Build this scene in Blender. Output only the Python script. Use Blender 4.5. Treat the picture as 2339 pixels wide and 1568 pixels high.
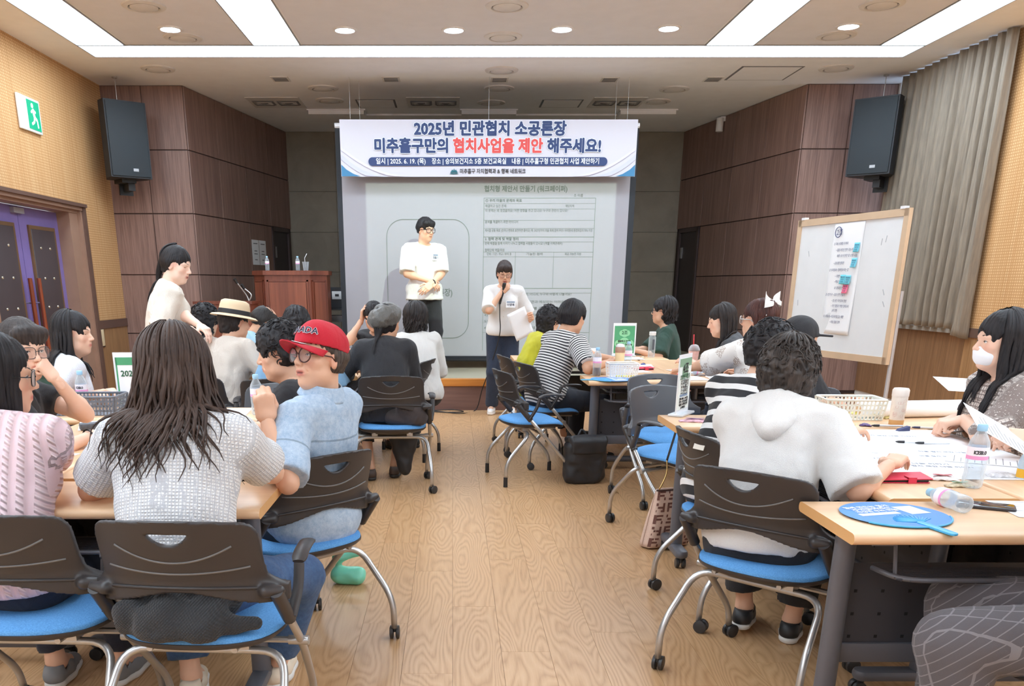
import bpy, bmesh, math, random
import numpy as np
from mathutils import Vector, Matrix, Euler
C = bpy.context
for o in list(bpy.data.objects): bpy.data.objects.remove(o, do_unlink=True)
COL = C.scene.collection
R_ = math.radians
PI = math.pi
rnd = random.Random(7)

# ------------------------------------------------------------------ camera, world, lights, exposure
cd = bpy.data.cameras.new('camera'); cam = bpy.data.objects.new('camera', cd); COL.objects.link(cam)
cd.sensor_fit = 'HORIZONTAL'; cd.sensor_width = 36.0; cd.lens = 36.0 * 2000.0 / 2339.0
cd.shift_x = (1169.5 - 1034.0) / 2339.0
cd.shift_y = (1331.6 - 784.0) / 2339.0
cd.clip_start = 0.05; cd.clip_end = 100
cam.location = (0, 0, 1.36); cam.rotation_euler = (R_(90 - 18.82), 0, 0)
C.scene.camera = cam
sc = C.scene
sc.view_settings.view_transform = 'Standard'; sc.view_settings.look = 'None'
sc.view_settings.exposure = 0.22; sc.view_settings.gamma = 1.0; sc.view_settings.use_curve_mapping = False
W = bpy.data.worlds.new('daylight'); sc.world = W; W.use_nodes = True
_bg = W.node_tree.nodes['Background']; _bg.inputs[0].default_value = (0.75, 0.86, 1.0, 1); _bg.inputs[1].default_value = 2.0
STRIP_E = 11.0       # radiance of the luminous ceiling strips
DOWN_E = 40.0        # radiance of the round downlights
PROJ_W = 430.0      # projector lamp power
sc.cycles.max_bounces = 10; sc.cycles.diffuse_bounces = 7; sc.cycles.glossy_bounces = 3
sc.cycles.transmission_bounces = 5; sc.cycles.transparent_max_bounces = 8
sc.cycles.caustics_reflective = False; sc.cycles.caustics_refractive = False
sc.cycles.sample_clamp_indirect = 4.0
sc.cycles.use_denoising = True

# ------------------------------------------------------------------ materials
MATS = {}
def srgb(r, g, b):
    f = lambda c: (c / 255 / 12.92) if c / 255 <= 0.04045 else ((c / 255 + 0.055) / 1.055) ** 2.4
    return (f(r), f(g), f(b), 1.0)
class NT:
    def __init__(s, name):
        s.m = bpy.data.materials.new(name); s.m.use_nodes = True; s.t = s.m.node_tree; s.n = s.t.nodes
        s.b = s.n['Principled BSDF']; s.out = s.n['Material Output']
    def add(s, typ, **kw):
        n = s.n.new(typ)
        for k, v in kw.items():
            if k == 'inp':
                for i, val in v.items():
                    if hasattr(val, 'is_output'): s.t.links.new(val, n.inputs[i])
                    else: n.inputs[i].default_value = val
            else: setattr(n, k, v)
        return n
    def link(s, a, b): s.t.links.new(a, b)
    def tc(s, which='Object', scale=(1, 1, 1), rot=(0, 0, 0)):
        if which.startswith('@'):
            o = s.add('ShaderNodeAttribute', attribute_name=which[1:]).outputs['Vector']
        else: o = s.add('ShaderNodeTexCoord').outputs[which]
        mp = s.add('ShaderNodeMapping'); s.link(o, mp.inputs[0])
        mp.inputs['Scale'].default_value = scale; mp.inputs['Rotation'].default_value = rot
        return mp.outputs[0]
    def noise(s, vec, scale=5, detail=3, rough=0.5, dist=0.0):
        n = s.add('ShaderNodeTexNoise'); s.link(vec, n.inputs['Vector'])
        n.inputs['Scale'].default_value = scale; n.inputs['Detail'].default_value = detail
        n.inputs['Roughness'].default_value = rough; n.inputs['Distortion'].default_value = dist
        return n.outputs['Fac']
    def wave(s, vec, scale=5, dist=0.0, direction='X', profile='SIN', dscale=1.0, detail=2, typ='BANDS'):
        n = s.add('ShaderNodeTexWave', wave_type=typ, wave_profile=profile)
        if typ == 'BANDS': n.bands_direction = direction
        else: n.rings_direction = direction
        s.link(vec, n.inputs['Vector']); n.inputs['Scale'].default_value = scale
        n.inputs['Distortion'].default_value = dist; n.inputs['Detail Scale'].default_value = dscale; n.inputs['Detail'].default_value = detail
        return n.outputs['Fac']
    def ramp(s, fac, stops, interp='LINEAR'):
        n = s.add('ShaderNodeValToRGB'); s.link(fac, n.inputs[0]); cr = n.color_ramp; cr.interpolation = interp
        while len(cr.elements) < len(stops): cr.elements.new(0.5)
        for e, (p, c) in zip(cr.elements, stops): e.position = p; e.color = c
        return n.outputs['Color']
    def mix(s, a, b, fac, typ='MIX'):
        n = s.add('ShaderNodeMix', data_type='RGBA', blend_type=typ)
        for i, v in ((0, fac), (6, a), (7, b)):
            if hasattr(v, 'is_output'): s.link(v, n.inputs[i])
            else: n.inputs[i].default_value = v
        return n.outputs[2]
    def math(s, op, a, b=0.0, c=None):
        n = s.add('ShaderNodeMath', operation=op)
        for i, v in enumerate((a, b, c)):
            if v is None: continue
            if hasattr(v, 'is_output'): s.link(v, n.inputs[i])
            else: n.inputs[i].default_value = v
        return n.outputs[0]
    def sep(s, vec):
        n = s.add('ShaderNodeSeparateXYZ'); s.link(vec, n.inputs[0]); return n.outputs
    def bump(s, h, strength=0.3, dist=0.01):
        n = s.add('ShaderNodeBump'); s.link(h, n.inputs['Height']); n.inputs['Strength'].default_value = strength; n.inputs['Distance'].default_value = dist
        s.link(n.outputs[0], s.b.inputs['Normal'])
    def set(s, col=None, rough=None, metal=None, **kw):
        if col is not None:
            if hasattr(col, 'is_output'): s.link(col, s.b.inputs['Base Color'])
            else: s.b.inputs['Base Color'].default_value = col
        if rough is not None:
            if hasattr(rough, 'is_output'): s.link(rough, s.b.inputs['Roughness'])
            else: s.b.inputs['Roughness'].default_value = rough
        if metal is not None: s.b.inputs['Metallic'].default_value = metal
        for k, v in kw.items(): s.b.inputs[k.replace('_', ' ')].default_value = v
        return s.m
def flat(name, rgb, rough=0.6, metal=0.0, var=0.06, vs=6.0, bump=0.0, bs=200.0, **kw):
    """plain coloured material with slight procedural variation and optional fine relief"""
    if name in MATS: return MATS[name]
    t = NT(name); c = srgb(*rgb)
    v = t.tc('Object')
    if var:
        n = t.noise(v, vs, 3)
        d = tuple(x * (1 - var) for x in c[:3]) + (1,); l = tuple(min(1, x * (1 + var)) for x in c[:3]) + (1,)
        t.set(t.ramp(n, [(0.3, d), (0.7, l)]))
    else: t.set(c)
    t.set(None, rough, metal, **kw)
    if bump: t.bump(t.noise(v, bs, 2), bump, 0.002)
    MATS[name] = t.m
    return t.m
def emis(name, rgb, e):
    if name in MATS: return MATS[name]
    t = NT(name); t.set(srgb(*rgb), 0.5); t.b.inputs['Emission Color'].default_value = srgb(*rgb); t.b.inputs['Emission Strength'].default_value = e
    MATS[name] = t.m; return t.m
def glassy(name, rgb=(235, 245, 250), rough=0.05, alpha=0.25):
    """thin clear plastic: mostly transparent with a glossy coat"""
    if name in MATS: return MATS[name]
    t = NT(name)
    tr = t.add('ShaderNodeBsdfTransparent'); tr.inputs[0].default_value = srgb(*rgb)
    t.set(srgb(*rgb), rough)
    mx = t.add('ShaderNodeMixShader'); lw = t.add('ShaderNodeLayerWeight'); lw.inputs[0].default_value = 0.35
    f = t.math('MULTIPLY_ADD', lw.outputs['Facing'], 0.55, alpha)
    t.link(f, mx.inputs[0]); t.link(tr.outputs[0], mx.inputs[1]); t.link(t.b.outputs[0], mx.inputs[2]); t.link(mx.outputs[0], t.out.inputs[0])
    MATS[name] = t.m; return t.m
def wood(name, dark, light, rough=0.4, scale=1.0, axis='Z', streak=40.0, bump=0.05):
    if name in MATS: return MATS[name]
    t = NT(name); sc_ = {'X': (0.04, 1, 1), 'Y': (1, 0.04, 1), 'Z': (1, 1, 0.04)}[axis]
    v = t.tc('Object', tuple(x * scale for x in sc_))
    n1 = t.noise(v, streak, 5, 0.6, 0.3); n2 = t.noise(v, streak * 0.15, 3, 0.5, 0.8)
    f = t.math('ADD', t.math('MULTIPLY', n1, 0.6), t.math('MULTIPLY', n2, 0.4))
    t.set(t.ramp(f, [(0.35, srgb(*dark)), (0.65, srgb(*light))]), rough)
    if bump: t.bump(n1, bump, 0.002)
    MATS[name] = t.m; return t.m

# ------------------------------------------------------------------ objects
def tag(o, label=None, cat=None, group=None, kind=None):
    if label: o['label'] = label
    if cat: o['category'] = cat
    if group: o['group'] = group
    if kind: o['kind'] = kind
    return o
def empty(name, loc=(0, 0, 0), rz=0.0, label=None, cat=None, group=None, kind=None):
    o = bpy.data.objects.new(name, None); COL.objects.link(o); o.empty_display_size = 0.1
    o.location = loc; o.rotation_euler = (0, 0, rz)
    return tag(o, label, cat, group, kind)
def copy_tree(o, parent=None):
    c = o.copy(); COL.objects.link(c); c.parent = parent
    for ch in o.children: copy_tree(ch, c)
    return c
def V3(*a): return np.array(a, float)
def norm(v):
    v = np.asarray(v, float); return v / (np.linalg.norm(v) + 1e-12)
class MB:
    """collects shapes and links them as ONE mesh object; several materials by slot"""
    def __init__(s): s.v = []; s.f = []; s.mi = []; s.cur = 0; s.mats = []
    def use(s, m):
        if m not in s.mats: s.mats.append(m)
        s.cur = s.mats.index(m); return s
    def raw(s, vs, fs):
        b = len(s.v); s.v.extend([tuple(map(float, x)) for x in vs]); s.f.extend([tuple(i + b for i in f) for f in fs]); s.mi.extend([s.cur] * len(fs)); return s
    def box(s, lo, hi, rot=None, pivot=None):
        (x0, y0, z0), (x1, y1, z1) = lo, hi
        vs = [(x0, y0, z0), (x1, y0, z0), (x1, y1, z0), (x0, y1, z0), (x0, y0, z1), (x1, y0, z1), (x1, y1, z1), (x0, y1, z1)]
        if rot is not None:
            p = Vector(pivot if pivot is not None else ((x0 + x1) / 2, (y0 + y1) / 2, (z0 + z1) / 2)); M = rot.to_matrix() if isinstance(rot, Euler) else rot
            vs = [tuple(M @ (Vector(v) - p) + p) for v in vs]
        return s.raw(vs, [(0, 3, 2, 1), (4, 5, 6, 7), (0, 1, 5, 4), (1, 2, 6, 5), (2, 3, 7, 6), (3, 0, 4, 7)])
    def cbox(s, c, size, rot=None):
        return s.box([c[i] - size[i] / 2 for i in range(3)], [c[i] + size[i] / 2 for i in range(3)], rot)
    def rbox(s, lo, hi, r=0.01, seg=3):
        """box with rounded vertical edges and softened top/bottom rims"""
        x0, y0, z0 = lo; x1, y1, z1 = hi; r = min(r, (x1 - x0) / 2.01, (y1 - y0) / 2.01)
        def ring(ins):
            pts = []
            for cx, cy, a0 in ((x1 - r, y1 - r, 0), (x0 + r, y1 - r, 90), (x0 + r, y0 + r, 180), (x1 - r, y0 + r, 270)):
                for k in range(seg + 1):
                    a = R_(a0 + 90 * k / seg); pts.append((cx + (r - ins) * math.cos(a), cy + (r - ins) * math.sin(a)))
            return pts
        e = min(r * 0.5, (z1 - z0) / 3)
        levels = [(z0, e), (z0 + e * 0.3, e * 0.3), (z0 + e, 0), (z1 - e, 0), (z1 - e * 0.3, e * 0.3), (z1, e)]
        vs = []; n = 4 * (seg + 1)
        for z, ins in levels: vs += [(x, y, z) for x, y in ring(ins)]
        fs = []
        for L in range(len(levels) - 1):
            for k in range(n): fs.append((L * n + k, L * n + (k + 1) % n, (L + 1) * n + (k + 1) % n, (L + 1) * n + k))
        fs.append(tuple(range(n - 1, -1, -1))); fs.append(tuple((len(levels) - 1) * n + k for k in range(n)))
        return s.raw(vs, fs)
    def tube(s, pts, rad, seg=8, cap=True, flat=1.0, up=None):
        """tube along pts; rad number or list; flat squashes one axis"""
        pts = [np.asarray(p, float) for p in pts]; n = len(pts)
        rads = rad if hasattr(rad, '__len__') else [rad] * n
        T = [norm(pts[min(i + 1, n - 1)] - pts[max(i - 1, 0)]) for i in range(n)]
        u = np.asarray(up, float) if up is not None else (V3(0, 0, 1) if abs(T[0][2]) < 0.9 else V3(1, 0, 0))
        vs = []
        for i in range(n):
            a = norm(u - T[i] * np.dot(u, T[i])); b = np.cross(T[i], a); u = a
            for k in range(seg):
                t = 2 * PI * k / seg; vs.append(pts[i] + rads[i] * (math.cos(t) * a * flat + math.sin(t) * b))
        fs = [(i * seg + k, i * seg + (k + 1) % seg, (i + 1) * seg + (k + 1) % seg, (i + 1) * seg + k) for i in range(n - 1) for k in range(seg)]
        if cap: fs.append(tuple(range(seg - 1, -1, -1))); fs.append(tuple((n - 1) * seg + k for k in range(seg)))
        return s.raw(vs, fs)
    def lathe(s, prof, c=(0, 0, 0), seg=20, cap=True, axis=None):
        """prof = [(r, z)...] turned about z through c (or about axis vector)"""
        vs = []; n = len(prof)
        M = np.eye(3)
        if axis is not None: M = np.array(Vector((0, 0, 1)).rotation_difference(Vector(axis)).to_matrix())
        for r, z in prof:
            for k in range(seg):
                a = 2 * PI * k / seg; vs.append(M @ V3(r * math.cos(a), r * math.sin(a), z) + np.asarray(c, float))
        fs = [(i * seg + k, i * seg + (k + 1) % seg, (i + 1) * seg + (k + 1) % seg, (i + 1) * seg + k) for i in range(n - 1) for k in range(seg)]
        if cap: fs.append(tuple(range(seg - 1, -1, -1))); fs.append(tuple((n - 1) * seg + k for k in range(seg)))
        return s.raw(vs, fs)
    def prism(s, poly, z0, z1, plane='xy'):
        """extrude a 2D outline"""
        mp = {'xy': lambda a, b, c: (a, b, c), 'xz': lambda a, b, c: (a, c, b), 'yz': lambda a, b, c: (c, a, b)}[plane]
        n = len(poly); vs = [mp(a, b, z0) for a, b in poly] + [mp(a, b, z1) for a, b in poly]
        fs = [(k, (k + 1) % n, n + (k + 1) % n, n + k) for k in range(n)] + [tuple(range(n - 1, -1, -1)), tuple(range(n, 2 * n))]
        return s.raw(vs, fs)
    def grid(s, fn, nu, nv, thick=0.0):
        """surface fn(u,v) -> point for u,v in 0..1; with thickness along its normal"""
        P = np.array([[fn(i / nu, j / nv) for j in range(nv + 1)] for i in range(nu + 1)], float)
        vs = [tuple(p) for p in P.reshape(-1, 3)]; m = nv + 1
        fs = [(i * m + j, (i + 1) * m + j, (i + 1) * m + j + 1, i * m + j + 1) for i in range(nu) for j in range(nv)]
        if thick:
            du = np.gradient(P, axis=0); dv = np.gradient(P, axis=1); N = np.cross(du, dv); N /= np.linalg.norm(N, axis=2, keepdims=True) + 1e-12
            Q = P - N * thick; b = len(vs); vs += [tuple(p) for p in Q.reshape(-1, 3)]
            fs += [tuple(b + k for k in reversed(f)) for f in fs[:]]
            rim = [(i, 0) for i in range(nu)] + [(nu, j) for j in range(nv)] + [(i, nv) for i in range(nu, 0, -1)] + [(0, j) for j in range(nv, 0, -1)]
            for k in range(len(rim)):
                a = rim[k]; c_ = rim[(k + 1) % len(rim)]; ia = a[0] * m + a[1]; ic = c_[0] * m + c_[1]; fs.append((ic, ia, b + ia, b + ic))
        return s.raw(vs, fs)
    def move(s, M, i0=0):
        M = Matrix(M)
        s.v[i0:] = [tuple(M @ Vector(v)) for v in s.v[i0:]]; return s
    def build(s, name, m=None, parent=None, smooth=True, loc=None, rot=None, angle=35):
        me = bpy.data.meshes.new(name); me.from_pydata(s.v, [], s.f)
        for mm in (s.mats if s.mats else [m]): me.materials.append(mm)
        if s.mats: me.polygons.foreach_set('material_index', s.mi)
        bm = bmesh.new(); bm.from_mesh(me); bmesh.ops.recalc_face_normals(bm, faces=bm.faces); bm.to_mesh(me); bm.free()
        if smooth:
            me.polygons.foreach_set('use_smooth', [True] * len(me.polygons))
            if angle: me.set_sharp_from_angle(angle=R_(angle))
        o = bpy.data.objects.new(name, me); COL.objects.link(o); o.parent = parent
        if loc is not None: o.location = loc
        if rot is not None: o.rotation_euler = rot
        return o
def bez(ps, n=12):
    """Catmull-Rom through points"""
    ps = [np.asarray(p, float) for p in ps]; out = []
    for i in range(len(ps) - 1):
        p0 = ps[max(i - 1, 0)]; p1 = ps[i]; p2 = ps[i + 1]; p3 = ps[min(i + 2, len(ps) - 1)]
        for k in range(n):
            t = k / n; out.append(0.5 * ((2 * p1) + (-p0 + p2) * t + (2 * p0 - 5 * p1 + 4 * p2 - p3) * t * t + (-p0 + 3 * p1 - 3 * p2 + p3) * t ** 3))
    out.append(ps[-1]); return out
def fillet(ps, r=0.05, n=5):
    """polyline with rounded corners"""
    ps = [np.asarray(p, float) for p in ps]; out = [ps[0]]
    for i in range(1, len(ps) - 1):
        a, b, c_ = ps[i - 1], ps[i], ps[i + 1]; d1 = min(r, np.linalg.norm(a - b) * 0.48); d2 = min(r, np.linalg.norm(c_ - b) * 0.48)
        s0 = b + norm(a - b) * d1; s1 = b + norm(c_ - b) * d2
        for k in range(n + 1):
            t = k / n; out.append((1 - t) ** 2 * s0 + 2 * t * (1 - t) * b + t * t * s1)
    out.append(ps[-1]); return out
GLYPHS = '•①②③④⑥▲가간감강거건검게결겼경계고공과관교구기길까께나내냉네년누눌눔는능다단담당대도돌동되드들등디떤떻람량려력련로론르를름리마만매면목몸무문미민밀및반받방법변별보복봄부분사산상생서설성세셀소수숫승시신실싶아안야양어언업엇여역연영예옥와왜외요용우움웃워원월위유육은을음의이인일읽있자장점정제조족존좋주지진차찬참책처청체추축층치친크킴통트퍼페평표프필하학한할함해행향현협형홀홍화환활회획효0123456789abcdefghijklmnopqrstuvwxyzABCDEFGHIJKLMNOPQRSTUVWXYZ .,:;|()!?&/-%'
_tc = bpy.data.curves.new('glyph_cache', 'FONT'); _tc.body = GLYPHS; _to = bpy.data.objects.new('glyph_cache', _tc); bpy.data.meshes.remove(bpy.data.meshes.new_from_object(_to)); bpy.data.objects.remove(_to)
def text(body, size, m, parent=None, name='lettering', align='CENTER', bold=0.0, ext=0.0008, loc=(0, 0, 0), rot=(0, 0, 0), width=None, shear=0.0, spacing=1.0, dense=False):
    """flat lettering as a mesh; local x along the line, y up, facing +z"""
    cu = bpy.data.curves.new(name, 'FONT'); cu.body = body; cu.size = size; cu.align_x = align; cu.align_y = 'CENTER'; cu.extrude = ext; cu.shear = shear; cu.space_character = spacing
    cu.resolution_u = 3 if dense else 2
    o = bpy.data.objects.new(name, cu)
    me = bpy.data.meshes.new_from_object(o); bpy.data.objects.remove(o, do_unlink=True); bpy.data.curves.remove(cu)
    me.materials.clear(); me.materials.append(m); me.name = name
    if bold:   # heavier weight: the letter shapes repeated in a small ring of offsets
        nv = len(me.vertices); co = np.empty(nv * 3, np.float32); me.vertices.foreach_get('co', co); co = co.reshape(-1, 3); fs = [tuple(q.vertices) for q in me.polygons if q.normal.z > 0.5]
        used = sorted({i for f in fs for i in f}); mp = {i: k for k, i in enumerate(used)}; co = co[used]; fs = [tuple(mp[i] for i in f) for f in fs]; nv = len(co); n = 8 if bold > 0.004 else 4
        dirs = [(bold * math.cos(2 * PI * k / n), bold * math.sin(2 * PI * k / n)) for k in range(n)]
        vs = np.concatenate([co + np.array((dx, dy, k * 1e-5), np.float32) for k, (dx, dy) in enumerate(dirs)]); me = bpy.data.meshes.new(name)
        me.from_pydata(vs.tolist(), [], [tuple(i + k * nv for i in f) for k in range(n) for f in fs]); me.materials.append(m)
    if width and len(me.vertices):
        xs = [v.co.x for v in me.vertices]; w = max(xs) - min(xs)
        if w > 1e-6:
            for v in me.vertices: v.co.x *= width / w
    o = bpy.data.objects.new(name, me); COL.objects.link(o); o.parent = parent; o.location = loc; o.rotation_euler = rot
    return o
# ------------------------------------------------------------------ the room
HC = 3.60
XL, XR, YB, YF = -4.22, 5.27, -4.0, 15.10
def struct(name, mb, m=None, smooth=False, parent=None):
    o = mb.build(name, m, parent, smooth=smooth)
    if parent is None: o['kind'] = 'structure'
    return o
def m_floor():
    t = NT('laminate oak floor'); g = t.add('ShaderNodeNewGeometry').outputs['Position']
    oi = t.add('ShaderNodeObjectInfo').outputs['Random']
    off = t.add('ShaderNodeCombineXYZ'); t.link(t.math('MULTIPLY', oi, 37.0), off.inputs[0]); t.link(t.math('MULTIPLY', oi, 91.0), off.inputs[1]); t.link(t.math('MULTIPLY', oi, 9.0), off.inputs[2])
    ad = t.add('ShaderNodeVectorMath', operation='ADD'); t.link(g, ad.inputs[0]); t.link(off.outputs[0], ad.inputs[1])
    mp = t.add('ShaderNodeMapping'); t.link(ad.outputs[0], mp.inputs[0]); mp.inputs['Scale'].default_value = (1.0, 0.17, 1)
    n = t.noise(mp.outputs[0], 5.5, 1.6, 0.4, 0.15)
    rings = t.math('FRACT', t.math('MULTIPLY', n, 26.0))
    rings = t.math('ABSOLUTE', t.math('SUBTRACT', t.math('MULTIPLY', rings, 2.0), 1.0))
    mp2 = t.add('ShaderNodeMapping'); t.link(ad.outputs[0], mp2.inputs[0]); mp2.inputs['Scale'].default_value = (1.0, 0.05, 1)
    fine = t.noise(mp2.outputs[0], 130, 3, 0.6)
    f = t.math('ADD', t.math('MULTIPLY', rings, 0.45), t.math('MULTIPLY', fine, 0.55))
    c = t.ramp(f, [(0.12, srgb(172, 130, 88)), (0.5, srgb(198, 156, 114)), (0.85, srgb(208, 169, 127))])
    tint = t.ramp(oi, [(0.0, (0.97, 0.97, 0.96, 1)), (1.0, (1.02, 1.02, 1.01, 1))])
    t.set(t.mix(c, tint, 1.0, 'MULTIPLY'), 0.3); t.b.inputs['Specular IOR Level'].default_value = 0.45
    t.bump(f, 0.05, 0.001)
    return t.m
def m_panel(name, dark, light):
    t = NT(name); v = t.tc('Object', (1, 1, 0.03)); oi = t.add('ShaderNodeObjectInfo').outputs['Random']
    n1 = t.noise(v, 90, 4, 0.6); n2 = t.noise(v, 14, 3, 0.5)
    f = t.math('ADD', t.math('MULTIPLY', n1, 0.65), t.math('MULTIPLY', n2, 0.35))
    c = t.ramp(f, [(0.38, srgb(*dark)), (0.62, srgb(*light))])
    t.set(t.mix(c, t.ramp(oi, [(0, (0.93, 0.92, 0.92, 1)), (1, (1.05, 1.04, 1.03, 1))]), 1.0, 'MULTIPLY'), 0.45); t.bump(n1, 0.03, 0.001)
    return t.m
def m_acoustic():
    t = NT('perforated acoustic wall cloth'); v = t.tc('Object'); x, y, z = t.sep(v)
    rows = t.math('SINE', t.math('MULTIPLY', z, 2 * PI / 0.026)); cols = t.math('SINE', t.math('MULTIPLY', y, 2 * PI / 0.034))
    d = t.math('MULTIPLY', t.math('GREATER_THAN', rows, -0.1), t.math('GREATER_THAN', cols, -0.25))
    st = t.noise(t.tc('Object', (1, 1, 0.02)), 30, 3, 0.6)
    base = t.ramp(st, [(0.35, srgb(202, 160, 110)), (0.65, srgb(220, 184, 136))])
    t.set(t.mix(srgb(178, 128, 78), base, t.math('MULTIPLY_ADD', d, 0.7, 0.3)), 0.85); t.bump(d, 0.25, 0.002)
    return t.m
def m_tile():
    t = NT('grey stone wall tile'); v = t.tc('Object'); oi = t.add('ShaderNodeObjectInfo').outputs['Random']
    n = t.noise(v, 2.2, 5, 0.62, 0.5)
    c = t.ramp(n, [(0.3, srgb(128, 120, 107)), (0.7, srgb(148, 139, 124))])
    t.set(t.mix(c, t.ramp(oi, [(0, (0.94, 0.94, 0.95, 1)), (1, (1.04, 1.04, 1.03, 1))]), 1.0, 'MULTIPLY'), 0.6)
    return t.m
M_FLOOR = m_floor(); M_PANEL = m_panel('walnut wall panel', (116, 90, 82), (150, 120, 109)); M_LIGHTW = m_panel('pale wood dado', (142, 106, 70), (176, 136, 94))
M_DADO = m_panel('brown wood dado', (120, 88, 60), (150, 113, 80))
M_AC = m_acoustic(); M_TILE = m_tile()
M_CEIL = flat('white ceiling board', (240, 241, 246), 0.8, var=0.02); M_TRIMD = flat('dark brown trim', (96, 72, 62), 0.5); M_GAP = flat('black joint', (58, 40, 36), 0.8)
M_PAINT = flat('pale wall paint', (232, 231, 230), 0.8, var=0.02); M_JAMB = flat('taupe door casing', (150, 118, 100), 0.5); M_BRONZE = flat('bronze trim', (120, 92, 66), 0.4, 0.3)

# floor: base slab, laminate planks laid over the part in view
fl = struct('floor', MB().box((XL - 0.4, YB, -0.06), (XR, YF, -0.004)), flat('floor joint', (150, 108, 70), 0.6))
PW, PL = 0.19, 1.22
def plank_mesh(w, l):
    e = 0.0006
    b = MB(); b.raw([(0, 0, -0.004), (w, 0, -0.004), (w, l, -0.004), (0, l, -0.004), (e, e, 0), (w - e, e, 0), (w - e, l - e, 0), (e, l - e, 0)],
                    [(4, 5, 6, 7), (0, 1, 5, 4), (1, 2, 6, 5), (2, 3, 7, 6), (3, 0, 4, 7)]); return b
_pl = plank_mesh(PW, PL).build('plank', M_FLOOR, fl, smooth=False)
_cols = list(range(-8, 12)); first = True; rest = MB()
for ci in range(int((XL) / PW), int(XR / PW) + 1):
    x = ci * PW; o0 = (ci * 0.417) % 1.0 * PL
    for ri in range(-3, 10):
        y = ri * PL - o0
        near = -5 <= ci <= 8 and 1.0 < y + PL and y < 10.0
        if near:
            p = _pl if first else _pl.copy()
            if not first: COL.objects.link(p)
            first = False; p.location = (x, y, 0)
        else:
            b = plank_mesh(PW, PL); rest.raw([(a + x, c + y, d) for a, c, d in b.v], b.f)
_o = rest.build('planking', M_FLOOR, fl, smooth=False); _o['kind'] = 'stuff'

# walls
def panel_wall(name, A, B, ncol, m, zs, thick=0.06, skip=None, gap=None, g=0.004, dp=0.014):
    """wall from A to B (xy), clad in panels; room side is to the right of A->B"""
    A = V3(*A, 0); B = V3(*B, 0); L = np.linalg.norm(B - A); d = (B - A) / L
    ang = math.atan2(d[1], d[0])
    w = MB().box((0, 0, 0), (L, thick, HC)).build(name, gap or M_GAP, None, smooth=False); w.location = A; w.rotation_euler = (0, 0, ang); w['kind'] = 'structure'
    cw = L / ncol
    for r in range(len(zs) - 1):
        for c in range(ncol):
            x0, x1, z0, z1 = c * cw + g, (c + 1) * cw - g * 0.4, zs[r] + g, zs[r + 1] - g
            if skip and skip(c, r): continue
            b = MB(); e = 0.003
            b.raw([(x0, 0, z0), (x1, 0, z0), (x1, 0, z1), (x0, 0, z1), (x0 + e, -dp, z0 + e), (x1 - e, -dp, z0 + e), (x1 - e, -dp, z1 - e), (x0 + e, -dp, z1 - e)],
                  [(4, 5, 6, 7), (0, 1, 5, 4), (1, 2, 6, 5), (2, 3, 7, 6), (3, 0, 4, 7)])
            b.build('panel', m, w, smooth=False)
    return w
ZS = [0.04, 0.76, 1.475, 2.19, 2.905, HC]
panel_wall('wall_left_front', (XL, 11.77), (-3.22, 11.77), 2, M_PANEL, ZS)
panel_wall('wall_left_angled', (-3.22, 11.77), (-2.60, YF), 4, M_PANEL, ZS, skip=lambda c, r: c == 3 and r < 3)
panel_wall('wall_right_angled', (3.60, YF), (4.20, 11.68), 4, M_PANEL, ZS, skip=lambda c, r: c == 0 and r < 3)
panel_wall('wall_right_front', (4.20, 11.68), (XR, 11.68), 2, M_PANEL, ZS)
panel_wall('wall_front', (-2.62, YF), (3.62, YF), 8, M_TILE, [0.35, 0.95, 1.55, 2.15, 2.75, HC], gap=flat('grey tile joint', (110, 103, 92), 0.8), g=0.002, dp=0.006)
# dark service doors in the angled walls
def dark_door(name, A, B):
    A = V3(*A, 0.35); B = V3(*B, 0.35); L = np.linalg.norm(B - A); ang = math.atan2(B[1] - A[1], B[0] - A[0])
    d = empty(name, A, ang, kind='structure')
    md = flat('dark grey door', (62, 54, 56), 0.5); mf = flat('dark door frame', (74, 60, 60), 0.5)
    MB().box((0.06, -0.005, 0), (L - 0.06, 0.03, 1.78)).build('door_leaf', md, d, smooth=False)
    MB().box((0, -0.03, 0), (0.06, 0.03, 1.84)).box((L - 0.06, -0.03, 0), (L, 0.03, 1.84)).box((0, -0.03, 1.78), (L, 0.03, 1.84)).build('door_frame', mf, d, smooth=False)
    for z in (0.45, 1.40): MB().box((0.10, -0.02, z), (0.16, 0, z + 0.16)).build('hinge', flat('steel hinge', (180, 180, 184), 0.3, 0.8), d, smooth=False)
dark_door('door_2', (-2.755, 14.27), (-2.62, 14.99))
dark_door('door_3', (3.62, 14.99), (3.745, 14.27))

# left wall: acoustic cloth above a rail and pale dado, around the purple double door
DY0, DY1, DZ = 8.30, 10.69, 2.21
lw = MB().box((XL - 0.3, YB, 0), (XL, DY0, HC)).box((XL - 0.3, DY1, 0), (XL, 11.83, HC)).box((XL - 0.3, DY0, DZ), (XL, DY1, HC))
wl = struct('wall_left', lw, M_PAINT)
def cloth(nm, y0, y1, z0, z1, par, x=XL, side=1, m=None):
    n = max(1, round((y1 - y0) / 0.6))
    for k in range(n):
        a, b_ = y0 + (y1 - y0) * k / n, y0 + (y1 - y0) * (k + 1) / n
        MB().box((min(x, x + side * 0.02), a + 0.0015, z0), (max(x, x + side * 0.02), b_ - 0.0015, z1)).build(nm, m or M_AC, par, smooth=False)
cloth('acoustic_panel', DY1, 11.755, 0.95, HC, wl); cloth('acoustic_panel', 5.6, DY1, DZ, HC, wl); cloth('acoustic_panel', 5.6, DY0, 0.95, DZ, wl)
cloth('dado_panel', DY1, 11.755, 0.06, 0.855, wl, m=M_LIGHTW); cloth('dado_panel', 5.6, DY0, 0.06, 0.855, wl, m=M_LIGHTW)
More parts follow.
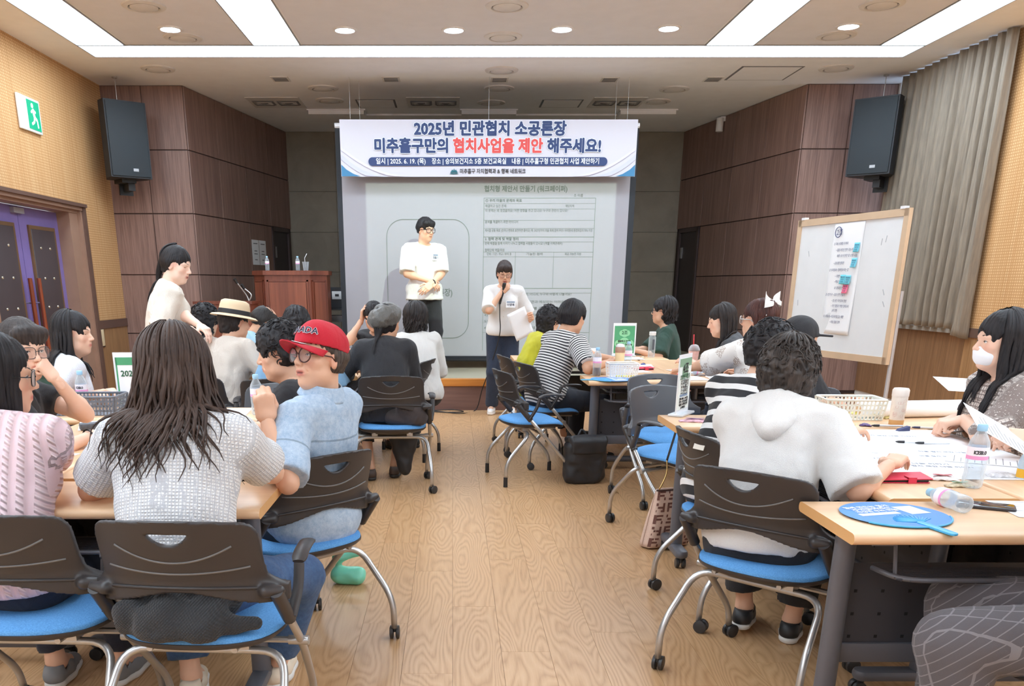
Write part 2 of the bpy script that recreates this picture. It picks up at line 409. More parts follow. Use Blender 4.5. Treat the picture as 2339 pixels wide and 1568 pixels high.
struct('trim_1', MB().box((XL, DY1, 0.855), (XL + 0.035, 11.755, 0.95)), M_TRIMD); struct('trim_2', MB().box((XL, 5.6, 0.855), (XL + 0.035, DY0, 0.95)), M_TRIMD)
# the double door
d1 = empty('door_1', (XL, 0, 0), kind='structure')
MB().box((0, DY1 - 0.10, 0), (0.06, DY1, DZ)).box((0, DY0, 0), (0.06, DY0 + 0.1, DZ)).box((0, DY0, DZ - 0.07), (0.07, DY1, DZ)).box((-0.2, DY1 - 0.32, 0), (0.02, DY1 - 0.10, DZ - 0.07)).box((-0.2, DY0 + 0.1, 0), (0.02, DY0 + 0.2, DZ - 0.07)).box((-0.2, DY0, DZ - 0.10), (0.03, DY1 - 0.08, DZ - 0.05)).build('door_casing', M_JAMB, d1, smooth=False)
MB().box((0.06, DY0 - 0.02, DZ - 0.035), (0.10, DY1 + 0.02, DZ)).box((0.06, DY1 - 0.06, 0), (0.085, DY1 + 0.01, DZ - 0.03)).build('cornice', M_TRIMD, d1, smooth=False)
M_PURP = flat('purple door paint', (118, 102, 158), 0.45); M_CUSH = flat('dark brown upholstery', (66, 56, 58), 0.55, bump=0.1, bs=60)
for nm, y0, y1, hy in (('door_leaf', 8.52, 9.44, 9.36), ('door_leaf', 9.45, 10.37, 9.56)):
    lf = MB().box((-0.16, y0, 0.01), (-0.12, y1, DZ - 0.11)).build(nm, M_PURP, d1, smooth=False)
    a, b_ = y0 + 0.20, y1 - 0.17
    MB().rbox((-0.125, a, 0.25), (-0.095, b_, 1.90), 0.02).build('cushion_panel', M_CUSH, lf)
    e = 0.035
    MB().box((-0.12, a - e, 0.25 - e), (-0.10, a, 1.9 + e)).box((-0.12, b_, 0.25 - e), (-0.10, b_ + e, 1.9 + e)).box((-0.12, a, 1.9), (-0.10, b_, 1.9 + e)).box((-0.12, a, 0.25 - e), (-0.10, b_, 0.25)).build('bead', M_BRONZE, lf, smooth=False)
    for z in (0.72, 1.13, 1.42, 1.72):
        for yy in (a + 0.17, b_ - 0.16):
            MB().lathe([(0.016, 0), (0.013, 0.008), (0.004, 0.012)], (-0.096, yy, z), 10, axis=(1, 0, 0)).build('stud', flat('brass stud', (210, 200, 180), 0.25, 0.8), lf)
    MB().tube([(-0.05, hy, 0.62), (-0.05, hy, 1.42)], 0.022, 12).build('pull_handle', wood('red brown handle wood', (110, 48, 26), (150, 72, 38), 0.3), lf)
    MB().tube([(-0.12, hy, 0.88), (-0.05, hy, 0.88)], 0.008, 8).tube([(-0.12, hy, 1.18), (-0.05, hy, 1.18)], 0.008, 8).build('handle_mount', flat('chrome', (200, 200, 205), 0.2, 0.9), lf)
MB().box((-0.12, 9.30, 2.03), (-0.08, 9.52, 2.08)).build('door_closer', flat('grey metal fitting', (176, 172, 176), 0.4, 0.5), d1, smooth=False)

# right wall with the curtained window
WY0, WY1, WZ0 = 9.45, 11.62, 0.93
rw = MB().box((XR, YB, 0), (XR + 0.3, WY0, HC)).box((XR, WY1, 0), (XR + 0.3, 11.74, HC)).box((XR, WY0, 0), (XR + 0.3, WY1, WZ0))
wr = struct('wall_right', rw, M_PAINT)
cloth('acoustic_panel', 5.0, WY0 - 0.02, 0.93, HC, wr, XR, -1); cloth('dado_panel', 9.3, 11.66, 0.06, 0.88, wr, XR, -1, M_DADO); cloth('dado_panel', 5.0, 9.3, 0.06, 0.85, wr, XR, -1, M_LIGHTW)
struct('trim_3', MB().box((XR - 0.04, 5.0, 0.85), (XR, 9.3, 0.94)), M_TRIMD)
struct('trim_4', MB().box((XR - 0.10, 9.3, 0.88), (XR, 11.66, 0.925)), flat('window sill stone', (150, 142, 132), 0.5))
wn = empty('window_1', (XR, 0, 0), kind='structure')
mw = flat('white window frame', (225, 226, 228), 0.4)
fr = MB()
for y in (WY0, 10.5, WY1 - 0.05): fr.box((0.10, y, WZ0), (0.15, y + 0.05, HC))
fr.box((0.10, WY0, WZ0), (0.15, WY1, WZ0 + 0.05)).box((0.10, WY0, HC - 0.05), (0.15, WY1, HC)).build('window_frame', mw, wn, smooth=False)
for a, b_ in ((WY0 + 0.05, 10.5), (10.55, WY1 - 0.05)): MB().box((0.122, a, WZ0 + 0.05), (0.128, b_, HC - 0.05)).build('pane', glassy('window glass', (245, 250, 255), 0.02, 0.05), wn, smooth=False)
# curtains
def m_curt():
    t = NT('grey brown curtain cloth'); v = t.tc('Object')
    n = t.noise(t.tc('Object', (1, 1, 0.1)), 60, 3); t.set(t.ramp(n, [(0.3, srgb(116, 104, 90)), (0.7, srgb(136, 123, 106))]), 0.55); t.b.inputs['Sheen Weight'].default_value = 0.3
    t.bump(t.noise(v, 300, 2), 0.1, 0.001); return t.m
M_CURT = m_curt()
def curtain(name, y0, y1, z0, lab, folds, ph, corner=0.0):
    def fn(u, v):
        y = y0 + (y1 - y0) * u; z = HC - 0.01 - (HC - 0.01 - z0(u)) * v
        a = 0.035 + 0.03 * v; s = math.sin(u * folds * 2 * PI + ph + 0.8 * math.sin(v * 2.5 + u * 3)) + 0.45 * math.sin(u * folds * 4.1 * PI + 1.3 + v)
        ruck = 0.012 * math.sin(z * 9 + u * 40) * max(0, v - 0.82) * 5
        return (XR - 0.13 + a * s * 0.8 + ruck, y + 0.014 * math.cos(u * folds * 2 * PI), z)
    o = MB().grid(fn, int(folds * 16), 40, 0.004).build(name, M_CURT, None, angle=0); tag(o, lab, 'curtain', 'window curtains'); return o
curtain('curtain', 10.17, 11.30, lambda u: 0.93, 'grey brown curtain drawn beside the hanging right loudspeaker', 7, 0.2)
curtain('curtain', 9.18, 10.13, lambda u: 0.93 - 0.10 * max(0, 1 - u / 0.25), 'grey brown curtain nearest the bare orange wall, its corner hanging low', 6, 1.0)
# walls out of view
struct('wall_back', MB().box((XL, YB - 0.1, 0), (XR, YB, HC)), flat('white wall paint', (236, 236, 238), 0.8, var=0.02))
# stage
M_STAGE = flat('olive grey stage vinyl', (178, 170, 146), 0.28, var=0.05, vs=3); 
struct('stage_floor', MB().box((-3.1, 10.12, 0), (4.1, YF, 0.345)), M_STAGE)
struct('stage_nosing', MB().rbox((-3.1, 10.07, 0.27), (4.1, 10.16, 0.352), 0.012), wood('orange oak nosing', (190, 118, 48), (216, 146, 70), 0.35, axis='X', streak=25))
struct('stage_riser', MB().box((-3.1, 10.095, 0), (4.1, 10.13, 0.27)), wood('dark riser laminate', (106, 78, 72), (130, 100, 92), 0.5, axis='X', streak=40))
# ceiling
ce = struct('ceiling', MB().box((XL - 0.3, YB, HC), (XR + 0.3, YF + 0.1, HC + 0.15)), M_CEIL)
M_CTR = flat('grey strip frame', (150, 152, 156), 0.5); M_STRIP = emis('luminous strip', (222, 240, 255), STRIP_E)
M_CEIL2 = flat('shaded white ceiling board', (222, 224, 234), 0.8, var=0.02)  # ceiling board again, greyed so the shade between the strips is in its colour
def strip(x0, y0, x1, y1, lab):
    r = empty('ceiling_light', ((x0 + x1) / 2, (y0 + y1) / 2, HC), label=lab, cat='ceiling light', group='luminous ceiling strips')
    a, b_ = (x1 - x0) / 2, (y1 - y0) / 2
    MB().box((-a, -b_, -0.004), (a, b_, 0.0)).build('diffuser', M_STRIP, r, smooth=False); e = 0.012
    MB().box((-a - e, -b_ - e, -0.01), (-a, b_ + e, 0)).box((a, -b_ - e, -0.01), (a + e, b_ + e, 0)).box((-a, -b_ - e, -0.01), (a, -b_, 0)).box((-a, b_, -0.01), (a, b_ + e, 0)).build('frame', M_CTR, r, smooth=False)
strip(-3.70, 9.90, 4.66, 10.34, 'long luminous ceiling strip running across in front of the stage')
strip(-3.70, -3.0, -3.24, 9.87, 'luminous ceiling strip along the left wall')
strip(4.22, -3.0, 4.66, 9.87, 'luminous ceiling strip along the curtain wall')
strip(-1.96, -3.0, -1.51, 9.87, 'luminous ceiling strip running lengthwise, left inner one')
strip(2.50, -3.0, 2.96, 9.87, 'luminous ceiling strip running lengthwise, right inner one')
# recessed fields between the strips, shade put into their grey colour
for k, (a, b_) in enumerate(((-3.21, -1.99), (-1.48, 2.47), (2.99, 4.19))):
    struct('ceiling_field', MB().box((a, -3.0, HC - 0.003), (b_, 9.87, HC + 0.05)), M_CEIL2)
M_DL = emis('downlight lens', (225, 238, 255), DOWN_E); M_RING = flat('white ring', (228, 228, 230), 0.4)
for k, (x, y) in enumerate(((-2.61, 9.31), (-1.0, 9.34), (0.01, 9.34), (1.01, 9.31), (1.99, 9.28), (3.62, 9.22))):
    lab = ['round downlight between the left wall strip and the left inner strip', 'second round downlight from the left', 'third round downlight from the left', 'third round downlight from the right', 'second round downlight from the right', 'round downlight beside the curtain wall strip'][k]
    r = empty('downlight', (x, y, HC), label='bright ' + lab, cat='ceiling light', group='round downlights')
    MB().lathe([(0.115, 0), (0.112, -0.012), (0.09, -0.014), (0.085, -0.004)], seg=28, cap=False).build('ring', M_RING, r)
    MB().lathe([(0.086, -0.002), (0.086, -0.006)], seg=28).build('lens', M_DL, r, smooth=False)
M_DIF = flat('white grille plate', (214, 212, 212), 0.5); M_SLOT = flat('grey vent slot', (120, 120, 126), 0.7)
RV = [(-2.62, 8.61, 'at the top edge left of the photo'), (-2.58, 9.61, 'next to the leftmost downlight'), (-3.23, 10.9, 'above the left loudspeaker'), (-1.56, 11.9, 'left of the banner, nearer one'), (-1.58, 12.64, 'left of the banner, farther one'), (0.46, 8.6, 'at the top edge in the middle'), (0.48, 9.58, 'just before the cross strip in the middle'), (0.54, 10.97, 'just beyond the cross strip in the middle'), (0.56, 11.9, 'in the middle, between cross strip and banner'), (0.50, 12.78, 'closest above the banner'), (3.62, 8.56, 'at the top edge right of the photo'), (3.64, 9.54, 'next to the rightmost downlight'), (4.19, 10.87, 'above the whiteboard'), (2.68, 11.95, 'right of the banner, nearer one'), (2.63, 12.7, 'right of the banner, farther one')]
for x, y, w in RV:
    r = empty('round_diffuser', (x, y, HC), label='round white ceiling air diffuser ' + w, cat='air vent', group='round ceiling diffusers')
    MB().lathe([(0.185, 0), (0.18, -0.012), (0.135, -0.02), (0.13, -0.004)], seg=32, cap=False).build('rim', M_DIF, r)
    MB().lathe([(0.133, -0.003), (0.133, -0.005)], seg=32).build('slot', M_SLOT, r, smooth=False)
    MB().lathe([(0.118, -0.004), (0.118, -0.018), (0.1, -0.024), (0.01, -0.026)], seg=32).build('plate', M_DIF, r)
for xc, w in ((-2.29, 'left'), (-0.25, 'middle'), (2.13, 'right')):
    r = empty('square_diffuser', (xc, 12.78, HC), label=f'square white twin ceiling vent with four way slats, {w} one of three', cat='air vent', group='twin square ceiling vents')
    MB().box((-0.34, -0.34, -0.008), (0.34, 0.34, 0)).build('frame', M_DIF, r, smooth=False)
    for s in (-0.16, 0.16):
        for j in range(3):
            h0 = 0.14 - j * 0.045
            for q in range(4):
                Rz = Matrix.Rotation(q * PI / 2, 4, 'Z'); b = MB(); b.raw([(-h0, -h0, -0.009), (h0, -h0, -0.009), (h0 - 0.025, -h0 + 0.025, -0.02), (-h0 + 0.025, -h0 + 0.025, -0.02)], [(0, 1, 2, 3)])
                b.move(Rz).move(Matrix.Translation((s, 0, 0))).build('slat', M_SLOT if j % 2 == 0 else M_DIF, r, smooth=False)
for x0, y0, x1, y1, w in ((-1.25, 12.59, -0.74, 13.13, 'left of the middle vent'), (1.15, 12.6, 1.68, 13.11, 'right of the middle vent'), (3.14, 10.79, 3.82, 11.46, 'near the right loudspeaker')):
    r = empty('access_panel', ((x0 + x1) / 2, (y0 + y1) / 2, HC), label='square white ceiling access panel ' + w, cat='access panel', group='ceiling access panels'); a, b_ = (x1 - x0) / 2, (y1 - y0) / 2
    MB().box((-a, -b_, -0.004), (a, b_, 0)).build('frame', M_SLOT, r, smooth=False); MB().box((-a + 0.025, -b_ + 0.025, -0.007), (a - 0.025, b_ - 0.025, -0.001)).build('lid', M_CEIL, r, smooth=False)
for x, y, w in ((-1.98, 11.41, 'leftmost'), (-0.71, 11.42, 'left of centre'), (0.54, 11.44, 'central'), (1.81, 11.44, 'right of centre'), (3.0, 11.42, 'beside the access panel')):
    r = empty('small_grille', (x, y, HC), label=f'small square ceiling grille, {w} of the row', cat='air vent', group='small ceiling grilles')
    MB().box((-0.1, -0.12, -0.006), (0.1, 0.12, 0)).build('frame', M_DIF, r, smooth=False)
    for k in range(5): MB().box((-0.08, -0.09 + k * 0.04, -0.009), (0.08, -0.07 + k * 0.04, -0.005)).build('slat', M_SLOT, r, smooth=False)
for x0, x1, w in ((-1.95, -1.20, 'left'), (0.12, 0.86, 'middle'), (2.27, 3.02, 'right')):
    o = MB().box((x0, 13.25, HC - 0.06), (x1, 13.5, HC)).box((x0 - 0.02, 13.23, HC - 0.015), (x1 + 0.02, 13.52, HC)).build('valance_box', M_CEIL, None, smooth=False); tag(o, f'white boxed ceiling fitting above the stage, {w} of three', 'ceiling fitting', 'boxed ceiling fittings')
o = MB().box((-1.2, 13.6, HC - 0.02), (2.28, 13.66, HC)).build('trim_5', M_CEIL, None, smooth=False); o['kind'] = 'structure'
# ------------------------------------------------------------------ signed-distance modelling: fields, surface nets
class Fld:
    """regular grid of signed distances, shapes blended in and meshed with surface nets"""
    def __init__(s, lo, hi, h):
        s.h = h; s.lo = np.asarray(lo, np.float32); n = np.ceil((np.asarray(hi) - np.asarray(lo)) / h).astype(int) + 1
        s.ax = [s.lo[i] + h * np.arange(n[i], dtype=np.float32) for i in range(3)]
        s.F = np.full(n, 0.5, np.float32)
    def win(s, lo, hi):
        sl = []
        for i in range(3):
            a = int(np.clip(np.floor((lo[i] - s.lo[i]) / s.h), 0, s.F.shape[i])); b = int(np.clip(np.ceil((hi[i] - s.lo[i]) / s.h) + 1, 0, s.F.shape[i])); sl.append(slice(a, b))
        if any(q.stop <= q.start for q in sl): return None, None
        X = s.ax[0][sl[0]][:, None, None]; Y = s.ax[1][sl[1]][None, :, None]; Z = s.ax[2][sl[2]][None, None, :]
        return tuple(sl), (X, Y, Z)
    def put(s, sl, d, k, op='u'):
        A = s.F[sl]; d = d.astype(np.float32)
        if op == 'u':
            if k <= 0: s.F[sl] = np.minimum(A, d); return
            t = np.clip(0.5 + 0.5 * (A - d) / k, 0, 1); s.F[sl] = A * (1 - t) + d * t - k * t * (1 - t)
        elif op == 's':
            if k <= 0: s.F[sl] = np.maximum(A, -d); return
            t = np.clip(0.5 - 0.5 * (A + d) / k, 0, 1); s.F[sl] = A * (1 - t) - d * t + k * t * (1 - t)
    def cap(s, a, b, r1, r2=None, k=0.02, op='u', flat=None, fr=1.0):
        """tapered capsule; flat = direction squashed by factor fr"""
        r2 = r1 if r2 is None else r2; a = np.asarray(a, float); b = np.asarray(b, float); m = max(r1, r2) + k + 2 * s.h
        sl, G = s.win(np.minimum(a, b) - m, np.maximum(a, b) + m)
        if sl is None: return s
        ab = b - a; L = float(ab @ ab) + 1e-9
        P = [G[i] - a[i] for i in range(3)]
        t = np.clip((P[0] * ab[0] + P[1] * ab[1] + P[2] * ab[2]) / L, 0, 1)
        Q = [P[i] - t * ab[i] for i in range(3)]
        q2 = Q[0] ** 2 + Q[1] ** 2 + Q[2] ** 2
        if flat is not None:
            f = norm(flat); dd = Q[0] * f[0] + Q[1] * f[1] + Q[2] * f[2]; q2 = q2 + dd ** 2 * (1 / fr ** 2 - 1)
        d = np.sqrt(np.maximum(q2, 0)) - (r1 + (r2 - r1) * t)
        s.put(sl, d, k, op); return s
    def cone(s, a, b, r1, r2, k=0.02, op='u', flat=None, fr=1.0):
        """cone frustum with flat ends (sleeves, trouser legs)"""
        a = np.asarray(a, float); b = np.asarray(b, float); m = max(r1, r2) + k + 2 * s.h
        sl, G = s.win(np.minimum(a, b) - m, np.maximum(a, b) + m)
        if sl is None: return s
        L = np.linalg.norm(b - a); n = (b - a) / L
        P = [G[i] - a[i] for i in range(3)]; y = P[0] * n[0] + P[1] * n[1] + P[2] * n[2]
        q2 = P[0] ** 2 + P[1] ** 2 + P[2] ** 2 - y ** 2
        if flat is not None:
            f = norm(flat - n * np.dot(flat, n)); dd = P[0] * f[0] + P[1] * f[1] + P[2] * f[2]; q2 = q2 + dd ** 2 * (1 / fr ** 2 - 1)
        x = np.sqrt(np.maximum(q2, 0))
        d = np.maximum((x - (r1 + (r2 - r1) * np.clip(y / L, 0, 1))) * L / math.hypot(L, r2 - r1), np.abs(y - L / 2) - L / 2)
        s.put(sl, d, k, op); return s
    def ell(s, c, r, M=None, k=0.02, op='u'):
        c = np.asarray(c, float); r = np.asarray(r, float); m = r.max() + k + 2 * s.h
        sl, G = s.win(c - m, c + m)
        if sl is None: return s
        P = [G[i] - c[i] for i in range(3)]
        if M is not None: P = [P[0] * M[0][i] + P[1] * M[1][i] + P[2] * M[2][i] for i in range(3)]
        k0 = np.sqrt((P[0] / r[0]) ** 2 + (P[1] / r[1]) ** 2 + (P[2] / r[2]) ** 2); k1 = np.sqrt((P[0] / r[0] ** 2) ** 2 + (P[1] / r[1] ** 2) ** 2 + (P[2] / r[2] ** 2) ** 2) + 1e-9
        s.put(sl, k0 * (k0 - 1) / k1, k, op); return s
    def box(s, c, hsize, r=0.005, M=None, k=0.01, op='u'):
        c = np.asarray(c, float); hs = np.asarray(hsize, float); m = np.linalg.norm(hs) + k + 2 * s.h
        sl, G = s.win(c - m, c + m)
        if sl is None: return s
        P = [G[i] - c[i] for i in range(3)]
        if M is not None: P = [P[0] * M[0][i] + P[1] * M[1][i] + P[2] * M[2][i] for i in range(3)]
        q = [np.abs(P[i]) - (hs[i] - r) for i in range(3)]
        d = np.sqrt(np.maximum(q[0], 0) ** 2 + np.maximum(q[1], 0) ** 2 + np.maximum(q[2], 0) ** 2) + np.minimum(np.maximum(np.maximum(q[0], q[1]), q[2]), 0) - r
        s.put(sl, d, k, op); return s
    def cut(s, p, n):
        """remove everything on the side the normal points to"""
        n = norm(n); d = (s.ax[0][:, None, None] - p[0]) * n[0] + (s.ax[1][None, :, None] - p[1]) * n[1] + (s.ax[2][None, None, :] - p[2]) * n[2]
        s.F = np.maximum(s.F, d.astype(np.float32)); return s
    def fn(s, f): s.F = f(s.F, s.ax[0][:, None, None], s.ax[1][None, :, None], s.ax[2][None, None, :]).astype(np.float32); return s
    def net(s):
        F = s.F; neg = F < 0
        c = np.zeros(np.array(F.shape) - 1, np.int8); co = [(i, j, k) for i in (0, 1) for j in (0, 1) for k in (0, 1)]
        sh = c.shape
        for i, j, k in co: c += neg[i:i + sh[0], j:j + sh[1], k:k + sh[2]]
        mask = (c > 0) & (c < 8); I = np.argwhere(mask)
        if not len(I): return np.zeros((0, 3)), np.zeros((0, 4), int)
        idx = np.full(sh, -1, np.int64); idx[mask] = np.arange(len(I))
        acc = np.zeros((len(I), 3)); cnt = np.zeros(len(I))
        for a in co:
            for ax in range(3):
                if a[ax]: continue
                b = list(a); b[ax] = 1
                va = F[I[:, 0] + a[0], I[:, 1] + a[1], I[:, 2] + a[2]]; vb = F[I[:, 0] + b[0], I[:, 1] + b[1], I[:, 2] + b[2]]
                m = (va < 0) != (vb < 0); t = va[m] / (va[m] - vb[m]); p = np.tile(np.array(a, float), (m.sum(), 1)); p[:, ax] += t
                acc[m] += p; cnt[m] += 1
        Vt = s.lo + (I + acc / cnt[:, None]) * s.h
        quads = []
        for ax in range(3):
            u, v = [(1, 2), (2, 0), (0, 1)][ax]
            sl0 = [slice(1, -1)] * 3; sl0[ax] = slice(0, -1); sl1 = list(sl0); sl1[ax] = slice(1, None)
            A = neg[tuple(sl0)]; B = neg[tuple(sl1)]; E = np.argwhere(A != B)
            if not len(E): continue
            o = np.array([1, 1, 1]); o[ax] = 0; E0 = E + o; s0 = A[tuple(E.T)]
            du = np.zeros(3, int); du[u] = 1; dv = np.zeros(3, int); dv[v] = 1
            q = np.stack([idx[tuple((E0 - du - dv).T)], idx[tuple((E0 - dv).T)], idx[tuple(E0.T)], idx[tuple((E0 - du).T)]], 1)
            q[~s0] = q[~s0][:, ::-1]; quads.append(q)
        return Vt, np.concatenate(quads)
def mk_mesh(name, Vt, Q, mats, parent=None, attrs=None, mi=None):
    me = bpy.data.meshes.new(name); nv, nf = len(Vt), len(Q)
    me.vertices.add(nv); me.vertices.foreach_set('co', np.asarray(Vt, np.float32).ravel())
    me.loops.add(nf * 4); me.loops.foreach_set('vertex_index', np.asarray(Q, np.int32).ravel())
    me.polygons.add(nf); me.polygons.foreach_set('loop_start', np.arange(0, nf * 4, 4, dtype=np.int32))
    for m in (mats if isinstance(mats, (list, tuple)) else [mats]): me.materials.append(m)
    if mi is not None: me.polygons.foreach_set('material_index', np.asarray(mi, np.int32))
    me.update(calc_edges=True); me.validate()
    me.polygons.foreach_set('use_smooth', np.ones(len(me.polygons), bool))
    for k, v in (attrs or {}).items():
        if v.shape[1] == 3: a = me.attributes.new(k, 'FLOAT_VECTOR', 'POINT'); a.data.foreach_set('vector', np.asarray(v, np.float32).ravel())
        else: a = me.attributes.new(k, 'FLOAT_COLOR', 'POINT'); a.data.foreach_set('color', np.asarray(v, np.float32).ravel())
    o = bpy.data.objects.new(name, me); COL.objects.link(o); o.parent = parent
    return o

# ------------------------------------------------------------------ nesting chairs
M_BLACKP = flat('black moulded plastic', (54, 50, 50), 0.42, var=0.03, bump=0.06, bs=900)
M_GREYP = flat('dark grey moulded plastic', (74, 74, 78), 0.4, var=0.03, bump=0.06, bs=900)
M_RIDGE = flat('pale ridge plastic', (104, 100, 98), 0.4)  # moulded ridges, paler than the rest of the backrest
M_STEEL = flat('silver lacquered tube', (186, 184, 182), 0.3, 0.75, var=0.03)
M_BLUE = (lambda t: (t.set(t.ramp(t.noise(t.tc('Object'), 260, 2), [(0.3, srgb(74, 136, 196)), (0.7, srgb(100, 162, 218))]), 0.85), t.bump(t.noise(t.tc('Object'), 500, 2), 0.15, 0.001), t.m)[-1])(NT('blue woven seat cloth'))
M_RUBBER = flat('black rubber', (34, 33, 34), 0.55); M_WHEEL = flat('dark grey caster', (50, 49, 50), 0.4)
def back_y(x, z):
    t = np.clip((z - 0.585) / 0.215, 0, 1.1)
    return -0.205 - 0.075 * t + (x / 0.215) ** 2 * (0.058 + 0.012 * t)
def back_field():
    f = Fld((-0.30, -0.34, 0.53), (0.30, -0.06, 0.82), 0.0055); X, Y, Z = f.ax[0][:, None, None], f.ax[1][None, :, None], f.ax[2][None, None, :]
    top = 0.796 - 0.02 * (X / 0.215) ** 2; t = np.clip((Z - 0.62) / 0.15, 0, 1)
    half = 0.224 - 0.008 * t + 0.05 * np.clip((0.635 - Z) / 0.05, 0, 1) ** 2
    bot = 0.572 + 0.022 * np.cos(np.clip(np.abs(X) / 0.24, 0, 1) * PI) - 0.012
    rx = np.abs(X) - half; rt = Z - top
    c = 0.035; qx = np.maximum(rx + c, 0); qt = np.maximum(rt + c, 0)
    d2 = np.maximum(np.where((rx > -c) & (rt > -c), np.sqrt(qx ** 2 + qt ** 2) - c, np.maximum(rx, rt)), bot - Z)
    hole = np.maximum(Z - 0.757, np.sqrt(X ** 2 + (Z - 0.788) ** 2 * 1.0) - 0.062)
    d2 = np.maximum(d2, -hole)
    yy = (Y - back_y(X, Z)) * 0.88
    th = 0.0075 + 0.006 * np.clip((0.615 - Z) / 0.03, 0, 1)
    f.F = np.maximum(d2, np.abs(yy) - th).astype(np.float32)
    for sx in (-1, 1): f.cap((sx * 0.222, -0.175, 0.578), (sx * 0.258, -0.165, 0.578), 0.018, 0.015, k=0.02)
    return f.net()
_bV, _bQ = back_field()
def seat_mesh(kind):
    b = MB(); n = 48; rings = [0.0, 0.35, 0.7, 0.88, 0.97, 1.0]
    def z_at(x, y):
        z = 0.462 - 0.016 * math.exp(-((x / 0.16) ** 2 + ((y + 0.03) / 0.14) ** 2)); 
        if y > 0.08: z -= 1.9 * (y - 0.08) ** 2
        if y < -0.15: z += 0.10 * (-0.15 - y)
        return z
    def out(a):
        c, s_ = math.cos(a), math.sin(a); p = 2.7; r = (abs(c) ** p + abs(s_) ** p) ** (-1 / p)
        x, y = 0.232 * c * r, 0.222 * s_ * r
        if y < 0: x *= 1 - 0.10 * (-y / 0.222) ** 2
        return x, y
    P = []
    if kind == 'cushion':
        for q in rings:
            for k in range(n):
                x, y = out(2 * PI * k / n); x *= q; y *= q; e = 0.022 * max(0, (q - 0.7) / 0.3) ** 2.5; P.append((x, y, z_at(x, y) - e))
        for k in range(n):
            x, y = out(2 * PI * k / n); P.append((x, y, z_at(x, y) - 0.032))
        for k in range(n):
            x, y = out(2 * PI * k / n); P.append((x * 0.9, y * 0.9, z_at(x, y) - 0.036))
        L = len(rings) + 2
    else:
        for q, dz in ((0.985, -0.030), (1.012, -0.032), (1.012, -0.040), (0.96, -0.05), (0.75, -0.062), (0.35, -0.07), (0.02, -0.07)):
            for k in range(n):
                x, y = out(2 * PI * k / n); P.append((x * q, y * q, z_at(x * min(q, 1), y * min(q, 1)) + dz))
        L = 7
    F_ = [(i * n + k, i * n + (k + 1) % n, (i + 1) * n + (k + 1) % n, (i + 1) * n + k) for i in range(L - 1) for k in range(n)]
    b.raw(P, F_); return b
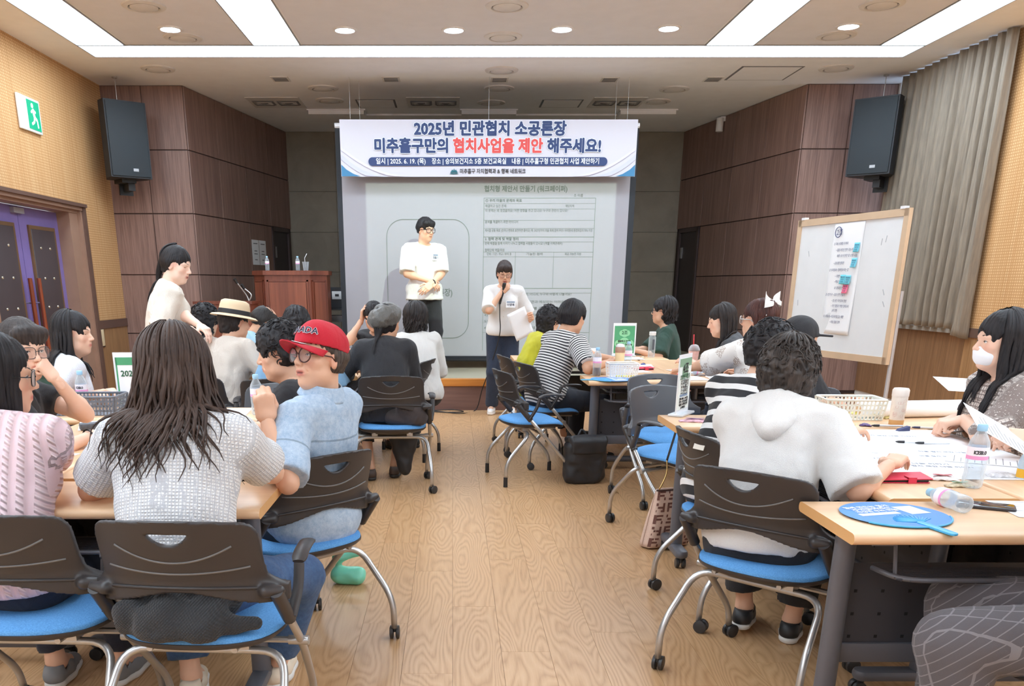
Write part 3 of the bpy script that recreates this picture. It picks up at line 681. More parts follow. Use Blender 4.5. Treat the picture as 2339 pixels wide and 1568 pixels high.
def make_chair(arms=True, casters='all', grey=False):
    ch = empty('chair'); mp = M_GREYP if grey else M_BLACKP
    bk = mk_mesh('backrest', _bV, _bQ, mp, ch)
    def ridge(z0, dz, w):
        pts = [(w * t, back_y(np.float64(w * t), np.float64(z0 + dz * t * t)) - 0.0085, z0 + dz * t * t) for t in np.linspace(-1, 1, 21)]
        MB().tube(pts, 0.0035, 6).build('ridge', M_RIDGE, bk, angle=0)
    ridge(0.674, 0.044, 0.155); ridge(0.640, 0.012, 0.19)
    pts = [(0.245 * t, back_y(np.float64(0.245 * t), np.float64(0.595)) - 0.014, 0.598 - 0.018 * t * t) for t in np.linspace(-1, 1, 17)]
    MB().tube(pts, 0.005, 6).build('lower_lip', mp, bk, angle=0)
    seat_mesh('cushion').build('seat_cushion', M_BLUE, ch, angle=60); seat_mesh('shell').build('seat_shell', M_BLACKP, ch, angle=60)
    for s in (-1, 1):
        lug = V3(s * 0.25, -0.175, 0.575)
        MB().tube(fillet([lug, (s * 0.263, 0.03, 0.345), (s * 0.243, 0.218, 0.135), (s * 0.242, 0.235, 0.055)], 0.06), 0.0125, 10).build('front_leg', M_STEEL, ch, angle=0)
        sl = MB().tube([lug + (0, 0, 0.002), (s * 0.2565, -0.075, 0.462)], 0.0195, 12)
        sl.build('sleeve', M_BLACKP, ch, angle=50)
        MB().tube([(s * 0.225, 0.02, 0.357), (s * 0.285, 0.02, 0.357)], 0.0145, 12).tube([(s * 0.2851, 0.02, 0.357), (s * 0.286, 0.02, 0.357)], 0.010, 10).build('pivot_tube', M_STEEL, ch, angle=40)
        if arms:
            b = MB(); pts = bez([(s * 0.266, -0.085, 0.475), (s * 0.278, -0.045, 0.545), (s * 0.28, -0.022, 0.612)], 5)
            b.tube(pts, [0.017] * len(pts), 8, flat=0.7)
            b.tube(bez([(s * 0.28, -0.03, 0.618), (s * 0.28, 0.02, 0.636), (s * 0.276, 0.10, 0.637), (s * 0.27, 0.155, 0.628)], 5), [0.017, 0.02] + [0.023] * 10 + [0.024, 0.022, 0.017, 0.006], 10, flat=0.38, up=(0, 0, 1))
            b.build('armrest', M_GREYP if grey else M_BLACKP, ch, angle=50)
    u = [(-0.265, -0.252, 0.05), (-0.265, -0.248, 0.175), (-0.235, -0.075, 0.362), (0.235, -0.075, 0.362), (0.265, -0.248, 0.175), (0.265, -0.252, 0.05)]
    MB().tube(fillet(u, 0.075, 6), 0.0125, 10).build('rear_frame', M_STEEL, ch, angle=0)
    MB().tube([(-0.26, 0.02, 0.357), (0.26, 0.02, 0.357)], 0.0105, 8).tube([(-0.12, -0.17, 0.40), (-0.12, 0.15, 0.385)], 0.009, 8).tube([(0.12, -0.17, 0.40), (0.12, 0.15, 0.385)], 0.009, 8).box((-0.14, -0.10, 0.372), (-0.10, -0.05, 0.402)).box((0.10, -0.10, 0.372), (0.14, -0.05, 0.402)).build('under_frame', M_STEEL, ch, angle=40)
    for (x, y, front) in ((-0.242, 0.235, 1), (0.242, 0.235, 1), (-0.265, -0.252, 0), (0.265, -0.252, 0)):
        if casters == 'all' or (casters == 'front' and front) or (casters == 'rear' and not front):
            a = rnd.uniform(-0.9, 0.9); d = V3(math.cos(a), math.sin(a), 0); nrm = V3(-d[1], d[0], 0)
            cst = MB().tube([(x, y, 0.075), (x, y, 0.045)], 0.0075, 8).cbox((x, y, 0.045), (0.016, 0.016, 0.02)).build('caster', M_RUBBER, ch, angle=40)
            for q in (-1, 1):
                c0 = V3(x, y, 0.0275) + nrm * 0.012
                MB().tube([c0 + d * q * 0.004, c0 + d * q * 0.007, c0 + d * q * 0.018, c0 + d * q * 0.021], [0.022, 0.0272, 0.0272, 0.018], 16).build('wheel', M_WHEEL, cst, angle=40)
        else: MB().tube([(x, y, 0.0), (x, y, 0.07)], [0.0155, 0.0145], 10).build('foot_cap', M_RUBBER, ch, angle=40)
    return ch
PROTO = {}
def chair(x, y, rot, lab, **kw):
    key = tuple(sorted(kw.items()))
    if key not in PROTO: PROTO[key] = c = make_chair(**kw)
    else: c = copy_tree(PROTO[key])
    c.location = (x, y, 0); c.rotation_euler = (0, 0, R_(rot)); tag(c, lab, 'chair', 'blue seated nesting chairs'); return c
CH = {}
CH['pink'] = chair(-1.235, 2.475, -2.5, 'black backed nesting chair of the woman in the pink cable knit top')
CH['tweed'] = chair(-0.714, 2.41, -3.5, 'black backed nesting chair with a dark knitted cardigan on its blue seat')
CH['redcap'] = chair(-0.60, 3.27, 45, 'black backed nesting chair of the woman in the red cap')
CH['beret'] = chair(-0.42, 6.12, 3, 'black backed nesting chair of the woman in the grey beret')
CH['blouse14'] = chair(-0.42, 7.30, 78, 'nesting chair turned sideways under the woman in the white blouse with wavy hair', casters='none')
CH['empty'] = chair(0.565, 6.40, -78, 'empty nesting chair standing in the aisle in front of the striped man', casters='none')
CH['striped'] = chair(0.76, 7.02, -74, 'nesting chair of the man in the fine striped tee', casters='rear')
CH['yellow'] = chair(0.66, 7.72, -82, 'nesting chair of the person in the yellow jacket', casters='rear')
CH['nestA'] = chair(1.30, 5.05, -150, 'empty grey backed nesting chair behind the sign with the number four', grey=True)
CH['nestB'] = chair(1.40, 5.72, -168, 'empty nesting chair tucked behind the grey backed empty chair', grey=True)
CH['hoodie'] = chair(1.125, 2.97, -45, 'black backed nesting chair of the woman in the white hooded top')
CH['sticker'] = chair(1.225, 3.66, -82, 'nesting chair with a white sticker on its back, facing the right hand table')
CH['far13'] = chair(2.08, 5.02, -176, 'grey backed nesting chair beyond the right table, in front of the whiteboard', grey=True)
CH['plaid'] = chair(1.70, 2.08, 56, 'nesting chair at the right edge under the person in plaid trousers')
CH['hat'] = chair(-1.68, 6.10, -12, 'black backed nesting chair of the person in the straw hat')
CH['polo'] = chair(-1.16, 5.93, 4, 'black backed nesting chair of the person in the blue tee with white back print')
CH['far14'] = chair(-1.06, 5.14, 172, 'empty grey backed nesting chair across the left table, facing the camera', grey=True)
CH['ribbon'] = chair(1.98, 5.72, 12, 'black backed nesting chair of the woman with the white hair bow')
_s = MB().box((-0.03, -0.003, -0.013), (0.03, 0.0, 0.013)).build('sticker', flat('white paper label', (226, 220, 208), 0.7), CH['sticker'], smooth=False); _s.location = (0.115, back_y(np.float64(0.115), np.float64(0.742)) - 0.010, 0.742); _s.rotation_euler = (R_(-18), 0, R_(19))

# ------------------------------------------------------------------ folding training tables
M_TOP = wood('beech table top', (214, 172, 132), (232, 194, 154), 0.35, axis='X', streak=18, bump=0.01); M_TOPY = wood('beech table top lengthwise', (214, 172, 132), (232, 194, 154), 0.35, axis='Y', streak=18, bump=0.01)
M_EDGE = flat('beech edging', (214, 164, 108), 0.4); M_GREY = flat('grey powder coated steel', (98, 98, 104), 0.45, 0.2, var=0.03); M_DGREY = flat('dark grey powder coat', (62, 62, 68), 0.5, 0.1, var=0.03)
TH = 0.72
def table(x, y, rot, L, Wd, lab, front=-1):
    """x,y = centre; long side along local x; modesty panel on the +y side, user on the front side"""
    r = empty('folding_table', (x, y, 0), R_(rot), lab, 'table', 'folding training tables'); a, b_ = L / 2, Wd / 2
    tp = MB(); n = 7; prof = [(-b_ + 0.016, TH)] + [(-b_ + 0.016 - 0.016 * math.sin(t), TH - 0.016 + 0.016 * math.cos(t)) for t in np.linspace(0, PI, n)][1:] + [(b_ - 0.016, TH - 0.032)] + [(b_ - 0.016 + 0.016 * math.sin(t), TH - 0.016 - 0.016 * math.cos(t)) for t in np.linspace(0, PI, n)][1:]
    m = len(prof); vs = [(-a, p, q) for p, q in prof] + [(a, p, q) for p, q in prof]; fs = [(k, (k + 1) % m, m + (k + 1) % m, m + k) for k in range(m)]
    tp.use(M_TOP).raw(vs, fs); tp.use(M_EDGE).raw(vs, [tuple(range(m - 1, -1, -1)), tuple(range(m, 2 * m))]); tp.build('table_top', None, r, angle=40)
    sy = -front
    MB().box((-a + 0.08, sy * 0.02 - 0.02, TH - 0.075), (a - 0.08, sy * 0.02 + 0.02, TH - 0.033)).build('beam', M_GREY, r, smooth=False)
    for s in (-1, 1):
        xs = s * (a - 0.085)
        b2 = MB(); P0 = [(0.034 * math.cos(t), 0.024 * math.sin(t)) for t in np.linspace(0, 2 * PI, 12, endpoint=False)]
        vs = [(xs + p, q + sy * 0.03, 0.085) for p, q in P0] + [(xs + p * 0.95, q + sy * 0.03, TH - 0.04) for p, q in P0]
        b2.raw(vs, [(k, (k + 1) % 12, 12 + (k + 1) % 12, 12 + k) for k in range(12)]).build('leg', M_GREY, r, angle=50)
        MB().rbox((xs - 0.032, -b_ + 0.02, 0.055), (xs + 0.032, b_ - 0.02, 0.095), 0.028).build('foot_bar', M_GREY, r)
        for q in (-1, 1):
            yy = q * (b_ - 0.05); cs = MB().tube([(xs, yy, 0.06), (xs, yy, 0.03)], 0.012, 8).build('caster', M_RUBBER, r, angle=40)
            for w in (-1, 1): MB().tube([(xs + w * 0.006, yy + 0.008, 0.026), (xs + w * 0.012, yy + 0.008, 0.026), (xs + w * 0.024, yy + 0.008, 0.026)], [0.02, 0.0255, 0.024], 14).build('wheel', M_WHEEL, cs, angle=40)
        MB().box((xs - s * 0.05 - 0.035, -0.10, TH - 0.06), (xs - s * 0.05 + 0.035, 0.10, TH - 0.032)).tube([(xs - s * 0.10, -0.06, TH - 0.05), (xs - s * 0.10, -0.09, TH - 0.16)], 0.006, 6).build('folding_bracket', M_GREY, r, angle=40)
    # perforated modesty panel with a stiff lower rail
    py = sy * 0.06; x0, x1 = -a + 0.13, a - 0.13
    pn = MB().box((x0, py - 0.003, 0.30), (x1, py + 0.003, TH - 0.16)).build('modesty_panel', M_DGREY, r, smooth=False)
    ho = MB(); nx = int((x1 - x0) / 0.085)
    for i in range(nx + 1):
        for j in range(3):
            hx, hz = x0 + 0.02 + (x1 - x0 - 0.04) * i / max(nx, 1), 0.32 + 0.075 * j
            for q in (-1, 1): ho.box((hx - 0.005, py + q * 0.0032 - 0.0002, hz - 0.005), (hx + 0.005, py + q * 0.0032 + 0.0002, hz + 0.005))
    h = ho.build('perforation', flat('perforation gap', (20, 20, 22), 0.9), pn, smooth=False); h['kind'] = 'stuff'
    MB().rbox((x0 - 0.02, py - 0.014, 0.235), (x1 + 0.02, py + 0.014, 0.30), 0.01).build('lower_rail', M_GREY, r)
    # book shelf of wire mesh under the top
    f0, f1 = front * 0.02, front * (b_ - 0.06); rim = fillet([(x0 + 0.02, f0, TH - 0.15), (x0 + 0.05, f1, TH - 0.15), (x1 - 0.05, f1, TH - 0.15), (x1 - 0.02, f0, TH - 0.15)], 0.08, 6)
    sh = MB().tube(rim, 0.008, 8).build('shelf_rim', M_GREY, r, angle=0)
    sm = MB()
    for k in range(9): yy = f0 + (f1 - f0) * k / 9; sm.box((x0 + 0.04, yy - 0.0016, TH - 0.152), (x1 - 0.04, yy + 0.0016, TH - 0.149))
    for k in range(int((x1 - x0) / 0.025)): xx = x0 + 0.05 + k * 0.025; sm.box((min(xx, x1 - .05) - 0.0012, min(f0, f1), TH - 0.1535), (min(xx, x1 - .05) + 0.0012, max(f0, f1), TH - 0.151))
    s_ = sm.build('wire_mesh', M_DGREY, r, smooth=False); s_['kind'] = 'stuff'
    return r
table(1.985, 2.475, 0, 1.80, 0.40, 'beech topped folding table nearest the camera on the right, blue hand fan on it')
table(1.585, 3.40, 90, 1.40, 0.42, 'beech folding table standing lengthwise under the hooded woman, red phone case on it', front=1)
table(2.015, 3.40, 90, 1.40, 0.42, 'beech folding table standing lengthwise at the right edge, touching its twin', front=-1)
table(1.965, 4.375, 0, 1.80, 0.42, 'beech folding table with the number four sign at its left end', front=1)
table(-1.48, 2.76, 0, 1.80, 0.42, 'beech folding table in front of the tweed and pink clad women')
table(-1.62, 3.70, 90, 1.40, 0.42, 'beech folding table lengthwise in the left group, window side of two', front=1)
table(-1.19, 3.70, 90, 1.40, 0.42, 'beech folding table lengthwise in the left group, aisle side of two', front=-1)
table(-1.60, 4.65, 0, 1.60, 0.44, 'beech folding table at the far end of the left group under the grey basket', front=1)
table(1.50, 6.45, 0, 1.10, 0.46, 'beech folding table with a blue fan and a white basket, beside the striped man')
table(1.40, 7.38, 90, 1.40, 0.52, 'beech folding table lengthwise in the middle right group, aisle side of two', front=1)
table(1.865, 7.38, 90, 1.40, 0.40, 'beech folding table lengthwise in the middle right group, curtain side of two', front=-1)
table(1.25, 8.36, 0, 1.40, 0.50, 'beech folding table at the far end of the middle right group under the green sign', front=1)
table(-0.90, 7.35, 90, 1.50, 0.40, 'beech folding table lengthwise in the middle left group, beside the white blouse', front=-1)
table(-1.31, 7.35, 90, 1.50, 0.40, 'beech folding table lengthwise in the middle left group, behind the straw hat', front=1)
# ------------------------------------------------------------------ people
def n3(X, Y, Z, f, sd=0.0):
    """cheap smooth 3D noise in about -1..1"""
    a = np.sin(f * X + 1.7 * np.sin(0.63 * f * Y + sd) + sd * 2.1); b = np.sin(f * 1.07 * Y + 1.6 * np.sin(0.71 * f * Z + 1.3 + sd)); c = np.sin(f * 0.93 * Z + 1.5 * np.sin(0.57 * f * X + 2.6 - sd))
    return (a * b + b * c + c * a) * 0.5 + 0.25 * (a + b + c) * 0.6
def rotm(yaw=0, pitch=0, roll=0):
    """yaw about z (left positive), pitch forward-down positive, roll to the right positive; columns = right, forward, up"""
    return np.array((Euler((R_(-pitch), R_(roll), 0)).to_matrix().to_4x4()).to_3x3()) if yaw == 0 else np.array(Matrix.Rotation(R_(yaw), 3, 'Z') @ Euler((R_(-pitch), R_(roll), 0)).to_matrix())
def ik(a, t, l1, l2, pole):
    a = np.asarray(a, float); t = np.asarray(t, float); v = t - a; d = np.linalg.norm(v); mx = (l1 + l2) * 0.995
    if d > mx: t = a + v / d * mx; v = t - a; d = mx
    u = v / d; c = (l1 * l1 + d * d - l2 * l2) / (2 * d); hgt = math.sqrt(max(l1 * l1 - c * c, 0)); p = np.asarray(pole, float); p = norm(p - u * np.dot(p, u))
    return a + u * c + p * hgt, t
def m_skin():
    t = NT('skin'); a = t.add('ShaderNodeAttribute', attribute_name='Col').outputs['Color']
    n = t.noise(t.tc('Object'), 90, 3); c = t.mix(a, (0.97, 0.93, 0.91, 1), t.math('MULTIPLY', n, 0.35), 'MULTIPLY'); t.set(c, 0.5)
    t.b.inputs['Subsurface Weight'].default_value = 0.0; t.b.inputs['Specular IOR Level'].default_value = 0.35; t.bump(t.noise(t.tc('Object'), 400, 2), 0.04, 0.001); return t.m
M_SKIN = m_skin()
def m_hair(name, dark, light, rough=0.55):
    if name in MATS: return MATS[name]
    t = NT(name); v = t.tc('@tc', (1, 1, 0.12)); n = t.noise(v, 160, 3, 0.6); n2 = t.noise(t.tc('Object'), 14, 2)
    f = t.math('ADD', t.math('MULTIPLY', n, 0.7), t.math('MULTIPLY', n2, 0.3))
    t.set(t.ramp(f, [(0.35, srgb(*dark)), (0.7, srgb(*light))]), rough); t.b.inputs['Specular IOR Level'].default_value = 0.3; t.bump(n, 0.5, 0.002); MATS[name] = t.m; return t.m
H_BLACK = m_hair('black hair', (22, 20, 22), (48, 44, 46)); H_BROWN = m_hair('dark brown hair', (42, 31, 27), (88, 68, 58)); H_DKB = m_hair('brown black hair', (26, 22, 22), (58, 50, 48)); H_RED = m_hair('reddish brown hair', (48, 28, 26), (98, 58, 50)); H_GREY = m_hair('greying hair', (40, 36, 34), (104, 92, 84))
M_EYEW = flat('eye white', (226, 220, 214), 0.25, var=0); M_IRIS = flat('dark iris', (38, 26, 22), 0.15, var=0); M_BROW = flat('brow hair', (64, 48, 42), 0.7, var=0.1); M_LASH = flat('lash line', (38, 28, 26), 0.6, var=0)
def head_field(nb, h, fem=1.0, mouth=0.0, age=0.0):
    """head in its own frame: z up, y out of the face; nb = neck base in that frame"""
    lo = np.minimum((-0.105, -0.13, -0.14), np.asarray(nb) - 0.03); hi = np.maximum((0.105, 0.135, 0.13), np.asarray(nb) + 0.03)
    f = Fld(lo, hi, h); E = f.ell; K = f.cap
    E((0, -0.012, 0.030), (0.0735, 0.094, 0.086), k=0.0); E((0, 0.028, -0.018), (0.0625, 0.061, 0.084), k=0.03)
    E((0, 0.034, -0.068), (0.052, 0.050, 0.042), k=0.03); E((0, 0.070, -0.101), (0.021, 0.016, 0.014), k=0.025)
    for s in (-1, 1):
        E((s * 0.040, 0.056, -0.026), (0.024, 0.021, 0.021), k=0.02); E((s * 0.046, 0.02, -0.072), (0.018, 0.03, 0.026), k=0.025)
        K((s * 0.012, 0.084, 0.019), (s * 0.046, 0.070, 0.020), 0.009, k=0.014)
        E((s * 0.031, 0.094, 0.000), (0.018, 0.013, 0.0105), k=0.012, op='s')
    K((0, 0.082, 0.010), (0, 0.105, -0.029), 0.0075, 0.0115, k=0.012)
    for s in (-1, 1): E((s * 0.0115, 0.097, -0.034), (0.0075, 0.010, 0.0075), k=0.006); E((s * 0.006, 0.104, -0.0415), (0.0032, 0.005, 0.003), k=0.003, op='s')
    E((0, 0.076, -0.062), (0.028, 0.017, 0.020), k=0.018)
    o = mouth * 0.005
    for s in (-1, 1):
        K((0, 0.0925, -0.0585), (s * 0.022, 0.083, -0.0625), 0.0052, 0.003, k=0.004); K((0, 0.091, -0.0705 - o), (s * 0.020, 0.083, -0.066 - o * 0.5), 0.0062, 0.003, k=0.004)
        K((0, 0.1015, -0.0642 - o * 0.5), (s * 0.022, 0.0895, -0.0643 - o * 0.5), 0.0028 + o * 0.7, 0.0012 + o * 0.2, k=0.003, op='s')
        M = rotm(0, 0, 0)
        E((s * 0.074, -0.008, -0.012), (0.009, 0.018, 0.031), k=0.008); E((s * 0.083, -0.005, -0.008), (0.006, 0.010, 0.019), k=0.004, op='s')
        # eyelids: a slit opened over the eyeball
        E((s * 0.031, 0.073, 0.0), (0.0138, 0.0138, 0.0125), k=0.004); E((s * 0.031, 0.090, -0.0003), (0.0128, 0.02, 0.0040), k=0.002, op='s')
        if age: K((s * 0.018, 0.095, -0.036), (s * 0.032, 0.080, -0.060), 0.0022, k=0.004, op='s')
    K((0, -0.022, -0.055), nb, 0.054 if fem else 0.060, 0.055 if fem else 0.064, k=0.03, flat=(1, 0, 0), fr=0.96)
    f.cap((0, 0.035, -0.098), (0, 0.0, -0.12), 0.03, 0.03, k=0.03)
    return f
def sample(f, p):
    q = (np.asarray(p) - f.lo) / f.h; i = np.floor(q).astype(int)
    if (i < 0).any() or (i + 1 >= np.array(f.F.shape)).any(): return 0.5
    t = q - i; c = f.F[i[0]:i[0] + 2, i[1]:i[1] + 2, i[2]:i[2] + 2]
    c = c[0] * (1 - t[0]) + c[1] * t[0]; c = c[0] * (1 - t[1]) + c[1] * t[1]; return float(c[0] * (1 - t[2]) + c[1] * t[2])
def front_y(f, x, z):
    y = 0.13
    while y > 0 and sample(f, (x, y, z)) > 0: y -= 0.0015
    return y
FING = [((0.027, 0.084), (0.040, 0.025, 0.021), 0.0086), ((0.009, 0.089), (0.045, 0.028, 0.022), 0.0088), ((-0.009, 0.085), (0.041, 0.026, 0.021), 0.0084), ((-0.026, 0.075), (0.032, 0.020, 0.018), 0.0074)]
def hand_field(h, pose='relaxed', sg=1, size=1.0):
    cur = {'flat': (8, 10, 6), 'relaxed': (28, 32, 20), 'curl': (58, 72, 45), 'fist': (80, 98, 60), 'grip': (62, 80, 50), 'pinch': (48, 62, 30), 'point': (70, 90, 50)}[pose]
    s = size; f = Fld((-0.085 * s, -0.05 * s, -0.10 * s), (0.085 * s, 0.21 * s, 0.04 * s), h)
    f.cap((0, -0.03 * s, 0), (0, 0.012 * s, 0), 0.019 * s, 0.0255 * s, k=0.0, flat=(0, 0, 1), fr=0.80)
    f.box((0, 0.05 * s, -0.001), (0.037 * s, 0.042 * s, 0.0135 * s), 0.0125 * s, k=0.018 * s); f.ell((sg * 0.018 * s, 0.03 * s, -0.008 * s), (0.018 * s, 0.028 * s, 0.014 * s), k=0.012 * s)
    for i, ((x, y), ls, r) in enumerate(FING):
        p = V3(sg * x * s, y * s, 0); a = 0.0; sp = sg * (x * 2.2) * (0.5 if cur[0] < 50 else 0.15)
        for j, l in enumerate(ls):
            c = cur[j] * (0.85 + 0.1 * i)
            if pose == 'point' and i == 0: c = (12, 10, 8)[j]
            if pose == 'pinch' and i == 0: c = (38, 40, 18)[j]
            a += R_(c); q = p + V3(sp * math.cos(a), math.cos(a), -math.sin(a)) * l * s
            f.cap(p, q, r * s * (1 - 0.06 * j), r * s * (0.94 - 0.08 * j), k=0.004 * s if j else 0.009 * s); p = q
        # knuckle
        f.ell((sg * x * s, y * s, 0.004 * s), (0.009 * s, 0.010 * s, 0.007 * s), k=0.006 * s)
    if pose in ('flat', 'relaxed'): th = [(0.022, 0.022, -0.006), (0.050, 0.052, -0.014), (0.060, 0.084, -0.018), (0.061, 0.108, -0.020)]
    elif pose in ('curl', 'pinch', 'point'): th = [(0.022, 0.022, -0.008), (0.044, 0.050, -0.026), (0.040, 0.080, -0.040), (0.026, 0.100, -0.048)]
    else: th = [(0.022, 0.022, -0.008), (0.042, 0.048, -0.030), (0.028, 0.072, -0.046), (0.004, 0.086, -0.052)]
    th = [V3(sg * a, b, c) * s for a, b, c in th]
    for j in range(3): f.cap(th[j], th[j + 1], (0.0135, 0.0105, 0.0092)[j] * s, (0.0108, 0.0094, 0.0078)[j] * s, k=0.010 * s if j == 0 else 0.004 * s)
    return f
SKINS = {'a': (232, 190, 165), 'b': (222, 176, 148), 'c': (208, 160, 130), 'p': (240, 204, 184)}
class Person:
    def __init__(s, x, y, rot, label, sit=True, hipz=0.56, lean=8, hunch=8, side=0, twist=0, head=(0, 5, 0), S=1.0, bw=1.0, fem=1, skin='b', vox=0.011, hv=0.004, hx=0.0, hy=0.0, z0=0.0, dhead=(0, 0, 0), mouth=0.0, age=0):
        s.root = empty('person', (x, y, z0), R_(rot), label, 'person', 'people at the workshop'); s.rot = R_(rot); s.pos = V3(x, y, z0)
        s.S, s.bw, s.fem, s.vox, s.hv = S, bw, fem, vox, hv; s.skin = srgb(*SKINS[skin]); s.sit = sit; s.mouth = mouth; s.age = age
        s.pel = V3(hx, hy, hipz); s.T1 = rotm(0, lean * 0.7, side); s.T2 = rotm(twist, lean + hunch, side)
        s.waist = s.pel + s.T1 @ V3(0, -0.005, 0.19) * S; s.nb = s.waist + s.T2 @ V3(0, -0.015, 0.30) * S
        sw = 0.158 * S * bw if fem else 0.18 * S * bw
        s.sh = {q: s.nb + s.T2 @ V3(q * sw, 0.012 * S, -0.055 * S) for q in (-1, 1)}
        s.H = rotm(*head); s.hc = s.nb + s.T2 @ V3(0, 0.018, 0.055) * S + s.H @ V3(0, 0.018, 0.098) * S + np.asarray(dhead)
        s.arms = {}; s.hands = []; s.legs = {}; s.shift = None
    def loc(s, p):
        """world point to the person's own frame"""
        d = np.asarray(p, float) - s.pos; c, n = math.cos(-s.rot), math.sin(-s.rot); return V3(d[0] * c - d[1] * n, d[0] * n + d[1] * c, d[2])
    def locd(s, d):
        d = np.asarray(d, float); c, n = math.cos(-s.rot), math.sin(-s.rot); return V3(d[0] * c - d[1] * n, d[0] * n + d[1] * c, d[2])
    def arm(s, q, w, pole=None, f=None, n=(0, 0, 1), pose='relaxed', world=False):
        w = s.loc(w) if world else np.asarray(w, float); S = s.S
        pole = V3(q * 0.5, -0.6, -0.7) if pole is None else (s.locd(pole) if world else np.asarray(pole, float))
        e, w = ik(s.sh[q], w, 0.275 * S, 0.245 * S, pole); s.arms[q] = (s.sh[q], e, w)
        fd = norm(w - e) if f is None else norm(s.locd(f) if world else f); nn = s.locd(n) if world else np.asarray(n, float); nn = norm(nn - fd * np.dot(nn, fd))
        s.hands.append((q, w, fd, nn, pose)); return s
    def leg(s, q, ank, pole=None, foot=None):
        S = s.S; hip = s.pel + s.T1 @ V3(q * 0.09 * s.bw, 0.0, -0.02) * S
        k, a = ik(hip, ank, 0.42 * S, 0.40 * S, (q * 0.15, 0.8, 0.6) if pole is None else pole); s.legs[q] = (hip, k, a, norm(foot if foot is not None else (q * 0.12, 1, 0))); return s
    def seated(s, L=(0.1, 0.40), R=(0.1, 0.40), fz=0.085):
        s.leg(-1, (-L[0], L[1], fz)); s.leg(1, (R[0], R[1], fz)); return s
    # --- torso shapes shared by body and garments
    def torso(s, f, g=0.0, bust=1, k=0.05, low=True, bell=0.0):
        S, b = s.S, s.bw; T1, T2 = s.T1, s.T2; u = S
        f.ell(s.waist + T2 @ V3(0, 0.0, 0.145) * u, V3(0.150 * b, 0.105 * (0.6 + 0.4 * b), 0.165) * u + g, T2, k=0)
        f.ell(s.waist + T2 @ V3(0, 0.005, 0.0) * u, V3(0.137 * b, 0.105 * (0.4 + 0.6 * b), 0.15) * u + g + bell * 0.5, T2, k=k)
        if low: f.ell(s.pel + T1 @ V3(0, -0.005, 0.02) * u, V3(0.165 * b, 0.125 * (0.5 + 0.5 * b), 0.12) * u + g + bell, T1, k=k)
        for q in (-1, 1):
            f.cap(s.nb + T2 @ V3(q * 0.03, -0.005, -0.025) * u, s.sh[q] + T2 @ V3(-q * 0.012, 0, 0.006) * u, 0.050 * u + g, 0.050 * u + g, k=0.045)
            if s.fem and bust: f.ell(s.waist + T2 @ V3(q * 0.07 * b, 0.082, 0.135) * u, V3(0.062, 0.052, 0.062) * u * (0.6 + 0.4 * b) + g, T2, k=0.04)
        return f
    def bounds(s, extra=0.1):
        P = [s.pel, s.waist, s.nb, s.sh[1], s.sh[-1]] + [p for a in s.arms.values() for p in a] + [p for a in s.legs.values() for p in a[:3]]
        P = np.array(P); return P.min(0) - 0.20 * s.S * s.bw - 0.03, P.max(0) + 0.20 * s.S * s.bw + 0.03
    def build_body(s, bare_legs=True):
        S = s.S; lo, hi = s.bounds(); f = Fld(lo, hi, s.vox * 1.45)
        s.torso(f, -0.012, bust=1); f.cap(s.nb + s.T2 @ V3(0, 0, -0.06) * S, s.hc + s.H @ V3(0, -0.022, -0.075) * S, 0.056 * S, 0.050 * S, k=0.03)
        for q, (a, e, w) in s.arms.items():
            m = 1.0 if s.fem else 1.1; f.cap(a, e, 0.044 * S * m * s.bw ** 0.6, 0.037 * S * m, k=0.03); f.cap(e, w, 0.038 * S * m, 0.0255 * S * m, k=0.02)
            f.ell(e + (w - e) * 0.25, V3(1, 1, 1) * 0.038 * S * m, k=0.03)
        for q, (a, k_, w, ft) in s.legs.items():
            f.cap(a, k_, 0.075 * S, 0.052 * S, k=0.04); f.cap(k_, w, 0.050 * S, 0.034 * S, k=0.03); f.ell(k_ + (w - k_) * 0.3, V3(1, 1, 1) * 0.049 * S, k=0.03); f.cap(w, w + ft * 0.09 - V3(0, 0, 0.035), 0.034, 0.03, k=0.02)
        V, Q = f.net(); Vs, Qs = [V], [Q]; n = len(V); c = np.tile(np.array(s.skin), (len(V), 1)); Cs = [c]
        # head
        nbh = s.H.T @ (s.nb + s.T2 @ V3(0, 0.0, -0.02) * S - s.hc) / S
        hf = head_field(nbh, s.hv, s.fem, s.mouth, s.age); s.hf = hf; V, Q = hf.net(); col = np.tile(np.array(s.skin), (len(V), 1)); x, y, z = V[:, 0], V[:, 1], V[:, 2]
        def tint(mask, rgb, a):
            m = np.clip(mask, 0, 1)[:, None] * a; col[:, :3] = col[:, :3] * (1 - m) + np.array(srgb(*rgb)[:3]) * m
        ff = (y > 0.05)
        tint(ff * np.exp(-((np.abs(x) - 0.042) / 0.02) ** 2 - ((z + 0.03) / 0.02) ** 2), (226, 140, 120), 0.35)
        lipz = np.exp(-((z + 0.0648 + s.mouth * 0.0025) / (0.0088 + s.mouth * 0.004)) ** 4 - (x / 0.0225) ** 4) * (y > 0.078); tint(lipz, (196, 92, 88) if s.fem else (190, 118, 104), 0.8 if s.fem else 0.5)
        if s.mouth: tint(lipz * np.exp(-((z + 0.066) / 0.0035) ** 2) * (np.abs(x) < 0.017), (70, 24, 24), 0.9)
        tint((np.abs(x) > 0.068) & (np.abs(z + 0.01) < 0.03), (222, 140, 118), 0.3)
        Vs.append(s.hc + (V * S) @ s.H.T); Qs.append(Q + n); n += len(V); Cs.append(col)
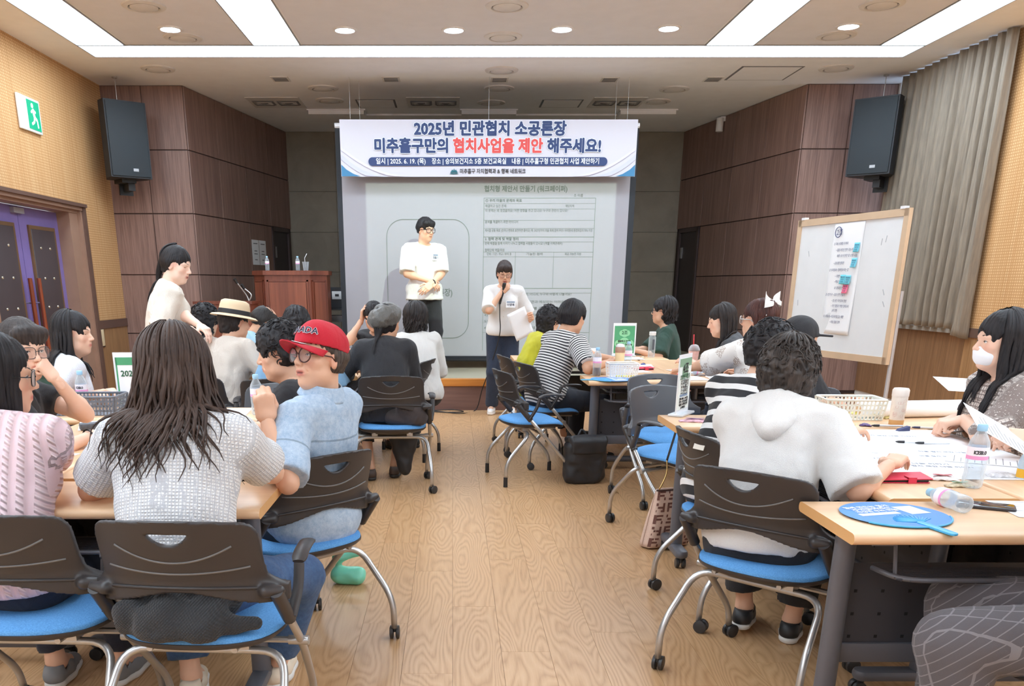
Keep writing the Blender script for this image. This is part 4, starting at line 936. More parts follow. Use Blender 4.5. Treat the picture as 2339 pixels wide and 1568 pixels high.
        for q, w, fd, nn, pose in s.hands:
            hh = hand_field(max(0.0042, s.hv), pose, -q, S * (1.0 if s.fem else 1.08)); V, Q = hh.net(); xx = np.cross(fd, nn); M = np.stack([xx, fd, nn], 1)
            col = np.tile(np.array(s.skin), (len(V), 1)); tipw = np.clip((V[:, 1] - 0.07) / 0.1, 0, 1)[:, None] * 0.2; col[:, :3] = col[:, :3] * (1 - tipw) + np.array(srgb(220, 140, 120)[:3]) * tipw
            Vs.append(w + V @ M.T); Qs.append(Q + n); n += len(V); Cs.append(col)
        s.body = mk_mesh('body', np.concatenate(Vs), np.concatenate(Qs), M_SKIN, s.root, {'Col': np.concatenate(Cs)})
        return s
    def hp(s, p): return s.hc + s.H @ (np.asarray(p, float) * s.S)
    def face(s, brows=True, eyes=True, closed=False, brow_col=None):
        hf = s.hf
        for q in (-1, 1):
            if eyes and not closed:
                b = MB(); rings = [(0, 0), (0.28, 0), (0.30, 1), (0.5, 1), (0.8, 1), (1.25, 1)]; n = 14; c = V3(q * 0.031, 0.0722, 0); vs = []
                for a, _ in rings:
                    for k in range(n): t = 2 * PI * k / n; vs.append(s.hp(c + 0.0130 * V3(math.sin(a) * math.cos(t), math.cos(a), math.sin(a) * math.sin(t))))
                for i in range(len(rings) - 1): b.use(M_IRIS if i < 2 else M_EYEW); b.raw(vs[i * n:(i + 2) * n], [(k, (k + 1) % n, n + (k + 1) % n, n + k) for k in range(n)])
                b.build('eye', None, s.root, angle=0)
            pts = []
            for t in np.linspace(-1, 1, 9):
                x = q * (0.031 + 0.0135 * t); z = (0.0042 * (1 - t * t) - 0.001) if not closed else -0.004 * (1 - t * t); pts.append((x, z))
            MB().tube([s.hp((x, front_y(hf, x, z + 0.003) + 0.0006, z)) for x, z in pts], [0.0007, 0.0011, 0.0014, 0.0015, 0.0015, 0.0015, 0.0015, 0.0014, 0.0008], 6).build('eyelash', M_LASH, s.root, angle=0)
            if brows:
                pts = [(q * (0.013 + 0.035 * t), 0.021 + 0.007 * math.sin(t * 2.2)) for t in np.linspace(0, 1, 8)]
                MB().tube([s.hp((x, front_y(hf, x, z) - 0.0002, z)) for x, z in pts], [0.0018, 0.0026, 0.0028, 0.0027, 0.0025, 0.0022, 0.0017, 0.0008], 6, flat=0.5, up=s.H @ V3(0, 1, 0)).build('eyebrow', brow_col or M_BROW, s.root, angle=0)
        return s
    def glasses(s, m, r=(0.025, 0.023), round_=True, dz=-0.004, thick=0.0018, name='glasses'):
        e = MB(); lens = []
        for q in (-1, 1):
            pts = []
            for k in range(25):
                t = 2 * PI * k / 24; p = 2 if round_ else 3.4; c, n = math.cos(t), math.sin(t); rr = (abs(c) ** p + abs(n) ** p) ** (-1 / p)
                x = q * 0.033 + r[0] * c * rr; pts.append(s.hp((x, 0.104 - 0.25 * max(0, abs(x) - 0.02), dz + r[1] * n * rr)))
            e.tube(pts, thick * s.S, 6, cap=False); lens.append(pts)
            e.tube([s.hp(p) for p in [(q * (0.033 + r[0]), 0.094, dz + 0.006), (q * 0.074, 0.078, dz + 0.006), (q * 0.0785, 0.01, dz + 0.004), (q * 0.078, -0.012, dz - 0.012)]], thick * s.S, 6)
        e.tube([s.hp((x, 0.106, dz + 0.004 + 0.003 * (1 - (x / 0.009) ** 2))) for x in np.linspace(-0.009, 0.009, 6)], thick * s.S, 6)
        g = e.build(name, m, s.root, angle=0)
        for pts in lens: MB().raw(pts[:-1], [tuple(range(24))]).build('lens', glassy('spectacle lens', (240, 240, 242), 0.05, 0.02), g, smooth=False)
        return s
    def top(s, m, name='shirt', sleeve=0.62, infl=0.012, hem=-0.06, bell=0.012, neck=0.052, wr=0.005, loose=0.010, vneck=0.0, cuff=0.0, flare=0.012, sd=1.0, seat=True, neck_z=0.0):
        """garment: torso shell, open hem, sleeves cut off cleanly. sleeve <=1 part of the upper arm, 1..2 into the forearm"""
        S = s.S; lo, hi = s.bounds(); lo = lo.copy(); lo[2] = max(lo[2], (s.pel + s.T1 @ V3(0, 0, hem) * S)[2] - 0.12); f = Fld(lo, hi, s.vox)
        s.torso(f, infl, bell=bell)
        if hem < -0.09: f.cone(s.pel + s.T1 @ V3(0, -0.005, 0.05) * S, s.pel + s.T1 @ V3(0, -0.005, hem) * S, 0.17 * S * s.bw + infl, 0.18 * S * s.bw + infl + bell, k=0.03, flat=s.T1 @ V3(0, 1, 0), fr=0.75)
        if neck_z: f.cap(s.nb + s.T2 @ V3(0, 0.005, -0.02) * S, s.nb + s.T2 @ V3(0, 0.018, neck_z) * S, 0.066 * S, 0.060 * S, k=0.02)
        f.cut(s.pel + s.T1 @ V3(0, 0, hem) * S, s.T1 @ V3(0, 0.0, -1))
        # neckline: drop everything above a tilted plane at the neck
        nbp = s.nb + s.T2 @ V3(0, 0, 0.012 + max(neck_z, 0)) * S
        f.cut(nbp, s.T2 @ V3(0, 0.30, 1))
        if neck: f.cap(s.nb + s.T2 @ V3(0, 0.02, -0.0) * S, s.nb + s.T2 @ V3(0, 0.05, 0.12) * S, neck * S, (neck + 0.02) * S, k=0.008, op='s')
        if vneck: f.cap(s.nb + s.T2 @ V3(0, 0.06, 0.02) * S, s.nb + s.T2 @ V3(0, 0.125, -vneck) * S, 0.05 * S, 0.008, k=0.008, op='s')
        s.sleeve_ax = {}
        for q, (a, e, w) in s.arms.items():
            r0 = (0.056 if s.fem else 0.062) * S * s.bw ** 0.5; a0 = a - norm(e - a) * 0.015
            if sleeve <= 0: continue
            if sleeve <= 1:
                b = a + (e - a) * sleeve; f.cone(a0, b, r0 + infl * 0.6, r0 - 0.010 + loose + flare, k=0.03); s.sleeve_ax[q] = (a, b, b)
            else:
                b = e + (w - e) * (sleeve - 1); f.cap(a0, e, r0 + infl * 0.6, 0.046 * S + loose, k=0.03); f.cone(e - norm(w - e) * 0.02, b, 0.045 * S + loose, 0.033 * S + loose + flare * 0.5, k=0.02); s.sleeve_ax[q] = (a, e, b)
        if wr: f.fn(lambda F, X, Y, Z: F + wr * n3(X, Y * 1.1, Z * 0.75, 26, sd) + wr * 0.4 * n3(X, Y, Z, 60, sd + 2))
        V, Q = f.net(); s.tf = f
        P = V - s.waist; tc = P @ s.T2
        for q, (a, e, b) in s.sleeve_ax.items():
            for A, B, off in ((a, e, 0.0), (e, b, np.linalg.norm(e - a))):
                L = np.linalg.norm(B - A)
                if L < 0.01: continue
                n = (B - A) / L; y = (V - A) @ n; d = np.linalg.norm((V - A) - y[:, None] * n, axis=1); side = ((V - s.sh[q]) @ (s.T2 @ V3(q, 0, 0))) > 0.004
                mk_ = (d < 0.085 * S) & (y > -0.02) & (y < L + 0.05) & (side | (off > 0) | ((V - s.waist) @ s.T2[:, 2] < 0.18 * S) & (np.abs(tc[:, 0]) > 0.17 * S))
                r_ = norm(np.cross(n, (0.3, 0.8, 0.5))); u_ = np.cross(n, r_); an = np.abs(np.arctan2((V - A) @ r_, (V - A) @ u_)); tc[mk_, 2] = 0.30 - y[mk_] - off; tc[mk_, 0] = an[mk_] * 0.062; tc[mk_, 1] = 0.1
        s.garment = mk_mesh(name, V, Q, m, s.root, {'tc': tc}); return s
    def pants(s, m, name='trousers', ankle=0.9, loose=0.012, flare=0.0, top=0.09, sd=3.0, wr=0.004):
        S = s.S; P = np.array([p for a in s.legs.values() for p in a[:3]] + [s.pel]); f = Fld(P.min(0) - 0.2, P.max(0) + 0.2, s.vox * 1.5); g = 0.006
        f.ell(s.pel + s.T1 @ V3(0, -0.005, 0.01) * S, V3(0.162 * s.bw, 0.120 * (0.5 + 0.5 * s.bw), 0.115) * S + g, s.T1, k=0)
        for q, (a, k_, w, ft) in s.legs.items():
            f.cap(a, k_, 0.080 * S * s.bw ** 0.5 + loose, 0.057 * S + loose, k=0.05); e = k_ + (w - k_) * ankle; f.cone(k_, e, 0.056 * S + loose, 0.042 * S + loose + flare, k=0.03)
        f.cut(s.pel + s.T1 @ V3(0, 0, top) * S, s.T1 @ V3(0, 0, 1))
        if wr: f.fn(lambda F, X, Y, Z: F + wr * n3(X, Y, Z, 30, sd))
        V, Q = f.net(); mk_mesh(name, V, Q, m, s.root, {'tc': V - s.pel}); return s
    def shoes(s, m_up, m_sole, kind='sneaker', only=None, lift=0.0):
        for q, (a, k_, w, ft) in s.legs.items():
            if only and q != only: continue
            gz = w[2] - 0.085; ft = norm((ft[0], ft[1], 0)); c = V3(w[0], w[1], gz + lift) + ft * 0.045; S = s.S; rt = V3(ft[1], -ft[0], 0); M = np.stack([rt, ft, V3(0, 0, 1)], 1)
            f = Fld(c - 0.2, c + V3(0.2, 0.2, 0.16), 0.0085); heel = c - ft * 0.075; toe = c + ft * 0.10
            f.cap(heel + V3(0, 0, 0.042), c + V3(0, 0, 0.04), 0.036, 0.040, k=0); f.cap(c + V3(0, 0, 0.04), toe + V3(0, 0, 0.030), 0.040, 0.030, k=0.02); f.cap(heel + V3(0, 0, 0.05), V3(w[0], w[1], gz + 0.095), 0.034, 0.037, k=0.02)
            f.cut(c + V3(0, 0, 0.022), (0, 0, -1)); f.cut(V3(w[0], w[1], gz + 0.088 + lift), norm(V3(0, 0, 1) - ft * 0.15)); f.cap(V3(w[0], w[1], gz + 0.07), V3(w[0], w[1], gz + 0.13), 0.034, 0.036, k=0.0, op='s')
            V, Q = f.net(); sh = mk_mesh('shoe', V, Q, m_up, s.root, {'tc': V})
            g = Fld(c - 0.2, c + V3(0.2, 0.2, 0.1), 0.0085); g.cap(heel + V3(0, 0, 0.02), c + V3(0, 0, 0.02), 0.038, 0.043, k=0); g.cap(c + V3(0, 0, 0.02), toe + V3(0, 0, 0.02), 0.043, 0.034, k=0.02); g.cut(c + V3(0, 0, 0.028), (0, 0, 1)); g.cut(c + V3(0, 0, 0.001), (0, 0, -1))
            V, Q = g.net(); mk_mesh('sole', V, Q, m_sole, sh, {'tc': V})
        return s
    # --- hair
    def hair(s, m, vol=0.012, bangs=None, nape=-0.075, style='straight', hv=None, sides=-0.03, sd=1.0, line=0.072, back=0.0, amp=0.0022, part=0.0, bald=False, extra=None, name='hair'):
        """close hair shell in the head frame with strand grooves or curls"""
        h = hv or (0.0056 if s.vox < 0.0115 else 0.008); e = 0.05 + vol; f = Fld((-0.09 - e, -0.13 - e, -0.14 - e), (0.09 + e, 0.12 + e, 0.13 + e), h)
        f.ell((0, -0.014, 0.032), V3(0.0745, 0.095, 0.087) + vol, k=0); f.cap((0, -0.055 - back, 0.0), (0, -0.058 - back * 0.6, nape + 0.03), 0.062 + vol * 0.8, 0.046 + vol * 0.6, k=0.03)
        for q in (-1, 1): f.cap((q * 0.045, -0.02, 0.0), (q * 0.05, -0.02, sides + 0.02), 0.03 + vol * 0.7, 0.028 + vol * 0.7, k=0.03)
        for (p, r) in (extra or []): f.ell(p, r, k=0.03)
        f.cut((0, 0, nape), (0, -0.1, -1))
        # open the face
        f.ell((0, 0.130, line - 0.118), (0.068, 0.078, 0.118), k=0.012, op='s'); f.box((0, 0.10, -0.12), (0.075, 0.075, 0.10), 0.03, k=0.01, op='s')
        for q in (-1, 1): f.ell((q * 0.085, 0.028, -0.02 + min(sides, 0) * 0.2), (0.03, 0.04, 0.05), k=0.01, op='s')
        if bangs:
            z0, w_ = bangs
            f.cap((-w_, 0.062, line - 0.005), (w_, 0.062, line - 0.005), 0.03, k=0.02)
            for i in range(11):
                t = (i / 5 - 1); x = w_ * 1.15 * t; f.cap((x * 0.8, 0.080 - 0.02 * t * t, line), (x, 0.092 - 0.026 * t * t, z0 + 0.008 * t * t * 2 + 0.004 * math.sin(i * 2.4)), 0.011, 0.006, k=0.006)
        if style == 'straight': f.fn(lambda F, X, Y, Z: F + amp * np.sin(np.arctan2(X, Y + 0.02 + part) * 34 + 2.5 * np.sin(Z * 30 + 3 * X * 20)) + amp * 0.8 * n3(X, Y, Z * 0.4, 70, sd))
        elif style == 'curly': f.fn(lambda F, X, Y, Z: F + amp * 2.2 * n3(X, Y, Z, 120, sd) + amp * 1.6 * n3(X, Y, Z, 210, sd + 4))
        elif style == 'wavy': f.fn(lambda F, X, Y, Z: F + amp * 1.6 * np.sin(np.arctan2(X, Y + 0.02) * 22 + 3.2 * np.sin(Z * 46 + 2 * X * 30)) + amp * n3(X, Y, Z, 110, sd))
        if bald: f.ell((0, 0.025, 0.13), (0.058, 0.08, 0.05), k=0.008, op='s')
        V, Q = f.net(); tcv = np.stack([np.arctan2(V[:, 0], V[:, 1] + 0.02) * 0.08, np.zeros(len(V)), V[:, 2]], 1)
        s.hairo = mk_mesh(name, s.hc + (V * s.S) @ s.H.T, Q, m, s.root, {'tc': tcv}); return s
    def locks(s, m, n=90, phis=(60, 300), length=(0.30, 0.42), wave=0.012, lam=0.16, r=(0.009, 0.013), vol=0.012, seed=1, th0=(4, 40), the=(88, 112), spread=0.0, name='hair_lock_mass', clump=0.0, fields=True, step=0.02, flat=0.6, tip=0.15, gather=None):
        """long hair: tapered locks over the scalp that fall and lie on the shoulders"""
        rg = np.random.RandomState(seed); VV = []; FF = []; TC = []; nv = 0; S = s.S; seg = 5; tf = getattr(s, 'tf', None) if fields else None
        up = V3(0, 0, 1)
        for i in range(n):
            ph = R_(phis[0] + (phis[1] - phis[0]) * ((i + rg.rand()) / n)); t0 = R_(rg.uniform(*th0)); te = R_(rg.uniform(*the)); v_ = vol * rg.uniform(0.55, 1.1); R0 = V3(0.0745, 0.095, 0.087) + v_; c = V3(0, -0.014, 0.032)
            P = []
            for t in np.linspace(t0, te, 9): P.append(s.hp(c + R0 * V3(math.sin(t) * math.sin(ph), math.sin(t) * math.cos(ph), math.cos(t))))
            L = rg.uniform(*length); d = norm(P[-1] - P[-2]); p = P[-1]; acc = 0; out = norm((s.H @ V3(math.sin(ph), math.cos(ph), 0)) * V3(1, 1, 0)); lat = np.cross(out, up); ph0 = rg.uniform(0, 6.28); lm = lam * rg.uniform(0.8, 1.2)
            while acc < L:
                d = norm(d * 0.72 + V3(0, 0, -1) * 0.28 + out * spread * 0.05); q = p + d * step
                if gather is not None: q = q + (s.hp(gather) - q) * V3(1, 1, 0) * 0.12
                if tf is not None:
                    for _ in range(3):
                        dd = sample(tf, q)
                        if dd < 0.010:
                            e = 0.012; g = V3(sample(tf, q + V3(e, 0, 0)) - sample(tf, q - V3(e, 0, 0)), sample(tf, q + V3(0, e, 0)) - sample(tf, q - V3(0, e, 0)), sample(tf, q + V3(0, 0, e)) - sample(tf, q - V3(0, 0, e)))
                            q = q + norm(g) * min(0.012 - dd, 0.03)
                if np.linalg.norm(q - p) < 0.004: break
                d = norm(d * 0.5 + norm(q - p) * 0.5); p = q; acc += step; P.append(p)
            P = np.array(P); m_ = len(P); sarc = np.linspace(0, 1, m_); a = wave * np.clip((np.arange(m_) - 5) / max(m_ - 5, 1), 0, 1)
            P = P + (a * np.sin(np.arange(m_) * step / lm * 2 * PI + ph0))[:, None] * lat + (a * 0.7 * np.cos(np.arange(m_) * step / lm * 2 * PI + ph0))[:, None] * out
            rr = rg.uniform(*r) * S * (0.55 + 0.45 * np.clip(sarc * 5, 0, 1)) * np.where(sarc > 0.55, 1 - (1 - tip) * ((sarc - 0.55) / 0.45) ** 1.3, 1)
            T = np.gradient(P, axis=0); T /= np.linalg.norm(T, axis=1, keepdims=True) + 1e-9
            A = np.cross(T, out); A /= np.linalg.norm(A, axis=1, keepdims=True) + 1e-9; B = np.cross(T, A)
            ang = np.arange(seg) * 2 * PI / seg; ring = P[:, None, :] + rr[:, None, None] * (np.cos(ang)[None, :, None] * A[:, None, :] + flat * np.sin(ang)[None, :, None] * B[:, None, :])
            VV.append(ring.reshape(-1, 3)); k = np.arange(seg); base = nv + np.arange(m_ - 1)[:, None] * seg
            FF.append(np.stack([base + k, base + (k + 1) % seg, base + seg + (k + 1) % seg, base + seg + k], 2).reshape(-1, 4))
            TC.append(np.stack([np.tile(np.cos(ang) * 0.02 + i * 0.37, m_), np.zeros(m_ * seg), np.repeat(np.arange(m_) * step, seg)], 1)); nv += m_ * seg
        o = mk_mesh(name, np.concatenate(VV), np.concatenate(FF), m, s.hairo if hasattr(s, 'hairo') else s.root, {'tc': np.concatenate(TC)}); return s
    def curls(s, m, n=260, vol=0.02, R=(0.013, 0.022), r=0.0026, seed=3, zmin=-0.07, face=62, turns=0.62, name='curl_mass'):
        """short curls: little coils of hair standing on the scalp"""
        rg = np.random.RandomState(seed); VV = []; FF = []; TC = []; nv = 0; seg = 4; mm = 10
        for i in range(n):
            while True:
                v = norm(rg.randn(3)); p = V3(0, -0.014, 0.032) + (V3(0.0745, 0.095, 0.087) + vol * rg.uniform(0.6, 1.05)) * v
                phi = abs(math.degrees(math.atan2(v[0], v[1])))
                if p[2] < zmin or (phi < face and p[2] < 0.075) or (phi < 100 and p[2] < -0.02 and phi > face and p[1] > 0.0): continue
                break
            a = norm(np.cross(v, rg.randn(3))); b = np.cross(v, a); rad = rg.uniform(*R); tw = rg.uniform(0, 6.28); t = np.linspace(0, turns * 2 * PI, mm)
            P = p[None] + rad * np.cos(t + tw)[:, None] * a + rad * 0.8 * np.sin(t + tw)[:, None] * b + (0.012 * t / 6.28)[:, None] * v - v * 0.004
            P = s.hc + (P * s.S) @ s.H.T; T = np.gradient(P, axis=0); T /= np.linalg.norm(T, axis=1, keepdims=True); vv = s.H @ v; A = np.cross(T, vv); A /= np.linalg.norm(A, axis=1, keepdims=True) + 1e-9; B = np.cross(T, A)
            rr = r * s.S * rg.uniform(0.8, 1.4) * np.concatenate([np.linspace(0.6, 1, 3), np.ones(mm - 5), [0.7, 0.3]]); ang = np.arange(seg) * 2 * PI / seg
            ring = P[:, None, :] + rr[:, None, None] * (np.cos(ang)[None, :, None] * A[:, None, :] + np.sin(ang)[None, :, None] * B[:, None, :]); VV.append(ring.reshape(-1, 3)); k = np.arange(seg); base = nv + np.arange(mm - 1)[:, None] * seg
            FF.append(np.stack([base + k, base + (k + 1) % seg, base + seg + (k + 1) % seg, base + seg + k], 2).reshape(-1, 4)); TC.append(np.stack([np.tile(np.cos(ang) * 0.02 + i * 0.37, mm), np.zeros(mm * seg), np.repeat(t * 0.02, seg)], 1)); nv += mm * seg
        mk_mesh(name, np.concatenate(VV), np.concatenate(FF), m, s.hairo if hasattr(s, 'hairo') else s.root, {'tc': np.concatenate(TC)}); return s
    def badge(s, z=0.16, x=0.07, size=(0.085, 0.055), words='', col=(238, 240, 244), tilt=0):
        """name tag pinned on the chest: card with a printed heading and a written name"""
        c = s.waist + s.T2 @ V3(x, 0.30, z) * s.S; d = s.T2 @ V3(0, -1, 0); p = c.copy(); hit = False
        for _ in range(110):
            if sample(s.tf, p) < 0.004: hit = True; break
            p = p + d * 0.003
        e = 0.01; g = norm(V3(sample(s.tf, p + V3(e, 0, 0)) - sample(s.tf, p - V3(e, 0, 0)), sample(s.tf, p + V3(0, e, 0)) - sample(s.tf, p - V3(0, e, 0)), sample(s.tf, p + V3(0, 0, e)) - sample(s.tf, p - V3(0, 0, e))))
        zz = norm(V3(0, 0, 1) - g * g[2]); xx = np.cross(zz, g); M = np.eye(4); M[:3, 0] = xx; M[:3, 1] = zz; M[:3, 2] = g; M[:3, 3] = p + g * 0.010
        o = MB().box((-size[0] / 2, -size[1] / 2, -0.001), (size[0] / 2, size[1] / 2, 0.001)).build('name_tag', flat('white card', col, 0.4, var=0.01), s.root, smooth=False); o.matrix_local = Matrix(M) @ Matrix.Rotation(R_(tilt), 4, 'Z')
        ink = flat('blue black ink', (40, 46, 70), 0.6, var=0)
        if words: text(words, size[1] * 0.42, ink, o, 'lettering', loc=(0, -size[1] * 0.12, 0.0016), ext=0.0003, bold=0.001)
        MB().box((-size[0] * 0.42, size[1] * 0.22, 0.001), (size[0] * 0.42, size[1] * 0.36, 0.0016)).build('printed_heading', flat('printed teal line', (90, 120, 150), 0.6, var=0), o, smooth=False)
        return s
def fabric(name, rgb, rough=0.85, kind='plain', rgb2=None, p=0.02, bump=0.25, scale=500, **kw):
    """cloth by its own coordinates 'tc' (x across, z along the body or sleeve)"""
    if name in MATS: return MATS[name]
    t = NT(name); v = t.tc('@tc'); x, y, z = t.sep(v); c = srgb(*rgb); w = t.noise(t.tc('Object'), scale, 2); fold = t.noise(t.tc('Object', (1, 1, 0.6)), kw.get('fs', 8), 2, 0.5, 0.9); w = t.math('ADD', t.math('MULTIPLY', w, 0.12), t.math('MULTIPLY', fold, 1.0)) if kind in ('plain', 'denim', 'check', 'lace') else w; base = t.ramp(w, [(0.3, tuple(k * 0.9 for k in c[:3]) + (1,)), (0.7, c)])
    if kind == 'stripe':
        s_ = t.math('GREATER_THAN', t.math('SINE', t.math('MULTIPLY', z, 2 * PI / p)), kw.get('th', 0.0)); t.set(t.mix(base, srgb(*rgb2), s_), rough); t.bump(w, bump, 0.002)
    elif kind == 'tweed':
        a = t.math('SINE', t.math('MULTIPLY', z, 2 * PI / p)); b = t.math('SINE', t.math('MULTIPLY', x, 2 * PI / p)); b2 = t.math('SINE', t.math('MULTIPLY', y, 2 * PI / p)); n = t.noise(v, 110, 2)
        g = t.math('MAXIMUM', t.math('MAXIMUM', a, b), t.math('SUBTRACT', b2, 0.25)); g = t.math('ADD', g, t.math('MULTIPLY_ADD', n, 1.2, -0.6)); f = t.ramp(g, [(0.0, (0, 0, 0, 1)), (1.0, (1, 1, 1, 1))])
        gt = t.math('GREATER_THAN', g, 0.62); t.set(t.mix(base, srgb(*rgb2), t.math('MULTIPLY', gt, kw.get('amt', 0.8))), rough); t.bump(g, 0.5, 0.003)
    elif kind == 'cable':
        xs = t.math('MULTIPLY', x, 2 * PI / p); rib = t.math('SINE', xs); cab = t.math('MULTIPLY', t.math('GREATER_THAN', rib, 0.1), t.math('SINE', t.math('ADD', t.math('MULTIPLY', z, 2 * PI / 0.021), t.math('MULTIPLY', x, 2 * PI / 0.03)))); hgt = t.math('ADD', t.math('MULTIPLY', rib, 0.6), t.math('MULTIPLY', cab, 0.7))
        t.set(t.mix(srgb(*rgb2), base, t.math('MULTIPLY_ADD', hgt, 0.4, 0.55)), rough); t.bump(hgt, 0.9, 0.006)
    elif kind == 'denim':
        n = t.noise(t.tc('Object'), 22, 4, 0.65); tw = t.math('SINE', t.math('MULTIPLY', t.math('ADD', x, z), 2 * PI / 0.004)); n2 = t.noise(t.tc('Object'), 75, 3, 0.6); n4 = t.noise(t.tc('Object'), 420, 2); f = t.math('ADD', t.math('MULTIPLY', n, 0.3), t.math('ADD', t.math('MULTIPLY', n2, 0.4), t.math('MULTIPLY', n4, 0.3))); dc = t.ramp(f, [(0.38, srgb(*rgb2)), (0.72, c)]); sm = t.math('LESS_THAN', t.math('ABSOLUTE', t.math('SUBTRACT', z, kw.get('seam', 9.0))), 0.0035); t.set(t.mix(dc, tuple(k * 0.45 for k in srgb(*rgb2)[:3]) + (1,), t.math('MULTIPLY', sm, 0.6)), rough); t.bump(w, 0.6, 0.03)
    elif kind == 'check':
        a = t.math('GREATER_THAN', t.math('SINE', t.math('MULTIPLY', x, 2 * PI / p)), 0.94); b = t.math('GREATER_THAN', t.math('SINE', t.math('MULTIPLY', t.math('ADD', z, y), 2 * PI / (p * 1.1))), 0.94); t.set(t.mix(c, srgb(*rgb2), t.math('MULTIPLY', t.math('MAXIMUM', a, b), 0.55)), rough); t.bump(w, 0.5, 0.02)
    elif kind == 'lace':
        n = t.noise(v, 150, 2, 0.5); d = t.math('LESS_THAN', t.math('ABSOLUTE', t.math('SUBTRACT', t.math('FRACT', t.math('ADD', t.math('MULTIPLY', x, 5.0), t.math('MULTIPLY', z, 5.0))), 0.5)), 0.22); d2 = t.math('LESS_THAN', t.math('ABSOLUTE', t.math('SUBTRACT', t.math('FRACT', t.math('SUBTRACT', t.math('MULTIPLY', x, 5.0), t.math('MULTIPLY', z, 5.0))), 0.5)), 0.22)
        base = c; mk = t.math('MULTIPLY', t.math('MULTIPLY', d, d2), t.math('GREATER_THAN', n, 0.5)); t.set(t.mix(base, srgb(*rgb2), mk), rough); t.bump(t.noise(v, 260, 2), 0.5, 0.002)
    elif kind == 'knit':
        a = t.math('SINE', t.math('MULTIPLY', x, 2 * PI / p)); b = t.math('SINE', t.math('MULTIPLY', z, 2 * PI / p)); t.set(base, rough); t.bump(t.math('MULTIPLY', a, b), 0.6, 0.003)
    else: t.set(c if False else t.ramp(t.noise(t.tc('Object'), scale, 2), [(0.3, tuple(k * 0.92 for k in c[:3]) + (1,)), (0.7, c)]), rough); t.bump(w, 0.7, 0.04)
    t.b.inputs['Sheen Weight'].default_value = kw.get('sheen', 0.1); MATS[name] = t.m; return t.m
# ------------------------------------------------------------------ the cast
DRY = globals().get('DRY', False)
F_WHITE = fabric('white cotton', (238, 236, 234)); F_NAVY = fabric('dark navy trouser cloth', (38, 42, 54)); F_BLACKC = fabric('black cloth', (36, 36, 40)); F_JEANS = fabric('blue denim', (74, 108, 150), kind='denim', rgb2=(44, 74, 116)); F_DKJEANS = fabric('dark indigo denim', (44, 56, 78), kind='denim', rgb2=(30, 40, 60))
SH_BLACK = flat('black shoe', (38, 37, 38), 0.5); SOLE_W = flat('white sole', (222, 218, 212), 0.6); SOLE_D = flat('dark sole', (44, 40, 38), 0.6); SH_BEIGE = flat('cream shoe', (224, 208, 186), 0.6); SH_GREY = flat('grey sneaker', (128, 128, 130), 0.7)
G_DARK = flat('dark tortoise spectacle rim', (70, 34, 30), 0.25, var=0.2, vs=80); G_METAL = flat('thin metal rim', (90, 86, 88), 0.25, 0.8); G_CLEAR = flat('pale clear rim', (206, 200, 196), 0.2)
PE = {}
# 1 pink cable knit, far left front
p = PE['pink'] = Person(-1.34, 2.50, -4, 'person with long black hair in a pink cable knit top at the left edge', hipz=0.525, lean=12, hunch=10, S=0.95, bw=1.02, head=(-62, 6, 0), hv=0.005, dhead=(-0.03, 0, 0), side=-2)
p.arm(1, (-1.40, 3.02, 0.77), pole=(0.6, -0.5, -0.7), world=True).arm(-1, (-1.52, 3.02, 0.77), world=True).seated((0.1, 0.36), (0.12, 0.40), 0.085)
def mk():
    p.build_body().face().top(fabric('pink cable knit', (244, 220, 224), kind='cable', rgb2=(222, 188, 196), p=0.034), 'knit_top', sleeve=0.80, infl=0.015, hem=-0.05, loose=0.016, flare=0.0, wr=0.003).pants(fabric('dark indigo trouser denim', (34, 38, 56), kind='denim', rgb2=(24, 28, 44)), ankle=0.88).shoes(SH_GREY, SOLE_W)
    p.hair(H_BLACK, vol=0.012, nape=-0.09, sides=-0.06).locks(H_BLACK, n=110, phis=(48, 318), length=(0.26, 0.40), vol=0.014, wave=0.004, seed=2, r=(0.010, 0.014)).glasses(flat('black spectacle rim', (24, 22, 24), 0.2, var=0), round_=False)
    MB().tube(bez([p.nb + V3(-0.10, -0.12, -0.10), p.nb + V3(-0.135, -0.075, -0.015), p.nb + V3(-0.125, 0.04, 0.0), p.nb + V3(-0.115, 0.12, -0.08)], 6), 0.010, 6, flat=0.3).build('bag_strap', F_BLACKC, p.root, angle=0)
if not DRY: mk()
# 2 glasses, hand at the nose
p = PE['glasses'] = Person(-1.90, 3.62, -78, 'person in black with fringe and wire glasses resting a finger against the nose', hipz=0.525, lean=14, hunch=8, S=0.96, head=(-48, 4, 0), hv=0.0042, skin='a')
p.arm(-1, p.hp((-0.055, 0.13, -0.115)), pole=(-0.5, 0.9, -0.9), f=p.H @ norm((0.45, -0.25, 0.75)), n=p.H @ norm((-0.5, 0.9, 0.2)), pose='point')
p.arm(1, (-1.50, 3.66, 0.765), pole=(0.1, -0.6, -0.5), world=True, f=(1, -0.1, 0)).seated()
def mk():
    p.build_body().face().top(fabric('black blouse', (32, 32, 36)), 'blouse', sleeve=0.55, vneck=0.06).pants(F_NAVY)
    p.hair(m_hair('soft black hair', (34, 28, 27), (72, 62, 58)), vol=0.012, bangs=(0.028, 0.05), nape=-0.10, sides=-0.09).glasses(G_METAL, r=(0.027, 0.023), round_=False, thick=0.0015)
    w = p.arms[1]; MB().tube([w[2] + norm(w[1] - w[2]) * 0.03 + 0.03 * (math.cos(t) * V3(0, 0, 1) + math.sin(t) * norm(np.cross(w[1] - w[2], V3(0, 0, 1)))) for t in np.linspace(0, 2 * PI, 22)], [0.0042, 0.003] * 11, 6, cap=False).build('bracelet', flat('black beads', (30, 26, 28), 0.3), p.root, angle=0)
if not DRY: mk()
